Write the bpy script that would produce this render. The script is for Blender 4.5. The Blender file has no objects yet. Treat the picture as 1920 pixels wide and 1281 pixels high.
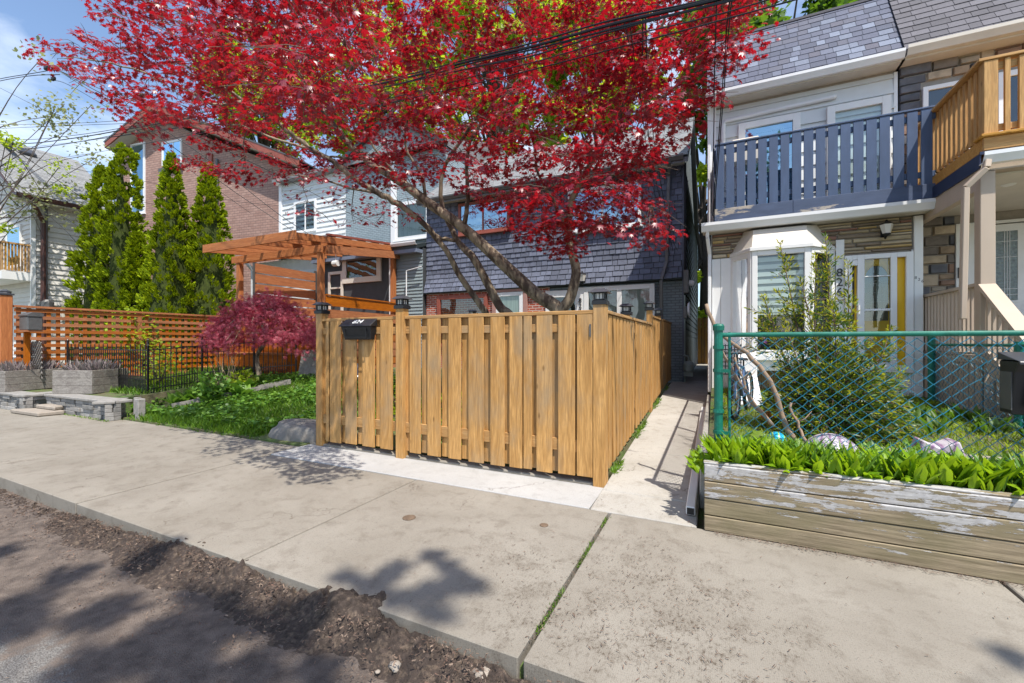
import bpy, math, random
import numpy as np
from mathutils import Vector, Matrix
R = math.radians
scene = bpy.context.scene
COL = scene.collection
rnd = random.Random(7)
nrg = np.random.RandomState(11)

# ------------------------------------------------------------ camera
CX, CY, F, YAW = 960.0, 640.5, 800.0, R(25.4)
CA, SA = math.cos(YAW), math.sin(YAW)
cd = bpy.data.cameras.new('camera')
cam = bpy.data.objects.new('camera', cd)
COL.objects.link(cam)
cam.location = (0, 0, 1.5)
cam.rotation_euler = (R(90), 0, YAW)
cd.sensor_width = 36
cd.lens = 15.0
cd.clip_start = 0.05
cd.clip_end = 600
scene.camera = cam

# ------------------------------------------------------------ world, sun, exposure
SUN = Vector((1.42, -1.18, 3.45)).normalized()
w = bpy.data.worlds.new("World")
scene.world = w
w.use_nodes = True
nt = w.node_tree
nt.nodes.clear()
N = nt.nodes.new
wo = N('ShaderNodeOutputWorld'); bg = N('ShaderNodeBackground'); sky = N('ShaderNodeTexSky')
sky.sky_type = 'NISHITA'; sky.sun_disc = False
sky.sun_elevation = math.asin(SUN.z); sky.sun_rotation = math.atan2(SUN.x, SUN.y)
sky.air_density = 1.0; sky.dust_density = 0.6; sky.ozone_density = 1.6
bg.inputs['Strength'].default_value = 0.15
tc = N('ShaderNodeTexCoord'); mp = N('ShaderNodeMapping'); mp.inputs['Scale'].default_value = (1.6, 1.6, 4.5)
mp.inputs['Location'].default_value = (0.3, 0.8, 0.15)
n1 = N('ShaderNodeTexNoise'); n1.inputs['Scale'].default_value = 1.5; n1.inputs['Detail'].default_value = 9
n1.inputs['Roughness'].default_value = 0.58; n1.inputs['Distortion'].default_value = 0.35
cr = N('ShaderNodeValToRGB'); cr.color_ramp.elements[0].position = 0.46; cr.color_ramp.elements[1].position = 0.74
mx = N('ShaderNodeMix'); mx.data_type = 'RGBA'; mx.inputs[7].default_value = (5.4, 5.9, 6.6, 1)
ml = N('ShaderNodeMath'); ml.operation = 'MULTIPLY'; ml.inputs[1].default_value = 0.85
L = nt.links.new
L(tc.outputs['Generated'], mp.inputs[0]); L(mp.outputs[0], n1.inputs['Vector']); L(n1.outputs[0], cr.inputs[0])
L(cr.outputs[0], ml.inputs[0]); L(ml.outputs[0], mx.inputs[0]); L(sky.outputs[0], mx.inputs[6])
L(mx.outputs[2], bg.inputs[0]); L(bg.outputs[0], wo.inputs[0])
sl = bpy.data.lights.new('sun', 'SUN'); sl.energy = 4.4; sl.angle = R(0.6); sl.color = (1, 0.94, 0.85)
so = bpy.data.objects.new('sun', sl); COL.objects.link(so)
so.rotation_euler = SUN.to_track_quat('Z', 'Y').to_euler(); so.location = (0, 0, 20)
vs = scene.view_settings
vs.view_transform = 'Standard'; vs.look = 'None'; vs.exposure = 0.66; vs.gamma = 1; vs.use_curve_mapping = False
scene.cycles.max_bounces = 7
scene.cycles.transparent_max_bounces = 16

# ------------------------------------------------------------ measuring helpers (photo pixel -> point in the place)
def ratio(px): return (px - CX) / F
def onY(px, py, Y):
    r = ratio(px); d = Y / (CA + SA * r)
    return Vector((d * (-SA + CA * r), Y, 1.5 + (CY - py) / F * d))
def onX(px, py, X):
    r = ratio(px); d = X / (-SA + CA * r)
    return Vector((X, d * (CA + SA * r), 1.5 + (CY - py) / F * d))
def onZ(px, py, z):
    r = ratio(px); d = (1.5 - z) * F / (py - CY)
    return Vector((d * (-SA + CA * r), d * (CA + SA * r), z))
def xof(px, Y): return onY(px, 600, Y).x

# ------------------------------------------------------------ scene-graph helpers
OFF = {}
def tagg(o, label=None, cat=None, group=None, kind=None):
    if label: o['label'] = label
    if cat: o['category'] = cat
    if group: o['group'] = group
    if kind: o['kind'] = kind
    return o
def thing(name, label, cat, loc=(0, 0, 0), group=None):
    o = bpy.data.objects.new(name, None); COL.objects.link(o)
    o.location = loc; o.empty_display_size = 0.2
    OFF[o.name] = Vector(loc)
    return tagg(o, label, cat, group)
def link_mesh(name, me, parent=None, mats=()):
    o = bpy.data.objects.new(name, me); COL.objects.link(o)
    for m in mats: me.materials.append(m)
    if parent is not None:
        off = OFF[parent.name]
        OFF[o.name] = off
        me.transform(Matrix.Translation(-off))
        o.parent = parent
    else:
        OFF[o.name] = Vector((0, 0, 0))
    return o
def copy_tree(o, parent=None):
    c = o.copy(); COL.objects.link(c); c.parent = parent
    for ch in list(o.children): copy_tree(ch, c)
    return c

class MB:
    def __init__(s, T=None): s.v = []; s.f = []; s.T = T
    def add(s, vs, fs):
        b = len(s.v)
        if s.T is not None: s.v += [tuple(s.T @ Vector(v)) for v in vs]
        else: s.v += [tuple(v) for v in vs]
        s.f += [tuple(i + b for i in f) for f in fs]
    def box(s, x0, x1, y0, y1, z0, z1):
        if x0 > x1: x0, x1 = x1, x0
        if y0 > y1: y0, y1 = y1, y0
        if z0 > z1: z0, z1 = z1, z0
        s.add([(x0,y0,z0),(x1,y0,z0),(x1,y1,z0),(x0,y1,z0),(x0,y0,z1),(x1,y0,z1),(x1,y1,z1),(x0,y1,z1)],
              [(0,3,2,1),(4,5,6,7),(0,1,5,4),(1,2,6,5),(2,3,7,6),(3,0,4,7)])
        return s
    def ring(s, x0, x1, z0, z1, fw, y0, y1, fb=None):      # rectangular frame in an xz plane, butt joints
        fb = fw if fb is None else fb
        s.box(x0, x0+fw, y0, y1, z0, z1); s.box(x1-fw, x1, y0, y1, z0, z1)
        s.box(x0+fw, x1-fw, y0, y1, z1-fw, z1); s.box(x0+fw, x1-fw, y0, y1, z0, z0+fb)
        return s
    def beam(s, p, q, w, h, up=(0, 0, 1)):
        p = Vector(p); q = Vector(q); d = (q - p).normalized(); up = Vector(up)
        if abs(d.dot(up)) > 0.99: up = Vector((0, 1, 0))
        a = d.cross(up).normalized() * (w / 2); b = a.cross(d).normalized() * (h / 2)
        vs = [p-a-b, p+a-b, p+a+b, p-a+b, q-a-b, q+a-b, q+a+b, q-a+b]
        s.add(vs, [(0,3,2,1),(4,5,6,7),(0,1,5,4),(1,2,6,5),(2,3,7,6),(3,0,4,7)])
        return s
    def tube(s, pts, r, n=8, cap=True):
        pts = [Vector(p) for p in pts]
        rs = r if hasattr(r, '__len__') else [r] * len(pts)
        vs = []; fs = []; prev = None
        for i, p in enumerate(pts):
            d = (pts[min(i+1, len(pts)-1)] - pts[max(i-1, 0)])
            if d.length < 1e-9: d = Vector((0, 0, 1))
            d.normalize()
            if prev is None: a = d.orthogonal().normalized()
            else:
                a = prev - d * prev.dot(d)
                a = a.normalized() if a.length > 1e-6 else d.orthogonal().normalized()
            prev = a; b = d.cross(a)
            for k in range(n):
                t = 2 * math.pi * k / n
                vs.append(p + (a * math.cos(t) + b * math.sin(t)) * rs[i])
        for i in range(len(pts) - 1):
            for k in range(n):
                k2 = (k + 1) % n
                fs.append((i*n+k, i*n+k2, (i+1)*n+k2, (i+1)*n+k))
        if cap:
            fs.append(tuple(range(n-1, -1, -1))); fs.append(tuple((len(pts)-1)*n + k for k in range(n)))
        s.add(vs, fs); return s
    def prism(s, poly, d0, d1, axis='y'):
        n = len(poly)
        def mk(p, d):
            return {'y': (p[0], d, p[1]), 'x': (d, p[0], p[1]), 'z': (p[0], p[1], d)}[axis]
        vs = [mk(p, d0) for p in poly] + [mk(p, d1) for p in poly]
        fs = [tuple(range(n)), tuple(range(2*n-1, n-1, -1))] + [(i, i+n, (i+1) % n + n, (i+1) % n) for i in range(n)]
        s.add(vs, fs); return s
    def lathe(s, prof, c=(0, 0, 0), n=16):
        vs = []; fs = []
        for (r, z) in prof:
            for k in range(n):
                t = 2*math.pi*k/n; vs.append((c[0]+r*math.cos(t), c[1]+r*math.sin(t), c[2]+z))
        for i in range(len(prof)-1):
            for k in range(n):
                k2 = (k+1) % n; fs.append((i*n+k, i*n+k2, (i+1)*n+k2, (i+1)*n+k))
        fs.append(tuple(range(n-1, -1, -1))); fs.append(tuple((len(prof)-1)*n + k for k in range(n)))
        s.add(vs, fs); return s
    def build(s, name, mat, parent=None, bevel=0, smooth=False, fix=True):
        me = bpy.data.meshes.new(name); me.from_pydata(s.v, [], s.f); me.validate()
        if fix:
            import bmesh
            bm = bmesh.new(); bm.from_mesh(me); bmesh.ops.recalc_face_normals(bm, faces=bm.faces); bm.to_mesh(me); bm.free()
        if smooth:
            me.polygons.foreach_set('use_smooth', [True] * len(me.polygons))
        o = link_mesh(name, me, parent, [mat])
        if bevel:
            m = o.modifiers.new('bevel', 'BEVEL'); m.width = bevel; m.segments = 1; m.limit_method = 'ANGLE'
        return o

def inst(name, tv, tf, pos, rot, scl, mat, parent=None, smooth=False):
    """many small copies of one little shape joined in one mesh; tv (k,3), tf faces of equal size, rot (n,3,3)"""
    tv = np.array(tv, float); tf = np.array(tf, int)
    pos = np.asarray(pos, float); n = len(pos); k = len(tv)
    scl = np.asarray(scl, float)
    if scl.ndim == 1: scl = scl[:, None]
    V = np.einsum('nij,nkj->nki', rot, tv[None] * scl[:, None, :] if scl.shape[1] == 3 else tv[None] * scl[:, None, :])
    V = (V + pos[:, None, :]).reshape(-1, 3)
    Fa = (tf[None] + (np.arange(n) * k)[:, None, None]).reshape(-1, tf.shape[1])
    me = bpy.data.meshes.new(name)
    me.vertices.add(len(V)); me.vertices.foreach_set('co', V.astype(np.float32).ravel())
    me.loops.add(Fa.size); me.loops.foreach_set('vertex_index', Fa.astype(np.int32).ravel())
    me.polygons.add(len(Fa)); me.polygons.foreach_set('loop_start', (np.arange(len(Fa)) * tf.shape[1]).astype(np.int32))
    me.polygons.foreach_set('loop_total', np.full(len(Fa), tf.shape[1], np.int32))
    if smooth: me.polygons.foreach_set('use_smooth', np.ones(len(Fa), bool))
    me.update(calc_edges=True)
    return link_mesh(name, me, parent, [mat])
def rots(n, tilt, up=None, rg=nrg):
    """rotations: random spin about z, then z tilted off 'up' by up to tilt (rad)"""
    sp = rg.uniform(0, 2*np.pi, n); ti = np.abs(rg.normal(0, 1, n)) * tilt; az = rg.uniform(0, 2*np.pi, n)
    if up is None: up = np.tile([0, 0, 1.0], (n, 1))
    nrm = up + np.stack([np.sin(ti)*np.cos(az), np.sin(ti)*np.sin(az), np.cos(ti) - 1], 1)
    nrm /= np.linalg.norm(nrm, axis=1)[:, None] + 1e-9
    h = np.stack([np.cos(sp), np.sin(sp), 0*sp], 1)
    a = h - nrm * (h * nrm).sum(1)[:, None]; a /= np.linalg.norm(a, axis=1)[:, None] + 1e-9
    b = np.cross(nrm, a)
    return np.stack([a, b, nrm], 2)
def dirrots(d, rg=nrg):
    """rotations with local y along d, random roll"""
    d = d / (np.linalg.norm(d, axis=1)[:, None] + 1e-9)
    h = rg.normal(0, 1, d.shape)
    a = h - d * (h*d).sum(1)[:, None]; a /= np.linalg.norm(a, axis=1)[:, None] + 1e-9
    return np.stack([a, d, np.cross(a, d)], 2)
def lerp(a, b, t): return a + (b - a) * t

# ------------------------------------------------------------ materials
def new_mat(name):
    m = bpy.data.materials.new(name); m.use_nodes = True
    nt = m.node_tree; nt.nodes.clear()
    o = nt.nodes.new('ShaderNodeOutputMaterial'); p = nt.nodes.new('ShaderNodeBsdfPrincipled')
    nt.links.new(p.outputs[0], o.inputs[0])
    return m, nt, p, o
def c4(c): return (c[0], c[1], c[2], 1)
def mixc(nt, fac, a, b, mode='MIX'):
    x = nt.nodes.new('ShaderNodeMix'); x.data_type = 'RGBA'; x.blend_type = mode
    for i, v in ((0, fac), (6, a), (7, b)):
        if isinstance(v, (int, float)): x.inputs[i].default_value = v
        elif isinstance(v, tuple): x.inputs[i].default_value = v if len(v) == 4 else c4(v)
        else: nt.links.new(v, x.inputs[i])
    return x.outputs[2]
def mth(nt, op, a, b=0.0, clamp=False):
    x = nt.nodes.new('ShaderNodeMath'); x.operation = op; x.use_clamp = clamp
    for i, v in ((0, a), (1, b)):
        if isinstance(v, (int, float)): x.inputs[i].default_value = v
        else: nt.links.new(v, x.inputs[i])
    return x.outputs[0]
def noise(nt, vec, scale, detail=4, rough=0.55, dist=0.0):
    x = nt.nodes.new('ShaderNodeTexNoise')
    x.inputs['Scale'].default_value = scale; x.inputs['Detail'].default_value = detail
    x.inputs['Roughness'].default_value = rough; x.inputs['Distortion'].default_value = dist
    if vec is not None: nt.links.new(vec, x.inputs['Vector'])
    return x.outputs[0]
def mapping(nt, vec, scale=(1, 1, 1), loc=None):
    x = nt.nodes.new('ShaderNodeMapping'); x.inputs['Scale'].default_value = scale
    nt.links.new(vec, x.inputs['Vector'])
    if loc is not None: nt.links.new(loc, x.inputs['Location'])
    return x.outputs[0]
def ramp(nt, fac, stops, interp='LINEAR'):
    x = nt.nodes.new('ShaderNodeValToRGB'); x.color_ramp.interpolation = interp
    e = x.color_ramp.elements
    while len(e) < len(stops): e.new(0.5)
    for i, (p, c) in enumerate(stops):
        e[i].position = p; e[i].color = c4(c) if hasattr(c, '__len__') else (c, c, c, 1)
    nt.links.new(fac, x.inputs[0]); return x.outputs[0]
def obco(nt): return nt.nodes.new('ShaderNodeTexCoord').outputs['Object']
def island(nt): return nt.nodes.new('ShaderNodeNewGeometry').outputs['Random Per Island']
def bump(nt, p, h, strength, dist=0.02):
    b = nt.nodes.new('ShaderNodeBump'); b.inputs['Strength'].default_value = strength; b.inputs['Distance'].default_value = dist
    nt.links.new(h, b.inputs['Height']); nt.links.new(b.outputs[0], p.inputs['Normal'])

def surf(name, col, rough=0.7, var=0.15, nsc=5, stretch=(1, 1, 1), isl=0.0, bmp=0.0, bsc=60, col2=None, c2=(0.5, 0.7), c2sc=3,
         metal=0.0, spec=0.4, palette=None, det=5):
    m, nt, p, o = new_mat(name)
    co = obco(nt); ri = None
    if isl or palette:
        ri = island(nt)
        sh = nt.nodes.new('ShaderNodeVectorMath'); sh.operation = 'ADD'
        k = mth(nt, 'MULTIPLY', ri, 37.0); cmb = nt.nodes.new('ShaderNodeCombineXYZ')
        for i in range(3): nt.links.new(k, cmb.inputs[i])
        nt.links.new(co, sh.inputs[0]); nt.links.new(cmb.outputs[0], sh.inputs[1]); co = sh.outputs[0]
    mc = mapping(nt, co, stretch)
    n = noise(nt, mc, nsc, det)
    base = c4(col)
    if palette:
        base = ramp(nt, ri, [(i / len(palette), c) for i, c in enumerate(palette)], 'CONSTANT')
    if col2 is not None:
        n2 = noise(nt, mc, c2sc, 6, 0.65)
        base = mixc(nt, ramp(nt, n2, [(c2[0], 0.0), (c2[1], 1.0)]), base, c4(col2))
    lo = 1 - var; hi = 1 + var
    v = mth(nt, 'ADD', mth(nt, 'MULTIPLY', ramp(nt, n, [(0.25, 0.0), (0.75, 1.0)]), hi - lo), lo)
    if isl:
        v = mth(nt, 'MULTIPLY', v, mth(nt, 'ADD', mth(nt, 'MULTIPLY', ri, 2 * isl), 1 - isl))
    hv = nt.nodes.new('ShaderNodeHueSaturation'); nt.links.new(v, hv.inputs['Value'])
    if isinstance(base, tuple): hv.inputs['Color'].default_value = base
    else: nt.links.new(base, hv.inputs['Color'])
    nt.links.new(hv.outputs[0], p.inputs['Base Color'])
    p.inputs['Roughness'].default_value = rough; p.inputs['Metallic'].default_value = metal
    p.inputs['Specular IOR Level'].default_value = spec
    if bmp:
        bump(nt, p, noise(nt, mapping(nt, co, stretch), bsc, 4), bmp, 0.01)
    return m
def wood(name, light, dark, along='z', isl=0.14, rough=0.65, grey=None, knots=True, ring=14, spec=0.3):
    """sawn board: stretched grain, knots, board to board variation"""
    m, nt, p, o = new_mat(name)
    co = obco(nt); ri = island(nt)
    k = mth(nt, 'MULTIPLY', ri, 61.0); cmb = nt.nodes.new('ShaderNodeCombineXYZ')
    for i in range(3): nt.links.new(k, cmb.inputs[i])
    sh = nt.nodes.new('ShaderNodeVectorMath'); sh.operation = 'ADD'
    nt.links.new(co, sh.inputs[0]); nt.links.new(cmb.outputs[0], sh.inputs[1])
    st = {'z': (1, 1, 0.07), 'x': (0.07, 1, 1), 'y': (1, 0.07, 1)}[along]
    v = mapping(nt, sh.outputs[0], st)
    g1 = noise(nt, v, ring, 5, 0.6, 1.4); g2 = noise(nt, v, 90, 3, 0.6)
    base = mixc(nt, ramp(nt, g1, [(0.35, 0.0), (0.65, 1.0)]), c4(dark), c4(light))
    base = mixc(nt, mth(nt, 'MULTIPLY', ramp(nt, g2, [(0.4, 1.0), (0.62, 0.0)]), 0.45), base, c4([x * 0.55 for x in dark]))
    if grey is not None:
        g3 = noise(nt, mapping(nt, sh.outputs[0], tuple(0.5 + 0.5 * a for a in st)), 2.3, 5, 0.6)
        base = mixc(nt, mth(nt, 'MULTIPLY', ramp(nt, g3, [(0.5, 0.0), (0.68, 1.0)]), 0.6), base, c4(grey))
    if knots:
        vo = nt.nodes.new('ShaderNodeTexVoronoi'); vo.inputs['Scale'].default_value = 3.6
        nt.links.new(mapping(nt, sh.outputs[0], tuple(0.55 if a < 1 else 1.3 for a in st)), vo.inputs['Vector'])
        base = mixc(nt, mth(nt, 'MULTIPLY', ramp(nt, vo.outputs['Distance'], [(0.03, 1.0), (0.085, 0.0)]), 0.75), base, c4([x * 0.4 for x in dark]))
    hv = nt.nodes.new('ShaderNodeHueSaturation'); nt.links.new(base, hv.inputs['Color'])
    nt.links.new(mth(nt, 'ADD', mth(nt, 'MULTIPLY', ri, 2 * isl), 1 - isl), hv.inputs['Value'])
    ri2 = mth(nt, 'FRACT', mth(nt, 'MULTIPLY', ri, 7.3))
    nt.links.new(mth(nt, 'ADD', mth(nt, 'MULTIPLY', ri2, 0.3), 0.85), hv.inputs['Saturation'])
    nt.links.new(hv.outputs[0], p.inputs['Base Color'])
    p.inputs['Roughness'].default_value = rough; p.inputs['Specular IOR Level'].default_value = spec
    bump(nt, p, g2, 0.35, 0.004)
    return m
def leafmat(name, pal, trans=0.45, rough=0.45, tcol=None, spec=0.5):
    m, nt, p, o = new_mat(name)
    ri = island(nt)
    c = ramp(nt, ri, [(i / max(1, len(pal) - 1), x) for i, x in enumerate(pal)])
    nt.links.new(c, p.inputs['Base Color']); p.inputs['Roughness'].default_value = rough
    p.inputs['Specular IOR Level'].default_value = spec
    t = nt.nodes.new('ShaderNodeBsdfTranslucent')
    if tcol is None: nt.links.new(c, t.inputs[0])
    else: nt.links.new(mixc(nt, 0.75, c, c4(tcol)), t.inputs[0])
    x = nt.nodes.new('ShaderNodeMixShader'); x.inputs[0].default_value = trans
    nt.links.new(p.outputs[0], x.inputs[1]); nt.links.new(t.outputs[0], x.inputs[2]); nt.links.new(x.outputs[0], o.inputs[0])
    return m
def glassmat(name, tint=(0.75, 0.85, 0.85), refl=0.14, gcol=(1, 1, 1)):
    m, nt, p, o = new_mat(name); nt.nodes.remove(p)
    tr = nt.nodes.new('ShaderNodeBsdfTransparent'); tr.inputs[0].default_value = c4(tint)
    gl = nt.nodes.new('ShaderNodeBsdfGlossy'); gl.inputs['Roughness'].default_value = 0.02; gl.inputs[0].default_value = c4(gcol)
    nz = noise(nt, obco(nt), 1.3, 2); b = nt.nodes.new('ShaderNodeBump'); b.inputs['Strength'].default_value = 0.03
    b.inputs['Distance'].default_value = 0.3
    nt.links.new(nz, b.inputs['Height']); nt.links.new(b.outputs[0], gl.inputs['Normal'])
    fr = nt.nodes.new('ShaderNodeFresnel'); fr.inputs[0].default_value = 1.5
    f = mth(nt, 'ADD', fr.outputs[0], refl, True)
    x = nt.nodes.new('ShaderNodeMixShader'); nt.links.new(f, x.inputs[0])
    nt.links.new(tr.outputs[0], x.inputs[1]); nt.links.new(gl.outputs[0], x.inputs[2]); nt.links.new(x.outputs[0], o.inputs[0])
    return m
def brickmat(name, c1, c2, mortar, bw=0.2, bh=0.07, ms=0.012, bmp=0.6, var=0.2, stain=None):
    m, nt, p, o = new_mat(name)
    co = obco(nt); sx = nt.nodes.new('ShaderNodeSeparateXYZ'); nt.links.new(co, sx.inputs[0])
    cm = nt.nodes.new('ShaderNodeCombineXYZ')
    nt.links.new(mth(nt, 'ADD', sx.outputs[0], sx.outputs[1]), cm.inputs[0]); nt.links.new(sx.outputs[2], cm.inputs[1])
    b = nt.nodes.new('ShaderNodeTexBrick'); b.inputs['Scale'].default_value = 1.0
    b.inputs['Brick Width'].default_value = bw; b.inputs['Row Height'].default_value = bh
    b.inputs['Mortar Size'].default_value = ms; b.inputs['Mortar Smooth'].default_value = 0.3
    b.inputs['Color1'].default_value = c4(c1); b.inputs['Color2'].default_value = c4(c2); b.inputs['Mortar'].default_value = c4(mortar)
    nt.links.new(cm.outputs[0], b.inputs['Vector'])
    n = noise(nt, co, 3, 6, 0.65)
    v = mth(nt, 'ADD', mth(nt, 'MULTIPLY', ramp(nt, n, [(0.25, 0.0), (0.75, 1.0)]), 2 * var), 1 - var)
    hv = nt.nodes.new('ShaderNodeHueSaturation'); nt.links.new(b.outputs[0], hv.inputs['Color']); nt.links.new(v, hv.inputs['Value'])
    nt.links.new(hv.outputs[0], p.inputs['Base Color']); p.inputs['Roughness'].default_value = 0.8
    h = mth(nt, 'ADD', mth(nt, 'SUBTRACT', 1.0, b.outputs['Fac']), mth(nt, 'MULTIPLY', noise(nt, co, 40, 4), 0.5))
    bump(nt, p, h, bmp, 0.012)
    return m
# ------------------------------------------------------------ material library
M = {}
M['cedar_v'] = wood('cedar_boards', (0.52, 0.285, 0.088), (0.32, 0.16, 0.04), 'z', 0.34, grey=(0.24, 0.18, 0.11))
M['cedar_h'] = wood('cedar_rails', (0.50, 0.285, 0.10), (0.36, 0.185, 0.055), 'x', 0.1, grey=(0.29, 0.215, 0.13))
M['cedar_d'] = wood('cedar_rails_side', (0.52, 0.31, 0.12), (0.38, 0.20, 0.065), 'y', 0.1, grey=(0.33, 0.25, 0.17))
M['orange_v'] = wood('stained_posts', (0.48, 0.17, 0.045), (0.34, 0.105, 0.025), 'z', 0.08, knots=False)
M['orange_h'] = wood('stained_boards', (0.48, 0.17, 0.045), (0.34, 0.105, 0.025), 'x', 0.12, knots=False)
M['orange_d'] = wood('stained_boards_deep', (0.47, 0.165, 0.045), (0.33, 0.10, 0.025), 'y', 0.12, knots=False)
M['newdeck_v'] = wood('new_balcony_wood', (0.55, 0.32, 0.11), (0.42, 0.22, 0.065), 'z', 0.1)
M['newdeck_h'] = wood('new_balcony_boards', (0.56, 0.33, 0.12), (0.44, 0.23, 0.07), 'x', 0.1)
M['newdeck_d'] = wood('new_balcony_side', (0.56, 0.33, 0.12), (0.44, 0.23, 0.07), 'y', 0.1)
M['greywood'] = wood('weathered_planks', (0.30, 0.28, 0.25), (0.17, 0.15, 0.135), 'x', 0.15)
M['oldwood'] = wood('old_dark_wood', (0.14, 0.10, 0.08), (0.07, 0.05, 0.04), 'z', 0.2)
M['blackmetal'] = surf('black_metal', (0.012, 0.012, 0.014), 0.4, 0.2, 8, spec=0.5)
M['blackplastic'] = surf('black_plastic', (0.016, 0.016, 0.018), 0.42, 0.15, 8)
M['blackroof'] = surf('lantern_lid', (0.05, 0.052, 0.06), 0.35, 0.1, 8)
M['greymetal'] = surf('grey_metal', (0.12, 0.12, 0.12), 0.45, 0.15, 10, metal=0.4)
M['white'] = surf('white_paint', (0.74, 0.74, 0.73), 0.45, 0.06, 3, bmp=0.05, bsc=90)
M['whitealu'] = surf('white_aluminium', (0.74, 0.75, 0.76), 0.35, 0.05, 2)
M['cream'] = surf('cream_paint', (0.60, 0.56, 0.49), 0.55, 0.08, 3)
M['beige'] = surf('beige_paint', (0.45, 0.365, 0.285), 0.6, 0.08, 4, (1, 1, 0.2), bmp=0.06)
M['soffit'] = surf('soffit', (0.55, 0.52, 0.46), 0.6, 0.08, 3)
M['bluegrey'] = surf('slate_blue_paint', (0.055, 0.088, 0.165), 0.55, 0.16, 9, (1, 1, 0.25), isl=0.08, col2=(0.23, 0.16, 0.12), c2=(0.72, 0.75), c2sc=4, bmp=0.1)
M['peelblue'] = surf('peeling_blue_paint', (0.062, 0.088, 0.155), 0.6, 0.2, 9, (0.3, 1, 1), col2=(0.38, 0.34, 0.29), c2=(0.60, 0.64), c2sc=4, bmp=0.15)
M['brown'] = surf('brown_metal', (0.075, 0.032, 0.026), 0.4, 0.15, 6)
M['redbrown'] = surf('red_brown_fascia', (0.27, 0.075, 0.05), 0.5, 0.15, 6)
M['pinktrim'] = surf('dusty_pink_trim', (0.36, 0.20, 0.17), 0.6, 0.12, 8)
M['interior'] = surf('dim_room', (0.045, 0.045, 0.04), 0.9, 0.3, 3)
M['curtain'] = surf('sheer_curtain', (0.30, 0.36, 0.33), 0.9, 0.25, 9, (3, 1, 0.15))
M['curtainw'] = surf('white_curtain', (0.50, 0.50, 0.48), 0.9, 0.2, 9, (3, 1, 0.1))
M['blind'] = surf('white_blind', (0.62, 0.64, 0.62), 0.8, 0.06, 4)
M['yellow'] = surf('mustard_paint', (0.80, 0.47, 0.008), 0.4, 0.06, 4)
M['glass'] = glassmat('window_glass', (0.80, 0.88, 0.86), 0.06)
M['glass_skytint'] = glassmat('sky_tinted_glass', (0.45, 0.62, 0.75), 0.42, (0.55, 0.82, 1.0))  # blue of the reflected sky is put into the glass colours
M['lampglass'] = surf('frosted_lamp_glass', (0.62, 0.60, 0.55), 0.3, 0.05, 4)
M['shingle'] = surf('dark_slate_shingle', (0.115, 0.13, 0.18), 0.75, 0.12, 14, (1, 1, 0.12), isl=0.28, bmp=0.35, bsc=30)
M['roofgrey'] = surf('grey_roof_shingle', (0.24, 0.245, 0.25), 0.9, 0.15, 30, isl=0.18, bmp=0.35, bsc=160)
M['roofgrey2'] = surf('mid_grey_roof_shingle', (0.19, 0.19, 0.195), 0.9, 0.15, 30, isl=0.2, bmp=0.35, bsc=160)
M['mansard'] = surf('blue_grey_shingle', (0.1, 0.1, 0.1), 0.85, 0.12, 30, isl=0.08, bmp=0.3, bsc=160,
                    palette=[(0.115, 0.125, 0.175), (0.09, 0.10, 0.14), (0.135, 0.15, 0.205), (0.105, 0.115, 0.16), (0.10, 0.11, 0.155), (0.105, 0.11, 0.145), (0.18, 0.205, 0.27), (0.15, 0.17, 0.225), (0.10, 0.10, 0.13)])
M['mansard2'] = surf('dark_grey_shingle', (0.12, 0.115, 0.13), 0.88, 0.12, 30, isl=0.22, bmp=0.3, bsc=160)
M['darksiding'] = surf('dark_green_siding', (0.028, 0.038, 0.04), 0.55, 0.15, 4)
M['whitesiding'] = surf('white_siding', (0.62, 0.645, 0.65), 0.5, 0.07, 3, isl=0.03)
M['offsiding'] = surf('off_white_siding', (0.56, 0.54, 0.50), 0.55, 0.08, 3, isl=0.05)
M['greybrick'] = brickmat('painted_grey_brick', (0.29, 0.36, 0.40), (0.26, 0.33, 0.37), (0.17, 0.215, 0.24), 0.21, 0.073, 0.012, 0.8, 0.12)
M['greybrick2'] = brickmat('painted_slate_brick', (0.20, 0.24, 0.26), (0.18, 0.215, 0.235), (0.12, 0.145, 0.16), 0.21, 0.073, 0.012, 0.8, 0.12)
M['greyboard'] = surf('grey_green_siding', (0.22, 0.27, 0.285), 0.6, 0.12, 5, (0.3, 1, 1), isl=0.1, bmp=0.15)
M['redbrick'] = brickmat('red_brick', (0.42, 0.085, 0.04), (0.33, 0.065, 0.035), (0.55, 0.46, 0.41), 0.21, 0.073, 0.012, 0.8, 0.2)
M['pinkbrick'] = brickmat('pink_brown_brick', (0.40, 0.25, 0.205), (0.31, 0.18, 0.145), (0.22, 0.145, 0.12), 0.36, 0.13, 0.016, 0.6, 0.14)
M['stone_l'] = surf('sandy_ledge_stone', (0.3, 0.25, 0.18), 0.85, 0.3, 7, (0.5, 1, 1.5), isl=0.1, bmp=0.9, bsc=9,
                    palette=[(0.40, 0.33, 0.22), (0.35, 0.285, 0.19), (0.46, 0.385, 0.27), (0.31, 0.25, 0.17), (0.22, 0.175, 0.13), (0.48, 0.42, 0.32), (0.42, 0.30, 0.13), (0.24, 0.13, 0.10)])
M['stone_d'] = surf('mixed_block_stone', (0.2, 0.17, 0.14), 0.85, 0.3, 7, isl=0.1, bmp=1.0, bsc=8,
                    palette=[(0.20, 0.175, 0.155), (0.10, 0.105, 0.125), (0.33, 0.245, 0.17), (0.13, 0.125, 0.13), (0.42, 0.34, 0.245), (0.26, 0.165, 0.12), (0.12, 0.125, 0.145), (0.30, 0.26, 0.21), (0.38, 0.31, 0.23)])
M['mortar'] = surf('mortar', (0.31, 0.275, 0.235), 0.95, 0.15, 9, bmp=0.4)
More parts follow.
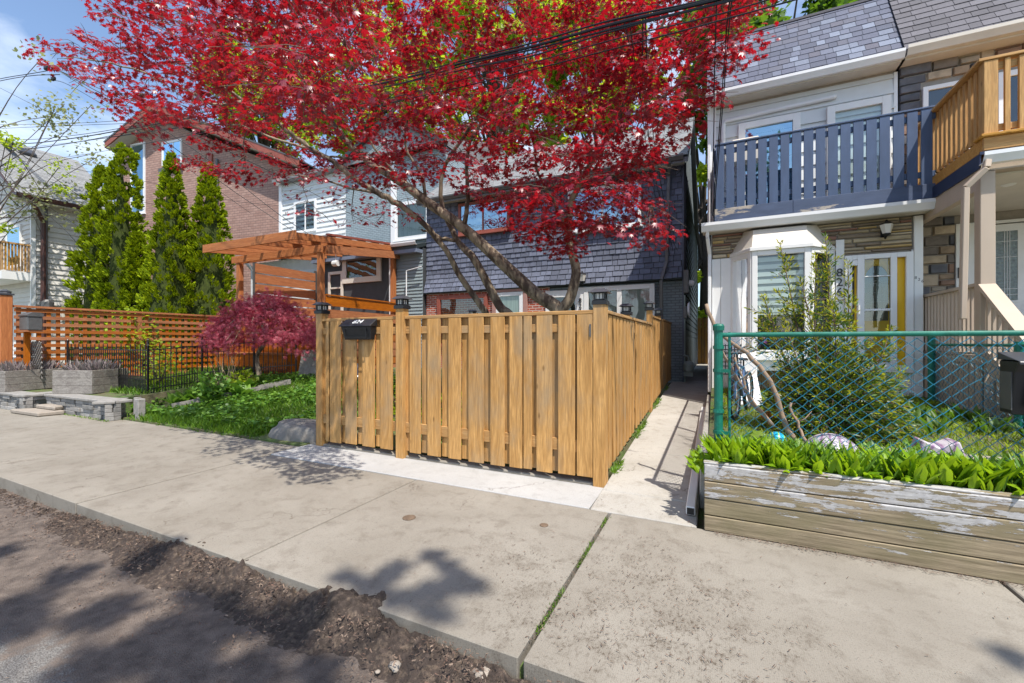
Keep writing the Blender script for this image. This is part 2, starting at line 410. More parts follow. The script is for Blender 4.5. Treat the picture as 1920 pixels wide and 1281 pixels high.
M['wallstone'] = surf('split_wall_stone', (0.3, 0.3, 0.29), 0.85, 0.2, 12, isl=0.2, bmp=0.8, bsc=22, palette=[(0.25, 0.24, 0.225), (0.20, 0.195, 0.185), (0.29, 0.28, 0.265), (0.22, 0.21, 0.195)])
M['paleslab'] = surf('pale_slab', (0.30, 0.26, 0.215), 0.85, 0.15, 6, bmp=0.5, bsc=25)
M['rock'] = surf('boulder', (0.20, 0.185, 0.165), 0.9, 0.25, 5, bmp=0.9, bsc=14, col2=(0.16, 0.14, 0.12), c2=(0.55, 0.7), c2sc=4)
M['green_pipe'] = surf('green_enamel', (0.005, 0.125, 0.085), 0.4, 0.25, 9, col2=(0.012, 0.19, 0.14), c2=(0.5, 0.65), c2sc=12)
M['blue_wire'] = surf('blue_green_wire', (0.012, 0.165, 0.265), 0.35, 0.35, 12)
M['grey_wire'] = surf('galvanised_wire', (0.25, 0.26, 0.26), 0.4, 0.1, 12, metal=0.6)
M['cable'] = surf('black_cable', (0.012, 0.014, 0.018), 0.5, 0.1, 8)
M['bark'] = surf('grey_bark', (0.27, 0.215, 0.15), 0.85, 0.3, 9, (1, 1, 0.3), bmp=0.8, bsc=26, col2=(0.085, 0.058, 0.042), c2=(0.46, 0.56), c2sc=7)
M['twig'] = surf('thin_bark', (0.14, 0.095, 0.07), 0.85, 0.2, 9, bmp=0.3)
M['darkbark'] = surf('dark_bark', (0.07, 0.055, 0.045), 0.9, 0.25, 8, bmp=0.5)
M['deadstick'] = surf('dead_branch', (0.27, 0.19, 0.13), 0.85, 0.25, 9, (1, 1, 0.4), bmp=0.5, bsc=40)
M['soil'] = surf('soil', (0.05, 0.037, 0.03), 1.0, 0.45, 30, bmp=1.0, bsc=70, col2=(0.105, 0.078, 0.058), c2=(0.5, 0.62), c2sc=26)

M['red'] = leafmat('red_maple_leaf', [(0.085, 0.006, 0.016), (0.25, 0.010, 0.028), (0.14, 0.007, 0.022), (0.40, 0.014, 0.026), (0.10, 0.007, 0.02), (0.34, 0.06, 0.085)], 0.38, 0.38, (0.68, 0.007, 0.018), 0.8)  # last, pinkish tone paints the sheen of leaves catching light
M['lace'] = leafmat('purple_lace_leaf', [(0.20, 0.022, 0.042), (0.36, 0.05, 0.08), (0.48, 0.11, 0.15), (0.28, 0.035, 0.065)], 0.35, 0.5, (0.5, 0.02, 0.06))
M['spring'] = leafmat('spring_leaf', [(0.11, 0.18, 0.012), (0.22, 0.32, 0.018), (0.32, 0.42, 0.03), (0.15, 0.24, 0.015)], 0.5, 0.5, (0.62, 0.76, 0.03))
M['deepleaf'] = leafmat('deep_green_leaf', [(0.035, 0.085, 0.012), (0.06, 0.14, 0.018), (0.11, 0.19, 0.02), (0.045, 0.10, 0.012)], 0.4, 0.5, (0.2, 0.38, 0.02))
M['cedarleaf'] = leafmat('cedar_spray', [(0.07, 0.12, 0.003), (0.17, 0.24, 0.004), (0.30, 0.38, 0.006), (0.12, 0.18, 0.004)], 0.25, 0.8, (0.42, 0.5, 0.005), 0.15)
M['grass'] = leafmat('grass_blade', [(0.06, 0.15, 0.014), (0.12, 0.26, 0.02), (0.22, 0.38, 0.03), (0.08, 0.19, 0.017)], 0.4, 0.5, (0.32, 0.55, 0.03))
M['cover'] = leafmat('ground_cover_leaf', [(0.05, 0.13, 0.02), (0.10, 0.23, 0.025), (0.20, 0.35, 0.045), (0.07, 0.17, 0.025)], 0.35, 0.45, (0.2, 0.4, 0.03))
M['lily'] = leafmat('broad_lily_leaf', [(0.10, 0.22, 0.008), (0.18, 0.34, 0.010), (0.30, 0.48, 0.015), (0.13, 0.26, 0.010)], 0.45, 0.45, (0.48, 0.70, 0.02), 0.4)
M['yew'] = leafmat('yew_needle', [(0.022, 0.065, 0.012), (0.045, 0.11, 0.016), (0.08, 0.16, 0.02), (0.03, 0.08, 0.012)], 0.25, 0.4, (0.15, 0.22, 0.02))
M['yewtip'] = leafmat('yew_new_growth', [(0.32, 0.35, 0.02), (0.46, 0.43, 0.02), (0.26, 0.32, 0.02)], 0.4, 0.6, (0.6, 0.58, 0.02), 0.2)
M['lavender'] = leafmat('dry_lavender', [(0.22, 0.17, 0.17), (0.30, 0.25, 0.24), (0.16, 0.15, 0.12), (0.25, 0.20, 0.22)], 0.2, 0.8, (0.3, 0.25, 0.25))
M['litter'] = leafmat('dry_litter', [(0.08, 0.055, 0.042), (0.15, 0.10, 0.072), (0.27, 0.20, 0.15), (0.06, 0.042, 0.032), (0.18, 0.105, 0.075)], 0.1, 0.9, (0.3, 0.15, 0.07))
M['pale_leaf'] = leafmat('pale_far_leaf', [(0.16, 0.18, 0.13), (0.26, 0.28, 0.15), (0.34, 0.36, 0.14), (0.12, 0.11, 0.10)], 0.4, 0.7, (0.4, 0.45, 0.15))

def concrete(name, a, b, stain, stains=0.5, grime=None):
    m, nt, p, o = new_mat(name); co = obco(nt)
    n1 = noise(nt, co, 0.9, 6, 0.6, 0.4); n2 = noise(nt, co, 5.5, 8, 0.7, 0.3); n3 = noise(nt, co, 120, 3, 0.7); n4 = noise(nt, co, 420, 2, 0.6)
    base = mixc(nt, ramp(nt, n1, [(0.35, 0.0), (0.65, 1.0)]), c4(a), c4(b))
    base = mixc(nt, mth(nt, 'MULTIPLY', ramp(nt, n2, [(0.5, 0.0), (0.78, 1.0)]), stains), base, c4(stain))
    base = mixc(nt, mth(nt, 'MULTIPLY', ramp(nt, n3, [(0.52, 0.0), (0.66, 1.0)]), 0.5), base, c4([x * 0.55 for x in a]))
    base = mixc(nt, mth(nt, 'MULTIPLY', ramp(nt, n4, [(0.3, 1.0), (0.45, 0.0)]), 0.25), base, c4([x * 1.5 for x in a]))
    # hairline cracks
    vo = nt.nodes.new('ShaderNodeTexVoronoi'); vo.feature = 'DISTANCE_TO_EDGE'; vo.inputs['Scale'].default_value = 0.55
    wv = nt.nodes.new('ShaderNodeVectorMath'); wv.operation = 'ADD'
    nc = nt.nodes.new('ShaderNodeTexNoise'); nc.inputs['Scale'].default_value = 2.5; nc.inputs['Detail'].default_value = 6
    nt.links.new(co, nc.inputs['Vector']); nt.links.new(co, wv.inputs[0]); nt.links.new(nc.outputs[1], wv.inputs[1])
    nt.links.new(wv.outputs[0], vo.inputs['Vector'])
    crk = mth(nt, 'MULTIPLY', ramp(nt, vo.outputs['Distance'], [(0.0, 1.0), (0.006, 0.0)]), ramp(nt, noise(nt, co, 0.8, 2), [(0.52, 0.0), (0.58, 0.6)]))
    base = mixc(nt, crk, base, (0.09, 0.07, 0.05))
    if grime:   # old muddy scuffs around one spot (object space)
        for (gx, gy, gr, st) in grime:
            d = nt.nodes.new('ShaderNodeVectorMath'); d.operation = 'DISTANCE'; d.inputs[1].default_value = (gx, gy, 0)
            nt.links.new(co, d.inputs[0])
            f = ramp(nt, mth(nt, 'DIVIDE', d.outputs['Value'], gr), [(0.2, 1.0), (1.0, 0.0)])
            g0 = ramp(nt, noise(nt, co, 5.5, 6, 0.7, 0.6), [(0.44, 0.0), (0.60, 1.0)])
            g = ramp(nt, noise(nt, mapping(nt, co, (1, 0.6, 1)), 48, 8, 0.85, 0.3), [(0.5, 0.0), (0.6, 1.0)])
            base = mixc(nt, mth(nt, 'MULTIPLY', mth(nt, 'MULTIPLY', f, mth(nt, 'MULTIPLY', g, g0)), st), base, (0.07, 0.052, 0.036))
    nt.links.new(base, p.inputs['Base Color']); p.inputs['Roughness'].default_value = 0.88; p.inputs['Specular IOR Level'].default_value = 0.25
    br = nt.nodes.new('ShaderNodeTexWave'); br.inputs['Scale'].default_value = 34; br.inputs['Distortion'].default_value = 3
    br.inputs['Detail'].default_value = 3; nt.links.new(co, br.inputs['Vector'])
    h = mth(nt, 'ADD', mth(nt, 'MULTIPLY', n3, 0.7), mth(nt, 'ADD', mth(nt, 'MULTIPLY', n4, 0.4), mth(nt, 'MULTIPLY', br.outputs['Fac'], 0.22)))
    bump(nt, p, h, 0.35, 0.004)
    return m
M['walk'] = concrete('old_concrete', (0.215, 0.193, 0.160), (0.275, 0.252, 0.214), (0.135, 0.113, 0.088), 0.8,
                     [(-0.35, 2.65, 1.1, 1.0), (0.1, 2.1, 0.9, 0.9), (-1.6, 2.6, 0.8, 0.5), (-0.85, 2.0, 0.6, 0.9), (-6.0, 3.0, 2.0, 0.35)])
M['newcon'] = concrete('new_white_concrete', (0.35, 0.345, 0.335), (0.41, 0.405, 0.395), (0.24, 0.23, 0.21), 0.6)
M['pathcon'] = concrete('path_concrete', (0.34, 0.32, 0.285), (0.41, 0.39, 0.355), (0.19, 0.165, 0.13), 0.8)

def roadmat():
    m, nt, p, o = new_mat('asphalt_road'); co = obco(nt)
    sx = nt.nodes.new('ShaderNodeSeparateXYZ'); nt.links.new(co, sx.inputs[0])
    n1 = noise(nt, co, 1.3, 8, 0.65, 0.5); n3 = noise(nt, co, 150, 3, 0.7); n2 = noise(nt, co, 9, 8, 0.7); vo = nt.nodes.new('ShaderNodeTexVoronoi')
    vo.inputs['Scale'].default_value = 130; nt.links.new(co, vo.inputs['Vector'])
    base = mixc(nt, ramp(nt, n3, [(0.4, 0.0), (0.62, 1.0)]), (0.075, 0.069, 0.063), (0.235, 0.222, 0.205))
    base = mixc(nt, mth(nt, 'MULTIPLY', ramp(nt, vo.outputs['Distance'], [(0.1, 1.0), (0.3, 0.0)]), 0.35), base, (0.30, 0.29, 0.27))
    y = mth(nt, 'ADD', sx.outputs[1], mth(nt, 'MULTIPLY', mth(nt, 'SUBTRACT', n1, 0.5), 0.8))
    y = mth(nt, 'ADD', y, mth(nt, 'MULTIPLY', mth(nt, 'SUBTRACT', n2, 0.5), 0.55))
    y = mth(nt, 'ADD', y, mth(nt, 'MULTIPLY', mth(nt, 'SUBTRACT', -3.6, sx.outputs[0], True), 0.2))
    dirt = mixc(nt, ramp(nt, n2, [(0.35, 0.0), (0.65, 1.0)]), (0.07, 0.052, 0.042), (0.165, 0.13, 0.105))
    f = ramp(nt, y, [(0.90, 0.0), (1.42, 0.96)])
    base = mixc(nt, f, base, dirt)
    nt.links.new(base, p.inputs['Base Color']); p.inputs['Roughness'].default_value = 0.9
    bump(nt, p, mth(nt, 'ADD', mth(nt, 'MULTIPLY', n3, 0.6), mth(nt, 'ADD', vo.outputs['Distance'], n2)), 0.55, 0.012)
    return m
M['road'] = roadmat()
def turfmat():
    m, nt, p, o = new_mat('turf_soil'); co = obco(nt)
    n1 = noise(nt, co, 3, 6, 0.6); n2 = noise(nt, co, 40, 4, 0.7)
    b = mixc(nt, ramp(nt, n1, [(0.42, 0.0), (0.6, 1.0)]), (0.10, 0.075, 0.05), (0.07, 0.13, 0.025))
    b = mixc(nt, mth(nt, 'MULTIPLY', ramp(nt, n2, [(0.4, 0.0), (0.6, 1.0)]), 0.5), b, (0.12, 0.16, 0.045))
    nt.links.new(b, p.inputs['Base Color']); p.inputs['Roughness'].default_value = 1; bump(nt, p, n2, 0.8, 0.02)
    return m
M['turf'] = turfmat()

# ------------------------------------------------------------ ground sheet (to the horizon), terraces included
def sstep(a, b, v):
    t = min(1, max(0, (v - a) / (b - a))); return t * t * (3 - 2 * t)
def path_h(y): return max(0.0, min(0.45, (y - 3.75) * 0.062))
def gh(x, y):
    if y < 1.86: return -0.22
    if y < 3.72: return -0.06
    if x > -0.06:                                   # raised right-hand yard
        return 0.47 + 0.03 * min(8, (y - 3.75)) if y > 3.74 else -0.06
    if x > -1.06: return path_h(y) - 0.07           # under the side path
    if x > -5.32:
        return -0.06 if y < 4.58 else 0.03 + 0.05 * min(8, y - 4.4)
    if x < -13.1 and y > 3.95: return 0.36 + 0.12 * sstep(4.6, 6.5, y)
    if y < 4.22: return -0.06
    k = sstep(-5.2, -6.5, x)
    s = sstep(4.2, 7.6, y)
    v = (0.02 + 0.58 * s) * k + (0.03 + 0.05 * min(8, y - 4.4)) * (1 - k)
    if x < -10.9: v = max(v, 0.36 * sstep(4.2, 4.3, y)) + 0.12 * sstep(4.6, 6.5, y)
    return v
def build_ground():
    xs = sorted(set([-220, -120, -70, -45] + [round(-30 + 0.5*i, 3) for i in range(int(18/0.5))] + [round(-12 + 0.25*i, 3) for i in range(45)] +
                    [-10.92, -10.88, -5.33, -5.31, -1.07, -1.05, -0.075, -0.055, -0.5, 0.5, 1, 2, 3, 4, 6, 9, 15, 40, 120, 220]))
    ys = sorted(set([-220, -100, -40, -15, -5, 0, 1.855, 1.865, 3.715, 3.735, 3.745, 3.94, 3.96, 4.215, 4.225, 4.355, 4.365] + [4.57, 4.59] + [round(4.3 + 0.22*i, 3) for i in range(22)] +
                    [9.5, 10.5, 12, 16, 22, 40, 90, 220]))
    nx, ny = len(xs), len(ys)
    mb = MB()
    for y in ys:
        for x in xs:
            z = gh(x, y)
            if y > 4.4 and x < -5.4 and y < 12: z += rnd.uniform(-0.012, 0.012)
            mb.v.append((x, y, z))
    for j in range(ny-1):
        for i in range(nx-1):
            mb.f.append((j*nx+i, j*nx+i+1, (j+1)*nx+i+1, (j+1)*nx+i))
    tagg(mb.build('ground', M['turf']), kind='structure')
build_ground()
b = MB(); b.add([(-200, -14, -0.125), (200, -14, -0.125), (200, 1.84, -0.125), (-200, 1.84, -0.125)], [(0, 1, 2, 3)])
tagg(b.build('road', M['road']), kind='structure')
# sidewalk slabs, with open joints
b = MB()
xj = [-40 + 2.45*i for i in range(13)] + [-7.9, -5.35, -2.93, -0.83, 1.62, 4.05, 6.5, 9, 12, 20]
for i in range(len(xj) - 1):
    x0, x1 = xj[i], xj[i+1]
    g = 0.011
    gl = 0.014 if abs(x0 + 0.83) < .01 else g
    gr = 0.014 if abs(x1 + 0.83) < .01 else g
    dz = rnd.uniform(-0.004, 0.004)
    ytop = 4.2 if x1 < -5.3 else 3.74
    b.box(x0 + gl, x1 - gr, 1.84, ytop, -0.2, dz)
tagg(b.build('sidewalk', M['walk'], bevel=0.006), kind='structure')
b = MB(); b.box(-5.34, -1.02, 3.753, 4.36, -0.15, 0.006)
tagg(b.build('new_concrete_strip', M['newcon'], bevel=0.008), kind='structure')
b = MB(); b.box(-5.34, -1.02, 4.367, 4.52, -0.15, 0.03)
tagg(b.build('fence_footing_strip', M['walk'], bevel=0.01), kind='structure')
# side path, sloping up between the two lots
b = MB()
yj = [3.753, 4.22, 5.55, 7.0, 8.6, 10.3, 12.2, 15, 22]
for i in range(len(yj)-1):
    y0, y1 = yj[i] + 0.006, yj[i+1] - 0.006
    xa, xb = -1.01, -0.13
    z0, z1 = path_h(y0), path_h(y1)
    b.add([(xa, y0, z0-.2), (xb, y0, z0-.2), (xb, y1, z1-.2), (xa, y1, z1-.2), (xa, y0, z0), (xb, y0, z0), (xb, y1, z1), (xa, y1, z1)],
          [(0,3,2,1),(4,5,6,7),(0,1,5,4),(1,2,6,5),(2,3,7,6),(3,0,4,7)])
tagg(b.build('side_path', M['pathcon'], bevel=0.008), kind='structure')
b = MB(); b.box(-0.125, -0.062, 4.3, 8.84, -0.1, 0.50)
tagg(b.build('yard_kerb', M['pathcon'], bevel=0.01), kind='structure')

# ------------------------------------------------------------ dirt bank on the kerb and litter
def hnoise(x, y):
    return (math.sin(x*7.1 + y*3.3) + math.sin(x*13.7 - y*9.1 + 1.3) * 0.6 + math.sin(x*29 + y*23 + 0.7) * 0.35 + math.sin(x*61 - y*47) * 0.2) / 2.15
def build_bank():
    nx, ny = 420, 46; mb = MB()
    for j in range(ny):
        v = j / (ny - 1)
        for i in range(nx):
            x = -8.5 + 9.3 * i / (nx - 1)
            amt = sstep(-6.0, -3.6, x) * (1 - 0.45 * sstep(-1.4, -0.6, x))
            hump = max(0, hnoise(x * 0.55 + 3, 0.2)) 
            ytop = 1.86 + 0.10 * amt * (0.4 + hump) + .05 * math.exp(-((x+2.95)/.3)**2) + .03 * math.exp(-((x+1.9)/.35)**2) + 0.03 * hnoise(x*2.2, 5)
            ybot = 1.36 - 0.14 * hnoise(x*0.7, 2) - .03*hnoise(x*2.9, 4)
            y = ybot + (ytop - ybot) * v
            base = -0.135
            prof = sstep(0.0, 0.88, v) ** 1.5 * (1 - sstep(0.88, 1.0, v))
            h = base - 0.012 - 0.03 * (v > .97) + (0.022 + 0.066 * amt + (0.085 + .02 * sstep(-3.1, -2.5, x)) * amt * hump ** 1.3) * prof + (0.010 * hnoise(x*3, y*3) + .012 * hnoise(x*9, y*9)) * prof + rnd.uniform(-0.011, 0.012) * (prof * .9 + .25)
            h += (.07 * math.exp(-((x+2.95)/.22)**2 - ((y-1.79)/.10)**2) + .075 * math.exp(-((x+1.9)/.30)**2 - ((y-1.78)/.09)**2)) * (1 + .35*hnoise(x*6, y*6)) * (v < .97)
            mb.v.append((x, y, h))
    for j in range(ny-1):
        for i in range(nx-1):
            mb.f.append((j*nx+i, j*nx+i+1, (j+1)*nx+i+1, (j+1)*nx+i))
    tagg(mb.build('soil_bank', M['soil'], smooth=False), kind='stuff')
build_bank()
chip = [(-0.5, -0.3, 0), (0.5, -0.2, 0.05), (0.4, 0.3, 0), (-0.4, 0.25, 0.08)]
def litter(name, pts, smin, smax, mat, elong=1.0, tilt=0.35):
    pts = np.array(pts); n = len(pts)
    s = nrg.uniform(smin, smax, (n, 1)) * np.stack([np.ones(n), nrg.uniform(0.25, 1, n) / elong, np.ones(n)], 1)
    V = inst(name, chip, [(0, 1, 2, 3)], pts, rots(n, tilt), s, mat)
    return tagg(V, kind='stuff')
pts = []
for i in range(12000):
    x = -8.5 + 9.5 * rnd.random() ** 0.8
    y = 1.80 - abs(rnd.gauss(0, 0.24)); z = -0.118 + (0.075 * sstep(-6, -3.6, x) + .03) * sstep(1.35, 1.72, y) + rnd.uniform(-.008, 0.022)
    if hnoise(x*1.3, y*2.1) + rnd.gauss(0, .25) < -.05: continue
    pts.append((x, y, z))
litter('leaf_litter', pts, 0.006, 0.024, M['litter'], 1.4, 0.6)
pts = []
for i in range(2600):                                       # needles and bits on the walk
    if rnd.random() < 0.62:
        cl_ = ((-.45, 2.9), (-.1, 2.75), (-.4, 2.45), (.15, 2.5), (-.7, 2.2), (-.2, 2.15), (.3, 2.1), (-.5, 3.3), (-1.2, 2.7))[rnd.randrange(9)]; x, y = rnd.gauss(cl_[0], 0.17), rnd.gauss(cl_[1], 0.13)
    else: x, y = rnd.uniform(-9, 2), rnd.uniform(1.9, 3.7)
    if 1.88 < y < 3.7: pts.append((x, y, 0.009))
for i in range(140): p_ = onZ(rnd.uniform(738, 806), 0, .01) if False else onZ(rnd.gauss(775, 16), rnd.gauss(912, 7), .006); pts.append(tuple(p_))
for i in range(1300):                                       # along the planter foot
    x = rnd.uniform(0.0, 2.4); pts.append((x, 3.70 - abs(rnd.gauss(0, 0.035)), 0.012))
for i in range(160):                                       # in the weedy joint
    pts.append((-0.83 + rnd.gauss(0, 0.02), rnd.uniform(1.9, 3.7), 0.008))
for i in range(260):                                       # edges of the path
    y = 3.8 + 4 * rnd.random() ** 2; x = rnd.choice([-0.99 + abs(rnd.gauss(0, .05)), -0.16 - abs(rnd.gauss(0, .04)), rnd.uniform(-1, -.15)])
    pts.append((x, y, path_h(y) + 0.008))
litter('walk_litter', pts, 0.005, 0.022, M['litter'], 2.2, 0.15)
pts = [(rnd.uniform(-4, 1), rnd.uniform(0.1, 1.5), -0.118) for i in range(700)]
litter('road_litter', pts, 0.006, 0.02, M['litter'], 2.0, 0.2)
# loose stones on the road edge
for k, (px, py, s) in enumerate([(740, 1252, .03), (742, 1258, .018), (905, 1272, .05), (708, 1262, .014), (820, 1240, .02)]):
    p = onZ(px, min(py, 1275), -0.11)
    b = MB(); n = 9
    prof = [(s*0.5, 0), (s, s*.25), (s*.9, s*.6), (s*.45, s*.85)]
    b.lathe([(r, z) for r, z in prof], p, n)
    b.v = [(v[0] + rnd.uniform(-s, s)*.18, v[1] + rnd.uniform(-s, s)*.18, v[2]) for v in b.v]
    lab = ['pale pebble in the road dirt left of the larger stone', 'smallest pale pebble touching the pebble behind it on the road dirt',
           'largest pale stone lying in road dirt near the kerb end', 'tiny pebble farthest left on the road dirt', 'small pebble nearest the soil bank on the road dirt'][k]
    tagg(b.build('pebble', M['paleslab'], smooth=True), lab, 'stone', 'pebbles on the road edge')

# ------------------------------------------------------------ building helpers
def frame_T(p, q):
    """local x runs p->q, local y into the wall, z up"""
    p = Vector(p); d = Vector((q[0]-p[0], q[1]-p[1], 0)).normalized()
    n = Vector((-d.y, d.x, 0))
    return Matrix(((d.x, n.x, 0, p.x), (d.y, n.y, 0, p.y), (0, 0, 1, p.z), (0, 0, 0, 1)))
def text_part(txt, size, T, mat, parent, depth=0.012, name='number'):
    cu = bpy.data.curves.new(name, 'FONT'); cu.body = txt; cu.size = size; cu.extrude = depth; cu.align_x = 'CENTER'; cu.align_y = 'CENTER'
    cu.offset = 0.002 * size
    to = bpy.data.objects.new('tmp_text', cu); COL.objects.link(to)
    dg = bpy.context.evaluated_depsgraph_get()
    me = bpy.data.meshes.new_from_object(to.evaluated_get(dg)); me.name = name
    bpy.data.objects.remove(to); bpy.data.curves.remove(cu)
    me.transform(T @ Matrix.Rotation(R(90), 4, 'X'))
    me.materials.clear()
    return link_mesh(name, me, parent, [mat])
def lap(mb, x0, x1, z0, z1, pitch, th=0.018, y=0.0, holes=()):
    """lapped boards on the local plane y (outside is -y)"""
    z = z0
    while z < z1 - 0.01:
        zt = min(z + pitch, z1)
        segs = [(x0, x1)]
        for (hx0, hx1, hz0, hz1) in holes:
            if zt > hz0 and z < hz1:
                ns = []
                for a, b_ in segs:
                    if hx0 > a: ns.append((a, min(b_, hx0)))
                    if hx1 < b_: ns.append((max(a, hx1), b_))
                    if hx1 <= a or hx0 >= b_: ns = ns
                segs = [s_ for s_ in ns if s_[1] - s_[0] > 0.01]
        for a, b_ in segs:
            mb.add([(a, y-th, z), (b_, y-th, z), (b_, y-0.002, zt), (a, y-0.002, zt), (a, y, z), (b_, y, z)],
                   [(0, 1, 2, 3), (4, 5, 1, 0), (0, 3, 4), (1, 5, 2)])
        z += pitch
def shingles(mb, W, H, expo, wmin, wmax, th, jit=0.0, flare=None, clip=None, r=rnd, gap=0.003):
    """courses of separate shingles on a local plane: x along, z up the slope, outside is -y"""
    k = 0; z = 0
    while z < H - 0.02:
        x = -r.uniform(0, wmin); zt = min(z + expo * 1.04, H)
        while x < W:
            w_ = r.uniform(wmin, wmax); a = max(0, x) + gap; c = min(W, x + w_) - gap
            if c - a > 0.02 and (clip is None or clip((a + c) / 2, z)):
                zb = z - r.uniform(0, jit); t = th * r.uniform(0.85, 1.2)
                f0 = flare(z) if flare else 0; f1 = flare(zt) if flare else 0
                mb.add([(a, -f0-t, zb), (c, -f0-t, zb), (c, -f1-0.003, zt), (a, -f1-0.003, zt), (a, -f0, zb), (c, -f0, zb)],
                       [(0, 1, 2, 3), (4, 5, 1, 0), (0, 3, 4), (1, 5, 2)])
            x += w_
        z += expo; k += 1
def stones(mb, x0, x1, z0, z1, hs, ws, gap=0.012, y=0.0, holes=(), jd=0.02, r=rnd):
    z = z0
    while z < z1 - 0.02:
        h = min(r.uniform(*hs), z1 - z)
        if z1 - (z + h) < hs[0] * 0.6: h = z1 - z
        x = x0
        while x < x1 - 0.01:
            w_ = min(r.uniform(*ws), x1 - x)
            if x1 - (x + w_) < ws[0] * 0.5: w_ = x1 - x
            a, c = x + gap/2, x + w_ - gap/2; zb, zt = z + gap/2, z + h - gap/2
            split = h > hs[0] * 1.6 and r.random() < 0.3
            for (u0, u1) in ([(zb, (zb+zt)/2 - gap/2), ((zb+zt)/2 + gap/2, zt)] if split else [(zb, zt)]):
                a0, c0 = a, c
                for hx0, hx1, hz0, hz1 in holes:
                    if a0 < hx1 and c0 > hx0 and u0 < hz1 and u1 > hz0:
                        if hx0 - a0 > c0 - hx1: c0 = hx0
                        else: a0 = hx1
                if c0 - a0 > 0.04:
                    d = 0.02 + r.uniform(0, jd); e = min(0.012, (u1-u0)*.25)
                    mb.add([(a0, y, u0), (c0, y, u0), (c0, y, u1), (a0, y, u1), (a0+e, y-d, u0+e), (c0-e, y-d*r.uniform(.7, 1), u0+e), (c0-e, y-d, u1-e), (a0+e, y-d*r.uniform(.7, 1), u1-e)],
                           [(4, 5, 6, 7), (0, 1, 5, 4), (1, 2, 6, 5), (2, 3, 7, 6), (3, 0, 4, 7)])
            x += w_
        z += h
def window(parent, T, x0, x1, z0, z1, fw=0.07, frame='white', glass='glass', back='interior', proud=0.05, muntins=(), hbars=(), sill=False, curtain=None, name='window'):
    f = MB(T); f.ring(x0, x1, z0, z1, fw, -proud, 0.01)
    for m_ in muntins: f.box(m_-0.025, m_+0.025, -proud+0.008, -0.012, z0+fw, z1-fw)
    for h_ in hbars:
        xs_ = [x0+fw] + [q for m_ in sorted(muntins) for q in (m_-0.025, m_+0.025)] + [x1-fw]
        for i in range(0, len(xs_), 2): f.box(xs_[i], xs_[i+1], -proud+0.01, -0.014, h_-0.022, h_+0.022)
    if sill: f.box(x0-0.05, x1+0.05, -proud-0.05, 0.0, z0-0.05, z0-0.001)
    fo = f.build(name, M[frame], parent, bevel=0.004)
    p = MB(T); p.add([(x0+fw, -proud*0.4-0.008, z0+fw), (x1-fw, -proud*0.4-0.008, z0+fw), (x1-fw, -proud*0.4-0.008, z1-fw), (x0+fw, -proud*0.4-0.008, z1-fw)], [(0, 1, 2, 3)])
    p.build('pane', M[glass], fo)
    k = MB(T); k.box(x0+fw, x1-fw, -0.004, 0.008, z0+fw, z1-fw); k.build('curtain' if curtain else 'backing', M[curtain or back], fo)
    return fo
def gutter(parent, T, x0, x1, z, mat, d=0.12, h=0.12, name='gutter'):
    m = MB(T); m.prism([(0, z-h), (-d*0.62, z-h), (-d*0.75, z-h*0.75), (-d, z-h*0.35), (-d, z), (-d+0.014, z), (-d+0.014, z-h*0.3), (-d*0.6, z-h+0.012), (0, z-h+0.012)], x0, x1, 'x')
    return m.build(name, M[mat], parent)
def pipe_sq(parent, pts, wd, hd, mat, name='downspout'):
    m = MB()
    for a, c in zip(pts[:-1], pts[1:]): m.beam(a, c, wd, hd, (1, 0, 0.01))
    return m.build(name, M[mat], parent, bevel=0.008)
I4 = Matrix.Identity(4)
def TY(y, x=0, z=0): return Matrix.Translation((x, y, z))

# ============================================================ right-hand white house with the blue balcony
H = thing('balcony_house', 'white two storey row house with slate blue slatted balcony and mustard yellow door', 'house', (1.45, 8.9, 0.5))
b = MB(); b.box(-0.04, 2.96, 8.94, 18, 0.3, 3.62); b.box(-0.04, 2.86, 9.62, 18, 3.62, 6.35); b.build('wall', M['mortar'], H)
b = MB(frame_T((-0.05, 18, 0), (-0.05, 8.9, 0))); lap(b, 0, 9.05, 0.5, 3.4, 0.2); lap(b, 0, 8.35, 3.6, 6.3, 0.2); b.build('side_siding', M['whitesiding'], H)
xa, xb = 0.27, 1.84
b = MB(TY(8.93)); stones(b, -0.04, xa+.20, 3.06, 3.51, (0.045, 0.10), (0.2, 0.45), 0.01); b.build('ledge_stone', M['stone_l'], H); b = MB(TY(8.93)); stones(b, xb-.25, 2.86, 3.02, 3.51, (0.045, 0.10), (0.25, 0.75), 0.01)
stones(b, 1.9, 2.86, 2.97, 3.02, (0.045, 0.05), (0.3, 0.6), 0.01); b.build('ledge_stone', M['stone_l'], H)
b = MB(TY(8.93)); b.box(-0.045, 0.10, -0.035, 0, 0.5, 3.05); b.box(0.105, xa, -0.035, 0, 0.5, 3.05)
b.box(xb+0.02, 1.975, -0.035, 0, 0.5, 3.22); b.box(2.87, 2.98, -0.05, 0, 0.5, 3.50);
b.box(2.845, 2.868, -0.03, 0, 0.5, 2.97); b.box(xa, xb+0.02, -0.02, 0, 0.5, 1.0)
b.build('white_panel', M['white'], H, bevel=0.004)
b = MB(TY(8.93)); b.box(1.98, 2.84, -0.03, 0, 0.5, 1.0); b.build('door_base_panel', M['white'], H)
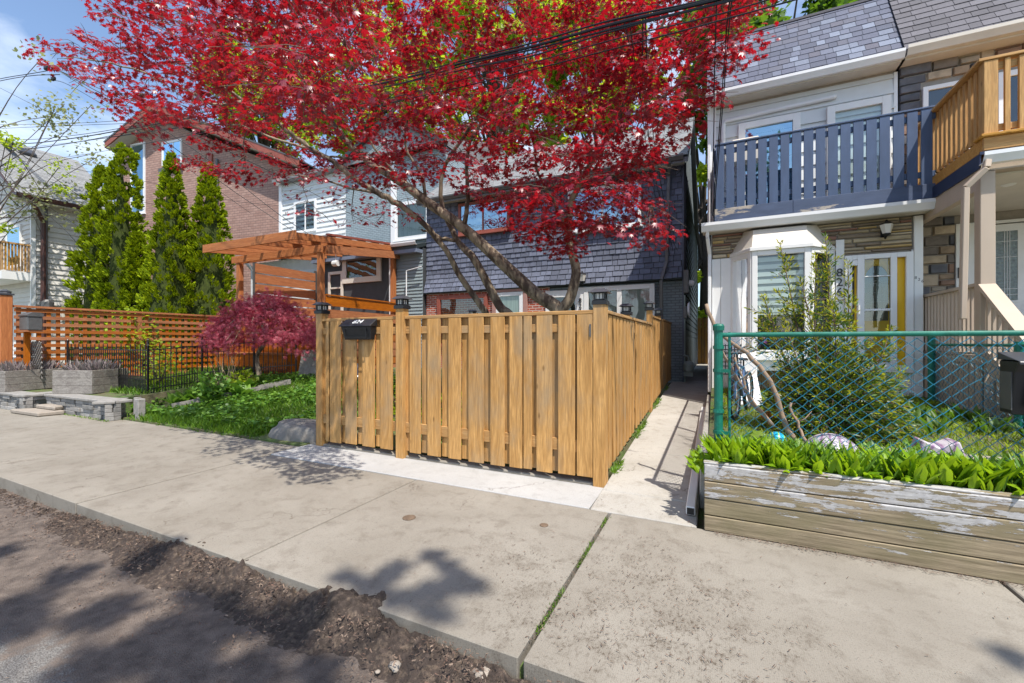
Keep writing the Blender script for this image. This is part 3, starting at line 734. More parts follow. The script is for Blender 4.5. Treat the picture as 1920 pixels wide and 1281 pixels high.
# bay window
A_, B_, C_, D_ = (xa, 8.93, 0), (0.58, 8.46, 0), (1.43, 8.46, 0), (xb, 8.93, 0)
bay = None
b = MB()
b.prism([(A_[0]-.02, 8.93), (B_[0]-.02, 8.43), (C_[0]+.02, 8.43), (D_[0]+.02, 8.93)], 1.18, 1.27, 'z')
b.prism([(A_[0]+.02, 8.93), (B_[0]+.02, 8.52), (C_[0]-.02, 8.52), (D_[0]-.02, 8.93)], 1.0, 1.18, 'z')
bay = b.build('bay_window', M['white'], H, bevel=0.004)
b = MB(); b.prism([(A_[0]-.03, 8.93), (B_[0]-.03, 8.41), (C_[0]+.03, 8.41), (D_[0]+.03, 8.93)], 3.06, 3.12, 'z'); b.build('head_board', M['white'], bay, bevel=.004)
b = MB()   # sloping head panels up to the soffit
p0 = [(A_[0], 8.93, 3.12), (B_[0], 8.44, 3.12), (C_[0], 8.44, 3.12), (D_[0], 8.93, 3.12)]
p1 = [(A_[0]+.22, 8.93, 3.52), (B_[0]+.04, 8.66, 3.47), (C_[0]-.04, 8.66, 3.47), (D_[0]-.24, 8.93, 3.52)]
b.add(p0 + p1, [(0, 1, 5, 4), (1, 2, 6, 5), (2, 3, 7, 6)]); b.build('bay_roof', M['cream'], bay)
for (p, q, nm) in ((A_, B_, 's'), (B_, C_, 'c'), (C_, D_, 's')):
    T = frame_T(p, q); Ln = (Vector(q) - Vector(p)).length
    f = MB(T); f.ring(0.002, Ln-0.002, 1.27, 3.06, 0.085, -0.02, 0.04); f.build('frame', M['white'], bay, bevel=0.006)
    g = MB(T); g.add([(0.087, 0.02, 1.355), (Ln-0.087, 0.02, 1.355), (Ln-0.087, 0.02, 2.975), (0.087, 0.02, 2.975)], [(0, 1, 2, 3)]); g.build('pane', M['glass'], bay)
    if nm == 'c':
        g = MB(T); z = 2.0
        while z < 2.95: g.box(0.09, Ln-0.09, 0.075, 0.083, z, z + 0.075); z += 0.125
        g.box(0.09, Ln-0.09, 0.07, 0.09, 1.96, 1.985)
        g.build('blind', M['blind'], bay)
        g = MB(T); g.box(0.09, Ln-0.09, 0.10, 0.104, 1.99, 2.97); g.build('blind_backing', surf('sheer_blind', (0.28, 0.31, 0.30), 0.9), bay)
b = MB(); b.prism([(A_[0]+.06, 8.925), (B_[0]+.06, 8.60), (C_[0]-.06, 8.60), (D_[0]-.06, 8.925)], 1.28, 1.285, 'z')
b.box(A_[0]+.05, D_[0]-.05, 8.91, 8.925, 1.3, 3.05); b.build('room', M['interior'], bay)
b = MB(); 
for (x_, z_, r_) in ((0.78, 1.60, .045), (0.87, 1.70, .04), (0.80, 1.50, .03), (0.70, 1.42, .03)):
    for k in range(7):
        t = k * 0.9; b.add([(x_, 8.60, z_), (x_+r_*math.cos(t), 8.59, z_+r_*math.sin(t)), (x_+r_*math.cos(t+.5), 8.585, z_+r_*math.sin(t+.5))], [(0, 1, 2)])
ob = b.build('flower', leafmat('magenta_petal', [(0.55, 0.06, 0.5), (0.65, 0.15, 0.6)], 0.3), None, fix=False)
tagg(ob, 'magenta flowers standing inside the bay window', 'flowers')
# tan ribbed panel under the bay
b = MB()
for i in range(34): b.box(0.56 + i*0.026, 0.56 + i*0.026 + 0.017, 8.86, 8.90, 0.62, 0.995)
b.build('ribbed_panel', surf('tan_ribs', (0.36, 0.24, 0.14), 0.8), H)
# storm door
XS = [xof(p, 8.86) for p in (1584, 1597, 1607, 1620, 1669, 1681, 1698, 1712)]
D = 8.86
b = MB()
z0, z1 = 1.0, 2.93
for a, c in ((0, 1), (2, 3), (4, 5), (6, 7)): b.box(XS[a], XS[c], D-0.03, D+0.03, z0, z1)
for a, c in ((1, 2), (3, 4), (5, 6)):
    b.box(XS[a], XS[c], D-0.03, D+0.03, z1-0.075, z1); b.box(XS[a], XS[c], D-0.03, D+0.03, z0, z0+ (0.12 if a != 3 else 0.16))
b.box(XS[3], XS[4], D-0.025, D+0.02, 2.0, 2.035); b.box(XS[3], XS[4], D-0.02, D+0.015, 2.56, 2.575)
b.box(XS[1], XS[2], D-0.028, D+0.02, 2.76, 2.85)
dr = b.build('storm_door', M['whitealu'], H, bevel=0.004)
b = MB(); b.box(XS[0]+.03, XS[7]-.03, D+0.045, D+0.068, 1.02, 2.9); b.build('door', M['yellow'], dr, bevel=0.004)
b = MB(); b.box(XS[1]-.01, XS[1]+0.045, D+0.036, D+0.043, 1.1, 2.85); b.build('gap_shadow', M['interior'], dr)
cx = (XS[3] + XS[4]) / 2; hw = (XS[4] - XS[3]) / 2 - 0.015
arch = [(cx-hw, 1.84), (cx+hw, 1.84), (cx+hw, 2.50)] + [(cx + hw*math.cos(t), 2.50 + 0.24*math.sin(t)) for t in [math.pi*k/12 for k in range(1, 12)]] + [(cx-hw, 2.50)]
b = MB(); b.prism(arch, D+0.034, D+0.043, 'y'); b.build('arched_glass', surf('dark_reflecting_glass', (0.035, 0.055, 0.05), 0.06, 0.5, 4, spec=1.0), dr)
b = MB()
for t in range(12):
    a0, a1 = math.pi*t/12, math.pi*(t+1)/12
    b.tube([(cx+(hw+.012)*math.cos(a0), D+0.035, 2.5+.255*math.sin(a0)), (cx+(hw+.012)*math.cos(a1), D+0.035, 2.5+.255*math.sin(a1))], 0.012, 6)
b.build('arch_moulding', M['yellow'], dr)
b = MB()
for xg in (-0.5, 0, 0.5): b.tube([(cx+hw*xg, D+0.03, 1.86), (cx+hw*xg, D+0.03, 2.45)], 0.003, 5)
for zg in (2.0, 2.15, 2.3, 2.45): b.tube([(cx-hw, D+0.03, zg), (cx+hw, D+0.03, zg)], 0.003, 5)
b.tube([(cx + hw*.5*math.cos(math.pi*t/10), D+0.03, 2.42 + .08*math.sin(math.pi*t/10)) for t in range(11)], 0.003, 5)
b.build('leaded_bars', M['blind'], dr)
b = MB(); b.add([(XS[3], D, z0+.16), (XS[4], D, z0+.16), (XS[4], D, z1-.075), (XS[3], D, z1-.075)], [(0, 1, 2, 3)]); b.build('pane', M['glass'], dr)
b = MB(); b.box(XS[2]+.005, XS[2]+.03, D-.06, D-.03, 1.95, 2.1); b.build('handle', M['white'], dr)
# house numbers
tx = xof(1575, 8.86)
for ch, py in (('8', 512), ('2', 530), ('6', 548)):
    text_part(ch, 0.19, Matrix.Translation((tx, 8.885, onY(1575, py, 8.885).z)), M['blackmetal'], H)
for k, ch in enumerate('826'):
    text_part(ch, 0.062, Matrix.Translation((xof(1716 + 6.3*k, 8.9), 8.885, onY(1716, 521 + 3.6*k, 8.885).z)), M['blackmetal'], H, 0.006)
# wall lantern
def lantern_light(parent, x, y, z, s=1.0, name='wall_lamp'):
    m = MB(); m.box(x-.035*s, x+.035*s, y-.02, y, z-.07*s, z+.07*s)
    m.tube([(x, y-.01, z-.02*s), (x, y-.07*s, z-.10*s), (x, y-.12*s, z-.07*s)], 0.011*s, 8)
    m.lathe([(0.03*s, -.075*s), (0.052*s, -.05*s), (0.05*s, -.04*s)], (x, y-.12*s, z), 6)
    m.lathe([(0.085*s, 0.085*s), (0.06*s, 0.11*s), (0.02*s, 0.125*s), (0.01*s, .15*s)], (x, y-.12*s, z), 6)
    o = m.build(name, M['blackmetal'], parent)
    g = MB(); g.lathe([(0.045*s, -.04*s), (0.078*s, 0.083*s)], (x, y-.12*s, z), 6); g.build('lamp_glass', M['lampglass'], o)
    return o
p = onY(1657, 436, 8.9); lantern_light(H, p.x, 8.91, p.z, 1.15)
# soffit, gutter, balcony
b = MB(); b.box(-0.2, 3.08, 8.66, 8.93, 3.52, 3.54); b.build('soffit', M['soffit'], H)
gutter(H, TY(8.66), -0.22, 3.06, 3.66, 'whitealu', 0.14, 0.15)
b = MB(); b.box(0.0, 3.03, 8.62, 9.6, 3.665, 3.74); b.build('balcony_deck', M['peelblue'], H)
b = MB(); b.box(-0.0, 1.2, 8.585, 8.615, 3.60, 3.90); b.box(1.203, 3.03, 8.583, 8.613, 3.60, 3.90); b.box(0.0, 3.03, 8.56, 8.60, 3.60, 3.625)
bal = b.build('balcony', M['peelblue'], H, bevel=0.004)
pitch = (3.03 - 0.02) / 18
for i in range(18):
    x0 = 0.02 + i * pitch; m = MB(); m.box(x0, x0 + pitch*0.78 + rnd.uniform(-.004, .004), 8.60, 8.625, 3.902, 5.05 + rnd.uniform(-.006, .006)); m.build('slat', M['bluegrey'], bal, bevel=0.003)
b = MB(); b.box(0.0, 3.04, 8.628, 8.668, 4.02, 4.11); b.box(0.0, 3.04, 8.628, 8.668, 4.90, 4.99); b.box(0.0, 3.04, 8.59, 8.69, 5.06, 5.085); b.build('rail', M['bluegrey'], bal, bevel=0.003)
b = MB(); b.box(0.0, 0.04, 8.67, 9.6, 4.02, 4.11); b.box(0, .04, 8.67, 9.6, 4.9, 4.99)
for i in range(6): b.box(-0.02, 0.0, 8.7+i*.155, 8.7+i*.155+.12, 3.76, 5.05)
b.build('side_rail', M['bluegrey'], bal)
# upper wall
TU = TY(9.62)
w1 = (xof(1395, 9.6), xof(1488, 9.6)); w2 = (xof(1562, 9.6), xof(1655, 9.6))
b = MB(TU); lap(b, -0.04, 2.86, 3.75, 6.2, 0.262, 0.032); b.build('siding', M['whitesiding'], H)
b = MB(TU); b.box(-0.10, 0.03, -0.05, 0.05, 3.75, 6.28); b.build('corner_board', M['whitealu'], H); b = MB(TU); b.box(2.83, 2.88, -.03, 0, 3.75, 6.2); b.build('corner_board', M['whitealu'], H)
for (a, c), gl in ((w1, 'glass_skytint'), (w2, 'glass')):
    f = window(H, TU, a-.10, c+.10, 3.80, 5.80, 0.12, 'white', gl, 'interior', 0.09, hbars=(4.35,), curtain=None if gl == 'glass_skytint' else 'curtainw')
b = MB(TU); b.tube([(0.16, -.06, 4.6), (0.16, -.06, 5.86), (0.2, -.06, 5.92), (1.95, -.06, 5.96), (2.0, -.06, 5.97)], 0.04, 10); b.build('conduit', M['whitealu'], H, smooth=True)
b = MB(TU); b.box(0.3, 0.76, -.34, -.10, 4.95, 5.40); ac = b.build('air_conditioner', M['cream'], H, bevel=0.02)
b = MB(TU)
for i in range(6): b.box(0.52+i*.035, 0.54+i*.035, -.345, -.341, 5.29, 5.35)
b.build('grille', M['blackmetal'], ac)
b = MB(); b.box(-0.12, 2.9, 9.34, 9.62, 6.24, 6.27); b.build('upper_soffit', M['cream'], H)
gutter(H, TY(9.36), -0.16, 2.88, 6.40, 'whitealu', 0.13, 0.14)
# mansard
def slope_T(x0, yb, zb, yt, zt):
    d = Vector((0, yt-yb, zt-zb)); Ls = d.length; d.normalize()
    n = Vector((1, 0, 0)).cross(d)     # local y (into the roof)
    n = -n if n.y < 0 else n
    return Matrix(((1, 0, 0, x0), (0, n.y, d.y, yb), (0, n.z, d.z, zb), (0, 0, 0, 1))), Ls
T, Ls = slope_T(-0.14, 9.36, 6.38, 10.2, 7.95)
b = MB(T); shingles(b, 3.04, Ls, 0.155, 0.13, 0.25, 0.012, 0.005); b.build('mansard', M['mansard'], H)
b = MB(); b.prism([(9.37, 6.37), (10.21, 7.94), (18, 7.94), (18, 6.37)], -0.13, 2.89, 'x'); b.build('roof_core', M['mortar'], H)
b = MB(); b.box(-0.16, 2.89, 10.17, 18, 7.945, 7.99); b.build('roof_cap', M['mansard2'], H)
pipe_sq(H, [(-0.12, 8.62, 3.55), (-0.12, 8.66, 3.42), (-0.085, 8.86, 3.15), (-0.085, 8.86, 0.55)], 0.075, 0.06, 'whitealu')
pipe_sq(H, [(-0.10, 9.42, 6.3), (-0.10, 9.56, 6.1), (-0.10, 9.56, 3.7)], 0.07, 0.06, 'whitealu')

# ============================================================ stone house at the far right
S = thing('stone_house', 'stone fronted row house with raised beige porch and new wood balcony', 'house', (3.0, 9.5, 0.5))
b = MB(); b.box(2.97, 9, 9.62, 18, 0.3, 6.35); b.build('wall', M['mortar'], S)
dx0, dx1 = 3.62, 4.75
b = MB(TY(9.62)); stones(b, 2.9, 6.5, 3.6, 6.32, (0.10, 0.21), (0.16, 0.46), 0.014, holes=[(3.19, 3.81, 4.2, 5.83), (4.11, 5.09, 3.6, 5.83)], jd=0.05)
stones(b, 2.97, 6.5, 0.5, 3.6, (0.11, 0.22), (0.16, 0.46), 0.014, holes=[(dx0, dx1, 1.3, 3.5)], jd=0.05); b.build('stone_facing', M['stone_d'], S)
f = window(S, TY(9.6), 3.2, 3.80, 4.25, 5.82, 0.07, 'whitealu', 'glass', 'interior', 0.06)
b = MB(); b.lathe([(0.02, 0), (.05, .15), (.03, .4), (.002, .62)], (3.42, 9.47, 4.9), 5); ob = b.build('leaf_ornament', surf('lime_plastic', (0.12, 0.62, 0.05), 0.4), None)
tagg(ob, 'bright lime green leaf shaped ornament at the upper window of the stone house', 'ornament')
window(S, TY(9.6), 4.12, 5.08, 3.75, 5.82, 0.09, 'whitealu', 'glass', 'interior', 0.06)
# door
b = MB(TY(9.6)); b.box(dx0, dx0+.34, -.04, 0, 1.32, 3.45); b.box(dx0+.34, dx0+.40, -.06, 0, 1.32, 3.45); b.box(dx0+.40, dx1, -.04, 0, 3.40, 3.45); b.box(dx1-.06, dx1, -.04, 0, 1.32, 3.40)
fr = b.build('door_frame', M['white'], S, bevel=0.004)
b = MB(TY(9.58)); b.box(4.04, 4.68, -.035, 0.01, 1.32, 3.38); dr = b.build('front_door', M['white'], S, bevel=0.005)
b = MB(TY(9.545)); b.ring(4.05, 4.37, 2.12, 3.30, 0.035, -.012, 0); b.build('glass_trim', M['white'], dr)
b = MB(TY(9.545)); b.box(4.085, 4.335, -.006, 0, 2.155, 3.265); b.build('door_glass', surf('textured_door_glass', (0.10, 0.13, 0.12), 0.15, 0.7, 26, spec=0.9, bmp=0.6, bsc=40), dr)
b = MB(TY(9.536))
for xq in (0.10, 0.13, 0.16): b.tube([(4.085+xq, 0, 2.16), (4.085+xq, 0, 3.26)], 0.004, 5)
for zq in (2.25, 2.34, 2.85, 3.1): b.tube([(4.085, 0, zq), (4.335, 0, zq)], 0.004, 5)
b.build('leading', M['whitealu'], dr)
b = MB(TY(9.545)); b.tube([(4.47, 0, 2.30), (4.47, -.03, 2.30)], 0.032, 14); b.tube([(4.47, 0, 2.08), (4.47, -.03, 2.08)], 0.036, 14)
b.tube([(4.47, -.03, 2.06), (4.49, -.07, 2.0), (4.49, -.07, 1.86), (4.47, -.02, 1.80)], 0.012, 8); b.tube([(4.47, 0, 1.79), (4.47, -.02, 1.79)], 0.026, 12)
b.build('handle', M['blackmetal'], dr)
b = MB(TY(9.555)); b.box(3.64, 3.675, -.02, 0, 2.55, 2.72); b.build('door_bell', M['blackplastic'], fr)
# porch
b = MB(); b.box(3.0, 7.5, 7.3, 9.6, 1.22, 1.32); po = b.build('porch', M['beige'], S)
b = MB()
y = 7.42
while y < 9.55:
    b.box(3.04, 3.075, y, y+0.045, 1.36, 2.20); y += 0.105
b.box(3.02, 3.10, 7.48, 9.6, 1.33, 1.36); b.box(3.005, 3.115, 7.48, 9.6, 2.205, 2.245); b.build('railing', M['beige'], po)
b = MB(); y = 7.34
while y < 9.55: b.box(3.0, 3.025, y, y+0.11, 0.5, 1.215); y += 0.135
x = 3.03
while x < 4.0: b.box(x, x+.11, 7.30, 7.325, 0.5, 1.215); x += .135
b.build('skirting', M['beige'], po)
b = MB(); b.box(3.0, 3.14, 7.33, 7.47, 1.325, 3.62); b.build('post', M['beige'], po, bevel=0.006)
b = MB(); b.box(5.8, 5.94, 7.33, 7.47, 1.325, 3.62); b.build('post', M['beige'], po, bevel=0.006)
b = MB(); b.box(3.005, 3.10, 7.475, 9.6, 3.42, 3.66); b.box(3.0, 7.5, 7.33, 7.47, 3.625, 3.70); b.build('beam', M['beige'], po)
b = MB(); b.box(3.10, 7.5, 7.48, 9.6, 3.60, 3.625); so_ = b.build('porch_ceiling', M['cream'], po)
b = MB(); b.lathe([(0.075, 0), (0.06, -.012)], (3.55, 8.0, 3.598), 20); b.build('ceiling_light', M['white'], po)
gutter(S, TY(7.31), 2.98, 7.5, 3.82, 'whitealu', 0.13, 0.13)
b = MB(); b.box(2.985, 3.0, 7.31, 9.58, 3.66, 3.84); b.box(2.985, 7.5, 7.295, 7.31, 3.825, 3.86); b.build('flashing', surf('navy_flashing', (0.02, 0.03, 0.07), 0.4), po)
for i, (yy, n_) in enumerate(((7.02, 0), (6.76, 1), (6.5, 2), (6.24, 3))):
    m = MB(); m.box(3.10, 4.25, yy, yy+0.28, 1.10 - 0.19*n_, 1.15 - 0.19*n_); m.box(3.12, 4.23, yy+0.24, yy+.262, 0.5, 1.10-.19*n_); m.build('step', M['beige'], po)
def rail_slope(x):
    m = MB(); p0, p1 = Vector((x, 7.34, 2.20)), Vector((x, 6.15, 1.22))
    m.beam(p0, p1, 0.16, 0.045); m.beam(p0 - Vector((0, 0, .9)), p1 - Vector((0, 0, .72)), 0.04, 0.2)
    for i in range(11):
        t = (i + .5) / 11; q = p0.lerp(p1, t); m.box(x-.018, x+.018, q.y-.02, q.y+.02, q.z-.84, q.z-.03)
    m.box(x-.045, x+.045, 6.06, 6.15, .5, 1.24)
    return m.build('stair_rail', M['beige'], po)
rail_slope(3.06)
pipe_sq(S, [(3.02, 7.22, 3.72), (3.0, 7.2, 3.62), (2.83, 7.24, 3.42), (2.81, 7.26, 1.78)], 0.075, 0.06, 'beige')
# wooden balcony
b = MB(); b.box(3.02, 7.5, 7.30, 7.34, 3.87, 4.03); b.box(3.02, 3.06, 7.345, 9.58, 3.87, 4.03); b.box(2.98, 7.5, 7.25, 7.45, 4.033, 4.065)
wb = b.build('wood_balcony', M['newdeck_h'], S, bevel=0.004)
b = MB(); b.box(3.07, 7.5, 7.46, 9.55, 4.03, 4.06); b.build('deck', M['newdeck_d'], wb)
for xx in (3.03, 4.6, 6.2): m = MB(); m.box(xx, xx+.13, 7.32, 7.45, 4.07, 4.99); m.build('post', M['newdeck_v'], wb, bevel=0.005)
for bb_ in ((2.98, 7.5, 7.31, 7.46, 4.995, 5.03), (3.17, 7.5, 7.365, 7.40, 4.12, 4.20), (3.17, 7.5, 7.365, 7.40, 4.88, 4.97)): b = MB(); b.box(*bb_); b.build('rail', M['newdeck_h'], wb, bevel=0.004)
b = MB(); b.box(2.98, 3.13, 7.465, 9.55, 4.995, 5.03); b.box(3.085, 3.12, 7.46, 9.55, 4.12, 4.20); b.box(3.085, 3.12, 7.46, 9.55, 4.88, 4.97); b.build('side_rail', M['newdeck_d'], wb, bevel=0.004)
y = 7.53
while y < 9.5: m = MB(); m.box(3.045, 3.083, y, y+.07, 4.07, 4.98); m.build('baluster', M['newdeck_v'], wb, bevel=0.003); y += 0.135
x = 3.22
while x < 4.5: m = MB(); m.box(x, x+.05, 7.325, 7.363, 4.07, 4.98); m.build('baluster', M['newdeck_v'], wb, bevel=0.003); x += 0.125
b = MB(); b.box(2.86, 7.0, 9.34, 9.62, 6.24, 6.27); b.build('upper_soffit', M['cream'], S)
gutter(S, TY(9.34), 2.90, 7.0, 6.42, 'cream', 0.14, 0.15)
T, Ls = slope_T(2.90, 9.34, 6.42, 10.28, 8.15)
b = MB(T); shingles(b, 4.2, Ls, 0.15, 0.15, 0.28, 0.014, 0.005); b.build('mansard', M['mansard2'], S)
b = MB(); b.prism([(9.36, 6.4), (10.29, 8.13), (18, 8.13), (18, 6.4)], 2.91, 7.5, 'x'); b.build('roof_core', M['mansard2'], S)

# ============================================================ dark shingled house behind the new fence
K = thing('shingled_house', 'dark slate shingled two storey house with red brick and white framed lower windows', 'house', (-4.8, 12, 0.4))
XL, XR = -8.95, -0.76
b = MB(); b.box(XL, XR, 12.02, 24, 0.2, 6.2); b.prism([(12.02, 6.2), (15.6, 8.85), (19.2, 6.2)], XL, XR, 'x'); b.build('wall', M['greybrick2'], K)
b = MB(); b.box(XL, -4.45, 11.985, 12.02, 0.3, 3.3); b.build('red_brick_facing', M['redbrick'], K)
fl = lambda z: 0.16 * max(0, 1 - z / 0.55) + 0.0
b = MB(TY(12.0, XL, 3.16)); shingles(b, XR - XL, 3.0, 0.158, 0.13, 0.30, 0.028, 0.014, fl, gap=0.008,
    clip=lambda x, z: not (1.35 < x < 3.2 and 1.85 < z < 2.9) and not (5.1 < x < 7.15 and 1.5 < z < 2.75)); b.build('shingle_wall', M['shingle'], K)
b = MB(); b.prism([(11.86, 3.12), (12.0, 3.12), (12.0, 3.75), (11.86, 3.16)], XL, XR, 'x'); b.box(XL, XR, 12.0, 12.015, 3.1, 6.1); b.build('shingle_backing', M['darksiding'], K)
# lower openings (left unit)
def opening(x0p, x1p, zt, Y, **kw): return window(K, TY(Y), xof(x0p, Y), xof(x1p, Y), kw.pop('zb', 1.3), zt, **kw)
opening(822, 916, 3.03, 11.99, fw=0.13, frame='redbrown', glass='glass', back='curtain', curtain='curtain', proud=0.10)
b = MB(TY(11.98)); a, c = xof(925, 11.98), xof(990, 11.98); b.ring(a, c, 0.5, 3.17, 0.13, -.10, 0); pt = b.build('door_surround', M['pinktrim'], K, bevel=0.006)
window(K, TY(11.94), a+.135, c-.135, 0.6, 3.03, 0.12, 'whitealu', 'glass', 'interior', 0.05, curtain='curtain', name='storm_door')
# right unit
opening(1024, 1092, 3.0, 11.98, fw=0.2, frame='white', curtain='interior', proud=0.06, zb=0.5, name='white_door')
b = MB(TY(11.98)); a, c = xof(1086, 11.98), xof(1232, 11.98)
window(K, TY(11.98), xof(1096, 11.98), xof(1228, 11.98), 0.9, 3.05, 0.13, 'white', 'glass', 'curtainw', 0.08, muntins=(xof(1162, 11.98)-.04, xof(1162, 11.98), xof(1162, 11.98)+.04), curtain='curtainw')
for ch, py in (('8', 564), ('2', 574), ('4', 584)):
    text_part(ch, 0.19, Matrix.Translation((xof(1087.5, 11.9), 11.905, onY(1087, py, 11.905).z)), M['blackmetal'], K)
b = MB(); b.box(xof(1080, 11.95), xof(1096, 11.95)-.01, 11.915, 11.98, .5, 3.05); b.build('number_board', M['white'], K)
p = onY(1094, 528, 11.8); lantern_light(K, p.x, 11.84, p.z + .05, 1.5)
# upper windows
window(K, TY(11.98), -7.62, -5.75, 4.98, 6.02, 0.09, 'redbrown', 'glass_skytint', 'interior', 0.07, muntins=(-6.7,), sill=True)
window(K, TY(11.98), -3.86, -1.80, 4.66, 5.88, 0.08, 'whitealu', 'glass_skytint', 'interior', 0.07, muntins=(-2.85,), sill=True)
# eaves, roof
b = MB(); b.box(XL-.1, XR+.05, 11.66, 12.02, 6.12, 6.15); b.build('soffit', M['soffit'], K)
gutter(K, TY(11.66), XL-.1, XR+.05, 6.24, 'greymetal', 0.13, 0.13)
T, Ls = slope_T(XL-.12, 11.6, 6.22, 15.6, 9.05)
b = MB(T); shingles(b, XR-XL+.28, Ls, 0.15, 0.24, 0.36, 0.012, 0.003); b.build('roof', M['roofgrey'], K)
b = MB(); b.prism([(11.62, 6.17), (15.6, 9.0), (19.6, 6.17), (19.6, 6.05), (15.6, 8.85), (11.62, 6.05)], XL-.12, XR+.15, 'x'); b.build('roof_deck', M['greymetal'], K)
pipe_sq(K, [(xof(1255, 11.6), 11.6, 6.12), (xof(1253, 11.75), 11.9, 5.85), (xof(1250, 11.9), 11.9, 3.6), (xof(1240, 11.75), 11.74, 3.1), (xof(1240, 11.75), 11.85, 0.5)], 0.10, 0.08, 'greymetal')
b = MB(frame_T((XR+.001, 12.03, 0), (XR+.001, 24, 0)) ) ; 
b.T = Matrix(((0, -1, 0, XR+.001), (1, 0, 0, 12.03), (0, 0, 1, 0), (0, 0, 0, 1)))
lap(b, 0, 10, 0.45, 6.1, 0.20, 0.03); b.build('side_siding', M['darksiding'], K)
b = MB(); b.box(XR-.0, XR+.03, 11.97, 12.08, .4, 6.15); b.build('corner_board', M['shingle'], K)
# electric service on the corner
b = MB(); 
for k in range(5): b.tube([(XR+.05+.02*k, 11.95+.02*k, 6.1-.1*k), (XR+.045+rnd.uniform(-.02, .02), 11.98, 5), (XR+.05+rnd.uniform(-.02, .02), 11.98, 4), (XR+.05, 12.0, 3.3-.1*k)], 0.012, 6)
b.tube([(XR+.06, 12.1, 6.2), (XR+.06, 12.1, 3.2)], 0.03, 8); b.build('service_cables', M['cable'], K)
b = MB(); b.box(XR+.03, XR+.16, 11.85, 12.15, 2.75, 3.35); b.box(XR+.03, XR+.12, 11.75, 11.9, 2.1, 2.4); mt = b.build('meter_box', M['greymetal'], K, bevel=0.01)
b = MB(); b.lathe([(0.07, 0), (0.08, .06), (0.05, .12)], (0, 0, 0), 14); b.v = [(XR+.16+v[2], 12.02+v[0], 3.02+v[1]) for v in b.v]; b.build('meter_dial', M['whitealu'], mt)
b = MB()
for k in range(4): b.tube([(XR+.14+.01*k, 11.93+(0.16+.012*k)*math.cos(t*math.pi/9), 2.32+(0.16+.012*k)*math.sin(t*math.pi/9)) for t in range(19)], 0.009, 6)
b.build('cable_coil', M['whitealu'], K)
b = MB(); b.lathe([(0.10, 0), (0.13, .05), (0.13, .2), (0.09, .27), (0.03, .29)], (XR+.16, 11.7, 0.72), 14); b.box(XR+.05, XR+.27, 11.64, 11.76, 0.62, 0.74)
b.tube([(XR+.03, 11.75, 1.15), (XR+.16, 11.72, 1.12), (XR+.16, 11.72, .98)], .025, 8); b.tube([(XR+.06, 11.9, .4), (XR+.06, 11.9, 2.7)], .02, 8)
gm = b.build('gas_meter', surf('grey_green_enamel', (0.22, 0.27, 0.25), 0.45), K)

# ============================================================ painted grey brick house and its deck
G = thing('grey_brick_house', 'pale grey painted brick house with an enclosed front porch behind the wooden pergola', 'house', (-11.5, 12.5, 0.7))
b = MB(); b.box(-14.0, -8.97, 13.2, 24, 0.3, 8.75); b.build('wall', M['greybrick'], G)
window(G, TY(13.19), xof(742, 13.19), xof(800, 13.19)+.15, 5.42, 6.9, 0.13, 'whitealu', 'glass', 'curtain', 0.08, curtain='curtain', sill=True)
b = MB(); b.box(xof(733, 13.1), xof(741, 13.1), 13.08, 13.19, 4.9, 8.6); b.build('downspout', M['whitealu'], G)
b = MB(); b.box(-13.98, -8.97, 11.82, 13.2, 0.3, 4.7); b.build('porch_wall', surf('charcoal_wall', (0.05, 0.055, 0.06), 0.7, isl=0), G)
b = MB(TY(11.82)); lap(b, -10.35, -8.97, 0.5, 4.55, 0.115, 0.03); b.build('porch_siding', M['greyboard'], G)
b = MB(); b.prism([(11.5, 4.62), (13.2, 5.2), (13.2, 5.28), (11.5, 4.75)], -14.0, -8.96, 'x'); b.build('porch_roof', M['darksiding'], G)
b = MB(); b.box(-14, -8.97, 11.5, 11.82, 4.50, 4.62); b.build('porch_fascia', surf('slate_fascia', (0.16, 0.19, 0.25), 0.5), G)
gutter(G, TY(11.5), -10.3, -8.97, 4.86, 'whitealu', 0.11, 0.12)
pipe_sq(G, [(-10.28, 11.42, 4.75), (-10.28, 11.72, 4.55), (-10.28, 11.74, 0.9)], 0.12, 0.08, 'whitealu')
T11 = TY(11.80)
wz = lambda px, py: onY(px, py, 11.8).z
window(G, T11, xof(644, 11.8), xof(716, 11.8), wz(680, 530), wz(680, 458), 0.20, 'cream', 'glass', 'interior', 0.07)
b = MB(T11); a, c = xof(607, 11.8), xof(645, 11.8)-.02; b.ring(a+.28, c, 2.1, wz(626, 510), 0.11, -.05, 0)
for zz in (3.0, 3.5): b.box(a+.39, c-.11, -.04, 0, zz, zz+.06)
b.build('screen_door', M['cream'], G, bevel=0.004)
b = MB(); b.tube([(xof(790, 11.6), 11.6, onY(790, 500, 11.6).z), (xof(762, 11.6), 11.6, onY(762, 508, 11.6).z), (xof(762, 11.6), 11.6, onY(762, 555, 11.6).z)], 0.02, 8); b.build('conduit', M['whitealu'], G)
b = MB(); b.prism([(12.9, 8.72), (12.9, 8.85), (17.5, 10.6), (22, 8.85), (22, 8.72)], -14.1, -8.9, 'x'); b.build('roof', M['roofgrey2'], G)
b = MB(); b.prism([(-14.05, 8.72), (-11.4, 10.1), (-8.9, 8.72)], 12.95, 15.5, 'y'); gb = b.build('gable', M['greyboard'], G)
b = MB(); b.beam((-14.2, 12.9, 8.70), (-11.4, 12.9, 10.2), 0.3, 0.16, (0, 0, 1)); b.beam((-8.8, 12.9, 8.70), (-11.4, 12.905, 10.2), 0.3, 0.16, (0, 0, 1)); b.build('gable_trim', M['darksiding'], G)

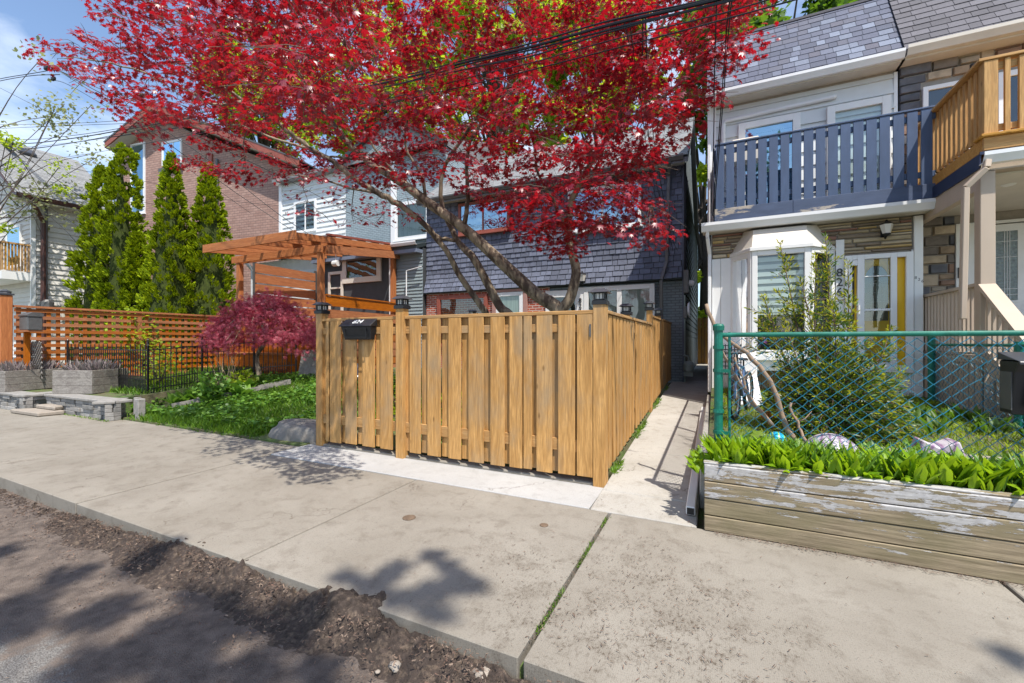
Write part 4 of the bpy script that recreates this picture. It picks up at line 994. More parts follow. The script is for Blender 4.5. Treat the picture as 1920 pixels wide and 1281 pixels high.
W_ = thing('white_siding_house', 'white clapboard two storey house adjoining the grey painted brick house', 'house', (-16, 13, 0.7))
b = MB(); b.box(-18.0, -14.01, 13.22, 24, 0.3, 8.75); b.build('wall', M['offsiding'], W_)
b = MB(TY(13.22)); lap(b, -18.05, -14.0, 4.6, 8.7, 0.21, 0.045); b.build('siding', M['whitesiding'], W_)
T = TY(13.2)
window(W_, T, xof(553, 13.2), xof(594, 13.2), 6.35, 7.75, 0.10, 'whitealu', 'glass', 'interior', 0.07, muntins=(xof(574, 13.2),))
b = MB(); b.box(-18.1, -17.95, 13.12, 13.22, 4.6, 8.7); b.tube([(-18.2, 13.1, 8.75), (-17.9, 12.95, 8.72)], .09, 10); b.build('corner_pipe', M['whitealu'], W_)
b = MB(); b.box(-18.0, -13.99, 12.0, 13.22, 0.3, 4.9); b.build('porch', M['offsiding'], W_)
b = MB(TY(12.0)); lap(b, -18.0, -14.0, 0.5, 4.4, 0.18, 0.02); b.build('porch_siding', M['whitesiding'], W_)
b = MB(); b.prism([(11.7, 5.0), (13.22, 5.5), (13.22, 5.55), (11.7, 5.1)], -18.3, -13.98, 'x'); b.build('porch_roof', M['whitealu'], W_)
gutter(W_, TY(11.7), -18.3, -13.98, 5.13, 'whitealu', 0.16, 0.16)
pipe_sq(W_, [(-18.25, 11.6, 5.0), (-18.1, 11.9, 4.6), (-18.1, 11.9, .6)], 0.12, .1, 'whitealu')
b = MB(); b.prism([(12.85, 8.72), (12.85, 8.85), (17.5, 10.6), (22, 8.85), (22, 8.72)], -18.2, -14.11, 'x'); b.build('roof', M['roofgrey2'], W_)

# ============================================================ tall pink-brown brick building (its front is slightly turned)
Q = Vector((xof(545, 14.6), 14.6, 0)); rr_ = (-1500 - CX) / F
Dq = Vector((-SA + CA*rr_, CA + SA*rr_, 0)).normalized(); Dr = -Dq            # Dr: to the right along the front
Nq = Vector((-Dr.y, Dr.x, 0))                                                # into the building
def onQ(px, py, off=0.0):
    r = ratio(px); a = -SA + CA*r; c = CA + SA*r; q = Q + Nq * off
    det = a * (-Dq.y) + Dq.x * c; d = (q.x * (-Dq.y) + Dq.x * q.y) / det
    P_ = Vector((d*a, d*c, 1.5 + (CY - py)/F * d)); return P_
def locQ(P_, off=0.0):
    v = P_ - (Q + Nq*off); return (Vector((v.x, v.y, 0)).dot(Dr), P_.z)
TQ = Matrix(((Dr.x, Nq.x, 0, Q.x), (Dr.y, Nq.y, 0, Q.y), (0, 0, 1, 0), (0, 0, 0, 1)))
Bn = thing('brick_building', 'tall pink brown brick building with a gabled roof and red brown fascia behind the cedars', 'building', (Q.x - 6, Q.y, 0.6))
pL, pP, pR = locQ(onQ(225, 283)), locQ(onQ(287, 222)), locQ(onQ(552, 318))
b = MB(TQ); b.prism([(pL[0], 0.4), (pR[0], 0.4), (pR[0], pR[1]), pP, pL], 0, 9, 'y'); b.build('wall', M['pinkbrick'], Bn)
oL, oP, oR = locQ(onQ(197, 268, -.7), -.7), locQ(onQ(285, 193, -.7), -.7), locQ(onQ(560, 300, -.7), -.7)
th = 0.30
b = MB(TQ); b.prism([oL, oP, oR, (oR[0], oR[1]+.06), (oP[0], oP[1]+.1), (oL[0]-.1, oL[1]+.06)], -.75, 9.3, 'y'); b.build('roof', M['greymetal'], Bn)
b = MB(TQ); b.prism([oL, oP, oR, (oR[0], oR[1]-th), (oP[0], oP[1]-th*1.2), (oL[0], oL[1]-th)], -.73, -.66, 'y'); b.build('fascia', M['redbrown'], Bn)
b = MB(TQ); b.prism([(oL[0], oL[1]-th), (oP[0], oP[1]-th*1.2), (oR[0], oR[1]-th), (oR[0], oR[1]-th-.03), (oP[0], oP[1]-th*1.2-.03), (oL[0], oL[1]-th-.03)], -.655, 9, 'y'); b.build('soffit', M['soffit'], Bn)
def winQ(x0p, x1p, y0p, y1p, **kw):
    a = locQ(onQ(x0p, y1p)); c = locQ(onQ(x1p, y0p)); zt = locQ(onQ(x0p, y0p))[1]
    return window(Bn, TQ, a[0], c[0], a[1], zt, **kw)
winQ(246, 273, 272, 404, fw=0.14, frame='whitealu', glass='glass_skytint', back='curtain', proud=0.06, hbars=(9.5,), sill=True)
winQ(305, 342, 268, 312, fw=0.12, frame='whitealu', glass='glass_skytint', back='interior', proud=0.06, muntins=(locQ(onQ(326, 300))[0],))
winQ(302, 335, 398, 425, fw=0.12, frame='whitealu', glass='glass', back='interior', proud=0.06, sill=True)
b = MB(TQ); a = locQ(onQ(301, 318)); c = locQ(onQ(345, 318)); b.box(a[0], c[0], -.12, 0, a[1]-.2, a[1]); b.build('sill', M['greymetal'], Bn)
b = MB(TQ); a = locQ(onQ(411, 300)); b.tube([(a[0], -.12, a[1]), (a[0], -.12, 1.5)], .07, 8); b.build('vent_pipe', M['greymetal'], Bn)
b = MB(TQ); a = locQ(onQ(397, 290)); b.box(a[0]-.12, a[0]+.12, -.1, 0, 2, a[1]); b.build('brick_pier', M['redbrown'], Bn)

# ============================================================ white bungalow at the far left
E_ = thing('clapboard_house', 'off white clapboard house with grey shingled roof and brown gutter at the far left', 'house', (-24, 7, 0.5))
b = MB(); b.box(-32, -24.02, 7.02, 9.5, 0.3, 7.2); b.prism([(-32, 7.2), (-28, 10.1), (-24.02, 7.2)], 7.02, 9.5, 'y'); b.build('wall', M['offsiding'], E_)
b = MB(Matrix(((0, -1, 0, -24.02), (1, 0, 0, 7.02), (0, 0, 1, 0), (0, 0, 0, 1)))); lap(b, 0, 2.47, 2.95, 7.15, 0.21, 0.045); lap(b, 0, 2.47, 0.6, 2.8, 0.19, 0.03); b.build('side_siding', M['offsiding'], E_)
b = MB(TY(7.02)); lap(b, -32, -24.02, 0.6, 7.15, 0.19, 0.03); b.build('siding', M['offsiding'], E_)
b = MB(); b.box(-24.05, -23.96, 6.95, 7.08, .5, 7.2); b.build('corner_board', M['white'], E_)
def side_slope(x0, z0, x1, z1, y0):
    d = Vector((x1-x0, 0, z1-z0)); Ls = d.length; d.normalize(); n = Vector((-(-d.z), 0, -(d.x))) 
    n = Vector((d.z, 0, -d.x)); n = -n if n.z > 0 else n
    return Matrix(((0, n.x, d.x, x0), (1, n.y, 0, y0), (0, n.z, d.z, z0), (0, 0, 0, 1))), Ls
T, Ls = side_slope(-23.5, 7.05, -28, 10.3, 6.4)
b = MB(T); shingles(b, 3.3, Ls, 0.15, 0.2, 0.34, 0.014, 0.003); b.build('roof', M['roofgrey'], E_)
b = MB(); b.prism([(-23.5, 7.0), (-28, 10.26), (-32.5, 7.0), (-32.5, 6.9), (-28, 10.1), (-23.5, 6.9)], 6.4, 9.68, 'y'); b.build('roof_deck', M['brown'], E_)
b = MB(T); b.box(1.1, 1.6, -0.16, -.02, 4.3, 4.75); b.build('roof_vent', M['blackroof'], E_, bevel=.03)
b = MB(Matrix(((0, -1, 0, -23.5), (1, 0, 0, 6.4), (0, 0, 1, 0), (0, 0, 0, 1)))); b.prism([(0, 6.9), (-.12, 6.93), (-.15, 7.06), (0, 7.06)], 0, 3.3, 'x'); b.build('gutter', M['brown'], E_)
b = MB(); b.box(-24.02, -23.5, 6.42, 9.66, 6.86, 6.9); b.build('soffit', M['soffit'], E_)
b = MB(); b.tube([(-23.45, 6.9, 6.9), (-23.5, 6.95, 6.6), (-23.85, 7.25, 6.2), (-23.85, 7.25, .6)], .08, 8); b.build('downspout', M['brown'], E_)
b = MB(); p = onX(87, 380, -23.9); b.tube([(-23.9, p.y, 6.85), (-23.9, p.y, 1.6)], .045, 8); b.lathe([(.14, -.2), (.2, -.1), (.2, .15), (.12, .25)], (-23.85, p.y, 2.9), 10); b.build('service_mast', M['greymetal'], E_)
Ts = Matrix(((0, -1, 0, -23.98), (1, 0, 0, 0), (0, 0, 1, 0), (0, 0, 0, 1)))
a = onX(115, 545, -24).y; c = onX(160, 545, -24).y; window(E_, Ts, a, c, 2.35, 3.35, 0.1, 'cream', 'glass', 'interior', 0.05)
b = MB(); b.box(-30, -24.0, 6.2, 7.0, 3.85, 4.15); b.box(-30, -24.0, 6.2, 7.0, 0.5, 0.9); pc = b.build('porch', M['white'], E_)
b = MB()
for i in range(9): b.box(-24.12-.0, -24.05, 6.22 + i*.085, 6.26+i*.085, 4.2, 5.2)
for i in range(30): b.box(-24.2-i*.2, -24.14-i*.2, 6.22, 6.27, 4.2, 5.2)
b.box(-30, -24.0, 6.2, 6.3, 5.2, 5.26); b.box(-24.14, -24.02, 6.31, 7.0, 5.2, 5.26); b.build('railing', M['newdeck_v'], pc)
window(E_, TY(7.0), -26.5, -25, 4.5, 6.2, 0.1, 'white', 'glass_skytint', 'interior', 0.05)
# ============================================================ new cedar fence
FN = thing('cedar_fence', 'new golden cedar board fence with black solar lanterns round the front garden', 'fence', (-1.08, 4.4, 0))
def post_lantern(parent, x, y, z, s=0.105):
    m = MB(); m.box(x-s*.72, x+s*.72, y-s*.72, y+s*.72, z-.03, z+.012)
    m.lathe([(s*1.0, .012), (s*.62, .03)], (x, y, z), 4)
    m.v = m.v[:8] + [(x+(v[0]-x)*math.cos(R(45))-(v[1]-y)*math.sin(R(45)), y+(v[0]-x)*math.sin(R(45))+(v[1]-y)*math.cos(R(45)), v[2]) for v in m.v[8:]]
    q = s * .50
    for sx in (-1, 1):
        for sy in (-1, 1): m.box(x+sx*q-.006, x+sx*q+.006, y+sy*q-.006, y+sy*q+.006, z+.03, z+.085)
    for k in (-.33, 0, .33):
        for sd in (-1, 1):
            m.box(x+k*2*q-.003, x+k*2*q+.003, y+sd*q-.003, y+sd*q+.003, z+.03, z+.085)
            m.box(x+sd*q-.003, x+sd*q+.003, y+k*2*q-.003, y+k*2*q+.003, z+.03, z+.085)
    m.box(x-q-.006, x+q+.006, y-q-.006, y+q+.006, z+.085, z+.095)
    o = m.build('post_lantern', M['blackmetal'], parent)
    g = MB(); g.box(x-q+.006, x+q-.006, y-q+.006, y+q-.006, z+.03, z+.085); g.build('lantern_glass', M['lampglass'], o)
    r = MB(); e = s*.95
    r.add([(x-e, y-e, z+.095), (x+e, y-e, z+.095), (x+e, y+e, z+.095), (x-e, y+e, z+.095), (x-s*.5, y-s*.5, z+.135), (x+s*.5, y-s*.5, z+.135), (x+s*.5, y+s*.5, z+.135), (x-s*.5, y+s*.5, z+.135)],
          [(0, 3, 2, 1), (4, 5, 6, 7), (0, 1, 5, 4), (1, 2, 6, 5), (2, 3, 7, 6), (3, 0, 4, 7)])
    r.build('lantern_lid', M['blackroof'], o)
def fpost(x, y, z0, z1, w=0.1, lantern=True):
    m = MB(); m.box(x-w/2, x+w/2, y-w/2, y+w/2, z0, z1); o = m.build('post', M['cedar_v'], FN, bevel=0.006)
    if lantern: post_lantern(o, x, y, z1)
    return o
YF = 4.40
xl, xm, xc = xof(604, YF), xof(757, YF), xof(1126, YF)
fpost(xl, YF, 0.0, 1.93, .12); fpost(xm, YF-.03, 0.0, 1.95, .12); fpost(xc, YF, 0.0, 1.91, .13)
def panel_front(x0, x1, fronts):
    for (a, c) in fronts:
        m = MB(); m.box(a, c, YF-.058, YF-.040, 0.085+rnd.uniform(-.008, .008), 1.785); m.build('board', M['cedar_v'], FN, bevel=0.003)
    # boards on the back side fill the gaps
    cs = [(fronts[i][1]+fronts[i+1][0])/2 for i in range(len(fronts)-1)] + [(x0+fronts[0][0])/2]
    for c_ in cs:
        m = MB(); m.box(c_-.069, c_+.069, YF-.010, YF+.008, 0.09+rnd.uniform(-.01, .01), 1.785); m.build('board', M['cedar_v'], FN, bevel=0.003)
    for za_, zb_ in ((0.33, 0.46), (1.60, 1.69)): m = MB(); m.box(x0, x1, YF-.038, YF-.012, za_, zb_); m.build('rail', M['cedar_h'], FN, bevel=0.004)
    m = MB(); m.box(x0, x1, YF-.06, YF-.0, 1.787, 1.827); m.build('cap_rail', M['cedar_h'], FN, bevel=0.005)
cv = lambda z: xof(560 + z/2.667, YF-.05)
panel_front(xl+.06, xm-.06, [(cv(a), cv(c)) for a, c in ((140, 152), (158, 212), (235, 290), (320, 380), (410, 470))])
panel_front(xm+.06, xc-.065, [(cv(a), cv(c)) for a, c in ((556, 610), (645, 710), (750, 812), (850, 925), (960, 1030), (1055, 1118), (1125, 1166), (1190, 1268), (1298, 1382), (1392, 1470))])
m = MB(); m.box(xc-.10, xc-.085, YF-.07, YF-.04, 1.55, 1.68); m.build('latch', M['greymetal'], FN)
XF = -1.08
ys = [4.465, 6.40, 8.16, 10.0, 12.3]
tops = [1.80, 1.80, 1.95, 1.97]
for i in range(4):
    y0, y1 = ys[i] + .06 * (i > 0), ys[i+1]-.05; zt = tops[i]
    zb = path_h((y0+y1)/2) + .05
    y = y0; k = 0
    while y < y1 - .05:
        w_ = min(rnd.uniform(.125, .145), y1-y)
        zb_ = path_h(y) + .05
        m = MB()
        if k % 2 == 0: m.box(XF+.02, XF+.038, y, y+w_, zb_, zt-.01)
        else: m.box(XF-.038, XF-.02, y, y+w_, zb_, zt-.01)
        m.build('board', M['cedar_v'], FN, bevel=0.003)
        y += w_ - 0.028; k += 1
    for za_, zb_ in ((zb+.25, zb+.34), (zt-.17, zt-.08)): m = MB(); m.box(XF-.02, XF+.02, y0, y1, za_, zb_); m.build('rail', M['cedar_d'], FN)
    m = MB(); m.box(XF-.045, XF+.055, y0, y1, zt, zt+.035); m.build('cap_rail', M['cedar_d'], FN, bevel=0.004)
fpost(XF-.09, 6.40, .1, 1.92, .09); fpost(XF, 8.16, .2, 2.10, .1); fpost(XF-.05, 10.0, .3, 2.10, .09); fpost(XF, 12.3, .3, 2.12, .09, False)
p = onY(886, 590, 9.0); fpost(p.x, 9.0, .2, p.z - .02, .09)

# black mailbox with white numbers on the fence
MBX = thing('wall_mailbox', 'black mailbox with white numbers hung on the front of the cedar fence', 'mailbox', (xof(671, 4.3), 4.3, 1.5))
xa_, xb_ = xof(641, 4.25), xof(702, 4.28)
za, zb = onY(670, 637, 4.26).z, onY(670, 612, 4.26).z
m = MB(); m.prism([(xa_+.04, za), (xb_-.05, za), (xb_-.01, zb), (xa_, zb)], 4.225, 4.338, 'y')
m.v = [(v[0], v[1] + (0.035 if (v[1] < 4.3 and v[2] < (za+zb)/2) else 0), v[2]) for v in m.v]
bx = m.build('box', M['blackplastic'], MBX, bevel=0.008)
m = MB(); m.add([(xa_-.015, 4.20, zb-.004), (xb_, 4.20, zb-.004), (xb_, 4.20, zb+.006), (xa_-.015, 4.20, zb+.006), (xa_-.01, 4.338, zb+.002), (xb_-.005, 4.338, zb+.002), (xb_-.005, 4.338, zb+.105), (xa_-.01, 4.338, zb+.105)],
    [(0, 1, 2, 3), (4, 7, 6, 5), (0, 4, 5, 1), (3, 2, 6, 7), (0, 3, 7, 4), (1, 5, 6, 2)]); lid = m.build('lid', M['blackplastic'], MBX, bevel=0.006)
Tn = Matrix.Translation(((xa_+xb_)/2, 4.266, zb+.060)) @ Matrix.Rotation(R(-54), 4, 'X')
text_part('824', 0.115, Tn, M['white'], MBX, 0.002)
m = MB(); m.ring(xa_+.07, xb_-.09, za+.03, zb-.02, .008, 4.224, 4.232); m.build('panel', M['blackplastic'], MBX)

# ============================================================ orange lattice fence, garden edge on the left
LF = thing('lattice_fence', 'orange stained lattice fence running back from the sidewalk', 'fence', (-15.2, 4, 0.3))
m = MB(); m.box(-15.36, -15.16, 3.90, 4.10, 0.02, 2.60); m.build('post', M['orange_v'], LF, bevel=.01)
m = MB(); m.box(-15.38, -15.14, 3.88, 4.12, 2.605, 2.64); m.lathe([(.11, 0), (.10, .03), (.11, .05), (.03, .1)], (-15.26, 4.0, 2.64), 12); m.build('post_cap', M['blackroof'], LF)
for yy in (6.6, 9.2): m = MB(); m.box(-15.27, -15.17, yy-.05, yy+.05, .3, 2.37); m.build('post', M['orange_v'], LF)
m = MB(); z = .50
while z < 2.27: m.box(-15.185, -15.165, 4.12, 9.2, z, z+.08); z += .172
m.build('lattice_slats', M['orange_d'], LF)
m = MB(); y = 4.16
while y < 9.15: m.box(-15.21, -15.19, y, y+.08, .45, 2.32); y += .172
m.build('lattice_uprights', M['orange_v'], LF)
m = MB(); m.box(-15.25, -15.13, 4.12, 9.2, 2.325, 2.375); m.build('cap_rail', M['orange_d'], LF)
m = MB(); m.box(-15.2, -15.165, 4.12, 9.2, .4, .47); m.build('bottom_rail', M['orange_d'], LF)
b = MB()
for i in range(9): b.box(-19.5, -15.4, 4.0, 4.03, 0.05 + i*.19, 0.22 + i*.19)
tagg(b.build('plank_fence', M['oldwood']), 'dark weathered horizontal plank fence left of the orange post', 'fence')
# letter box on a stand
LB = thing('post_mailbox', 'grey lidded mailbox on an orange wooden stand in front of the lattice fence', 'mailbox', (-13.6, 4.15, .4))
pc_ = onY(59, 602, 4.25)
m = MB(); m.box(pc_.x-.25, pc_.x+.24, 4.12, 4.37, pc_.z-.22, pc_.z+.10); bx = m.build('box', M['greymetal'], LB, bevel=.015)
m = MB(); m.prism([(4.12-.01, pc_.z+.10), (4.38, pc_.z+.10), (4.38, pc_.z+.15), (4.32, pc_.z+.20), (4.2, pc_.z+.20), (4.12-.02, pc_.z+.13)], pc_.x-.265, pc_.x+.255, 'x'); m.build('lid', M['greymetal'], LB)
m = MB(); m.box(pc_.x-.26, pc_.x+.22, 4.1, 4.39, pc_.z-.26, pc_.z-.222); m.box(pc_.x-.26, pc_.x-.17, 4.19, 4.28, .2, pc_.z-.262); m.build('stand', M['orange_v'], LB)
# old diagonal lattice scrap and grey post
OL = thing('old_trellis', 'weathered diagonal trellis panel below the grey mailbox', 'trellis', (-13.3, 4.3, .4))
m = MB(); ax, bx_ = xof(46, 4.30), xof(75, 4.30)
for k in range(-4, 7):
    x0 = ax + k*.12; m.beam((max(ax, x0), 4.32, .6 + max(0, ax-x0)), (min(bx_, x0+.9), 4.32, .6 + min(bx_, x0+.9)-x0), .03, .012, (0, 1, 0)) if min(bx_, x0+.9) > max(ax, x0) + .05 else None
    m.beam((max(ax, x0), 4.335, 1.5 - max(0, ax-x0)), (min(bx_, x0+.9), 4.335, 1.5 - (min(bx_, x0+.9)-x0)), .03, .012, (0, 1, 0)) if min(bx_, x0+.9) > max(ax, x0) + .05 else None
m.build('strips', M['greywood'], OL)
m = MB(); m.box(ax-.14, ax-.02, 4.28, 4.38, .2, 1.55); m.build('post', M['greywood'], OL)

# pergola and raised deck
PG = thing('pergola', 'orange stained timber pergola over the raised front deck', 'pergola', (-11.9, 8.6, .6))
def part(nm, mat, parent, fn, **k):
    m = MB(); fn(m); return m.build(nm, M[mat], parent, **k)
for (x, y) in ((-13.72, 8.6), (-10.08, 8.6), (-10.15, 11.7)): part('post', 'orange_v', PG, lambda m: m.box(x-.075, x+.075, y-.075, y+.075, .5, 4.0 if y < 9 else 4.40), bevel=.008)
for yy in (8.50, 8.64): part('beam', 'orange_h', PG, lambda m: m.box(-14.0, -9.93, yy, yy+.05, 4.0, 4.21), bevel=.005)
for xx in (-14.02, -13.2, -12.4, -11.6, -10.8, -10.05): part('rafter', 'orange_d', PG, lambda m: m.beam((xx, 7.75, 4.31), (xx, 11.8, 4.74), .06, .18), bevel=.004)
part('fascia', 'orange_h', PG, lambda m: m.box(-14.10, -9.98, 7.70, 7.745, 4.20, 4.44), bevel=.005)
part('side_beam', 'orange_d', PG, lambda m: m.beam((-9.96, 8.7, 4.12), (-9.96, 11.8, 4.52), .045, .24))
part('shade_cloth', 'cream', PG, lambda m: [m.box(-11.6, -10.1, 8.8+i*.6, 9.15+i*.6, 4.53+.063*i, 4.58 + .063*i + .03*(i % 2)) for i in range(5)])
part('shade_stripe', 'redbrown', PG, lambda m: m.beam((-10.07, 8.8, 4.58), (-10.07, 11.5, 4.86), .1, .06))
DK = thing('deck', 'raised orange stained front deck with wide wooden steps', 'deck', (-11.9, 9.8, .6))
part('floor', 'orange_h', DK, lambda m: m.box(-13.8, -10.02, 8.68, 11.8, 2.0, 2.06))
part('skirt', 'orange_h', DK, lambda m: [m.box(-13.8, -10.02, 8.63, 8.66, .55+.245*i, .78+.245*i) for i in range(6)] + [m.box(-10.05, -10.02, 8.7, 11.8, .5+.25*i, .72+.25*i) for i in range(6)])
for k, (y0, zt) in enumerate(((7.3, .78), (7.75, 1.18), (8.2, 1.58))):
    part('step', 'orange_h', DK, lambda m: [m.box(-13.6, -10.35, y0-.03, y0+.44, zt-.05, zt), m.box(-13.58, -10.37, y0, y0+.03, .45, zt-.055), m.box(-10.39, -10.36, y0+.035, y0+.44, .45, zt-.055)], bevel=.005)
part('side_railing', 'orange_d', DK, lambda m: [m.box(-10.0, -9.965, 8.68, 11.78, 2.12, 2.42), m.box(-10.0, -9.965, 8.68, 11.78, 2.52, 2.80), m.box(-10.05, -9.94, 8.68, 11.78, 2.815, 2.85)])
PS = thing('privacy_screen', 'orange horizontal board privacy screen on the left of the deck', 'screen', (-13.8, 10, 2.06))
for k in range(6): part('board', 'orange_d', PS, lambda m: [m.box(-13.80, -13.77, 9.15, 11.5, 2.1+.34*k, 2.40+.34*k)])
part('frame', 'greymetal', PS, lambda m: [m.box(-13.86, -13.80, 9.1, 9.2, 2.06, 4.2), m.box(-13.86, -13.80, 11.5, 11.6, 2.06, 4.2)])
b = MB(); b.tube([(-10.6, 9.6, 4.2), (-10.6, 9.6, 3.95)], .012, 6); b.tube([(-10.7, 9.6, 3.92), (-10.5, 9.6, 3.92)], .09, 12)
tagg(b.build('flood_light', M['whitealu']), 'white twin flood light hung under the pergola rafters', 'lamp')

# planters on split-stone walls
def stone_wall(name, pts, zt, lab):
    t = thing(name, lab, 'wall', (pts[0][0], pts[0][1], 0), 'low grey split stone walls by the sidewalk')
    m = MB(); cz = .0
    for (p, q) in zip(pts[:-1], pts[1:]):
        T = frame_T((p[0], p[1], 0), (q[0], q[1], 0)); Ln = (Vector(q)-Vector(p)).length
        mm = MB(T); z = 0
        nrow = 4; h = (zt-.05)/nrow
        for r_ in range(nrow):
            x = -.02
            while x < Ln:
                w_ = min(rnd.uniform(.16, .42), Ln+.02-x)
                if Ln - (x+w_) < .1: w_ = Ln + .02 - x
                d = rnd.uniform(-.02, .025)
                mm.box(x+.003, x+w_-.003, -d, .12, r_*h+.002, (r_+1)*h-.002); x += w_
        m.v, off = m.v + mm.v, len(m.v); m.f += [tuple(i+off for i in f) for f in mm.f]
    m.build('blocks', M['wallstone'], t, bevel=.006)
    m = MB()
    for (p, q) in zip(pts[:-1], pts[1:]):
        T = frame_T((p[0], p[1], 0), (q[0], q[1], 0)); Ln = (Vector(q)-Vector(p)).length
        m.T = T; m.box(-.03, Ln+.02, -.04, .30, zt-.048, zt)
    m.v = [(v[0], v[1], v[2] + (k // 8) * .003) for k, v in enumerate(m.v)]
    m.build('coping', M['wallstone'], t, bevel=.008)
w0 = onZ(88, 770, 0); w1_ = onZ(213, 783, 0)
stone_wall('stone_wall', [(xof(88, 4.0), 4.0), (xof(212, 4.05), 4.05), (xof(236, 4.4), 4.4)], .37, 'grey split stone wall holding up the right planter box')
stone_wall('stone_wall', [(-15.6, 3.72), (xof(46, 3.72), 3.72), (xof(112, 4.3), 4.3)], .37, 'grey split stone wall below the left planter box, nearest the picture edge')
def planter_box(c, hx, hy, rot, z0, z1, lab):
    t = thing('planter_box', lab, 'planter', (c[0], c[1], z0), 'weathered wooden planter boxes')
    T = Matrix.Translation((c[0], c[1], 0)) @ Matrix.Rotation(rot, 4, 'Z')
    for k in range(3):
        a, d = z0 + (z1-z0)*k/3 + .003, z0 + (z1-z0)*(k+1)/3 - .003
        m = MB(T); m.box(-hx, hx, -hy, -hy+.04, a, d); m.box(-hx, hx, hy-.04, hy, a, d); m.box(-hx, -hx+.04, -hy+.04, hy-.04, a, d); m.box(hx-.04, hx, -hy+.04, hy-.04, a, d)
        m.build('plank_course', M['greywood'], t, bevel=.005)
    m = MB(T); m.box(-hx+.04, hx-.04, -hy+.04, hy-.04, z0, z1-.06); m.build('soil', M['soil'], t)
    # lavender
    n = 330; pos = []; dr_ = []
    for i in range(n):
        u, v = rnd.uniform(-hx+.1, hx-.1), rnd.uniform(-hy+.1, hy-.1)
        q = T @ Vector((u, v, z1-.06)); pos.append(q); dr_.append((rnd.gauss(u/hx*.4, .35), rnd.gauss(v/hy*.4, .35), 1))
    sp = [(-.012, 0, 0), (.012, 0, 0), (.022, .6, 0), (0, 1, .0), (-.022, .6, 0)]
    s_ = nrg.uniform(.18, .34, n)
    o = inst('lavender', sp, [(0, 1, 2, 3, 4)], pos, dirrots(np.array(dr_)), np.stack([s_*2.2, s_, s_], 1), M['lavender'])
    tagg(o, 'dry grey lavender growing in the ' + ('right' if 'right' in lab else 'left') + ' planter box', 'plant', 'dry lavender in planter boxes')
planter_box((xof(172, 4.62), 4.62), .44, .42, R(24), .37, .88, 'weathered grey wooden planter box on the right stone wall')
planter_box((xof(50, 4.22), 4.22), .40, .60, R(14), .37, .84, 'weathered grey wooden planter box nearest the left picture edge')
b = MB(); b.prism([(-13.3, 3.55), (-12.1, 3.60), (-12.05, 3.98), (-12.9, 4.0)], .006, .09, 'z'); b.prism([(-12.95, 3.82), (-12.15, 3.85), (-12.4, 4.3), (-12.8, 4.3)], .09, .17, 'z')
tagg(b.build('stone_step', M['paleslab'], bevel=.02), 'pale flagstone steps between the two stone walls', 'steps')

# black iron fence
IF = thing('iron_fence', 'low black wrought iron fence round the left garden', 'fence', (-10.9, 4.7, .4))
path = [(-15.0, 5.0), (-11.05, 4.95), (-11.0, 6.0), (-10.45, 6.9), (-9.75, 7.55)]
for (p, q) in zip(path[:-1], path[1:]):
    p = Vector((p[0], p[1], 0)); q = Vector((q[0], q[1], 0)); n = max(3, int((q-p).length / .105)); m = MB()
    for i in range(n+1):
        t = i / n; c = p.lerp(q, t); z0 = gh(c.x, c.y); r_ = .013 if 0 < i < n else .024; zt = z0 + (1.08 if i % 2 == 0 else .97)
        if 0 < i < n: m.tube([(c.x, c.y, z0), (c.x, c.y, zt - .03), (c.x, c.y, zt)], [r_*.8, r_*.8, .003], 5)
        else: m.tube([(c.x, c.y, z0), (c.x, c.y, zt + .06)], r_, 6); m.lathe([(.01, 0), (.028, .02), (.01, .045)], (c.x, c.y, zt+.06), 8)
        if 0 < i < n:
            c2_ = p.lerp(q, (i-.5)/n); m.tube([(c2_.x, c2_.y, z0), (c2_.x, c2_.y, z0+.38)], .008, 5)
    for h in (.10, .30, .94):
        m.beam((p.x, p.y, gh(p.x, p.y)+h), (q.x, q.y, gh(q.x, q.y)+h), .016, .022)
    m.build('railing_panel', M['blackmetal'], IF)

# ladder lying on the grass, rock
LD = thing('ladder', 'aluminium ladder lying half hidden in the grass', 'ladder', (-8, 5.4, .2))
a0, a1 = onY(322, 765, 4.9), onY(545, 712, 6.6)
a0.z = gh(a0.x, a0.y) + .10; a1.z = gh(a1.x, a1.y) + .10
dd = (a1 - a0).normalized(); sd = Vector((-dd.y, dd.x, 0)) * .36
for k in (0, 1):
    m = MB(); m.beam(a0 + sd*k, a1 + sd*k, .03, .085); m.build('rail', M['rock'], LD, bevel=.004)
for i in range(9):
    c = a0.lerp(a1, (i + .5)/9); m = MB(); m.tube([c, c + sd], .016, 8); m.build('rung', M['greymetal'], LD)
def rockmesh(c, sx, sy, sz, seed, flat=1.0):
    import bmesh
    bm = bmesh.new(); bmesh.ops.create_icosphere(bm, subdivisions=4, radius=1.0)
    rr = random.Random(seed); ph = [(rr.uniform(1, 3), rr.uniform(1, 3), rr.uniform(1, 3), rr.uniform(0, 6)) for _ in range(8)]
    for v in bm.verts:
        n = sum(math.sin(v.co.x*a+v.co.y*b_+v.co.z*c_+d) for a, b_, c_, d in ph) / 8
        n2 = sum(math.sin(v.co.x*a*4+v.co.y*b_*4+v.co.z*c_*4+d) for a, b_, c_, d in ph) / 8
        v.co *= 1 + .28*n + .06*n2
        if v.co.z > .55: v.co.z = .55 + (v.co.z-.55)*.3
        v.co = Vector((v.co.x*sx + c[0], v.co.y*sy + c[1], v.co.z*sz + c[2]))
    me = bpy.data.meshes.new('boulder'); bm.to_mesh(me); bm.free(); me.polygons.foreach_set('use_smooth', [True]*len(me.polygons))
    return me
o = link_mesh('boulder', rockmesh((-5.75, 4.62, .06), .72, .36, .30, 5), None, [M['rock']]); tagg(o, 'grey boulder half buried beside the left end of the cedar fence', 'boulder')
b = MB(); b.beam((-7.55, 7.4, .95), (-6.9, 6.8, .72), .30, .10); b.beam((-7.4, 7.55, 1.05), (-6.7, 6.95, .82), .12, .1)
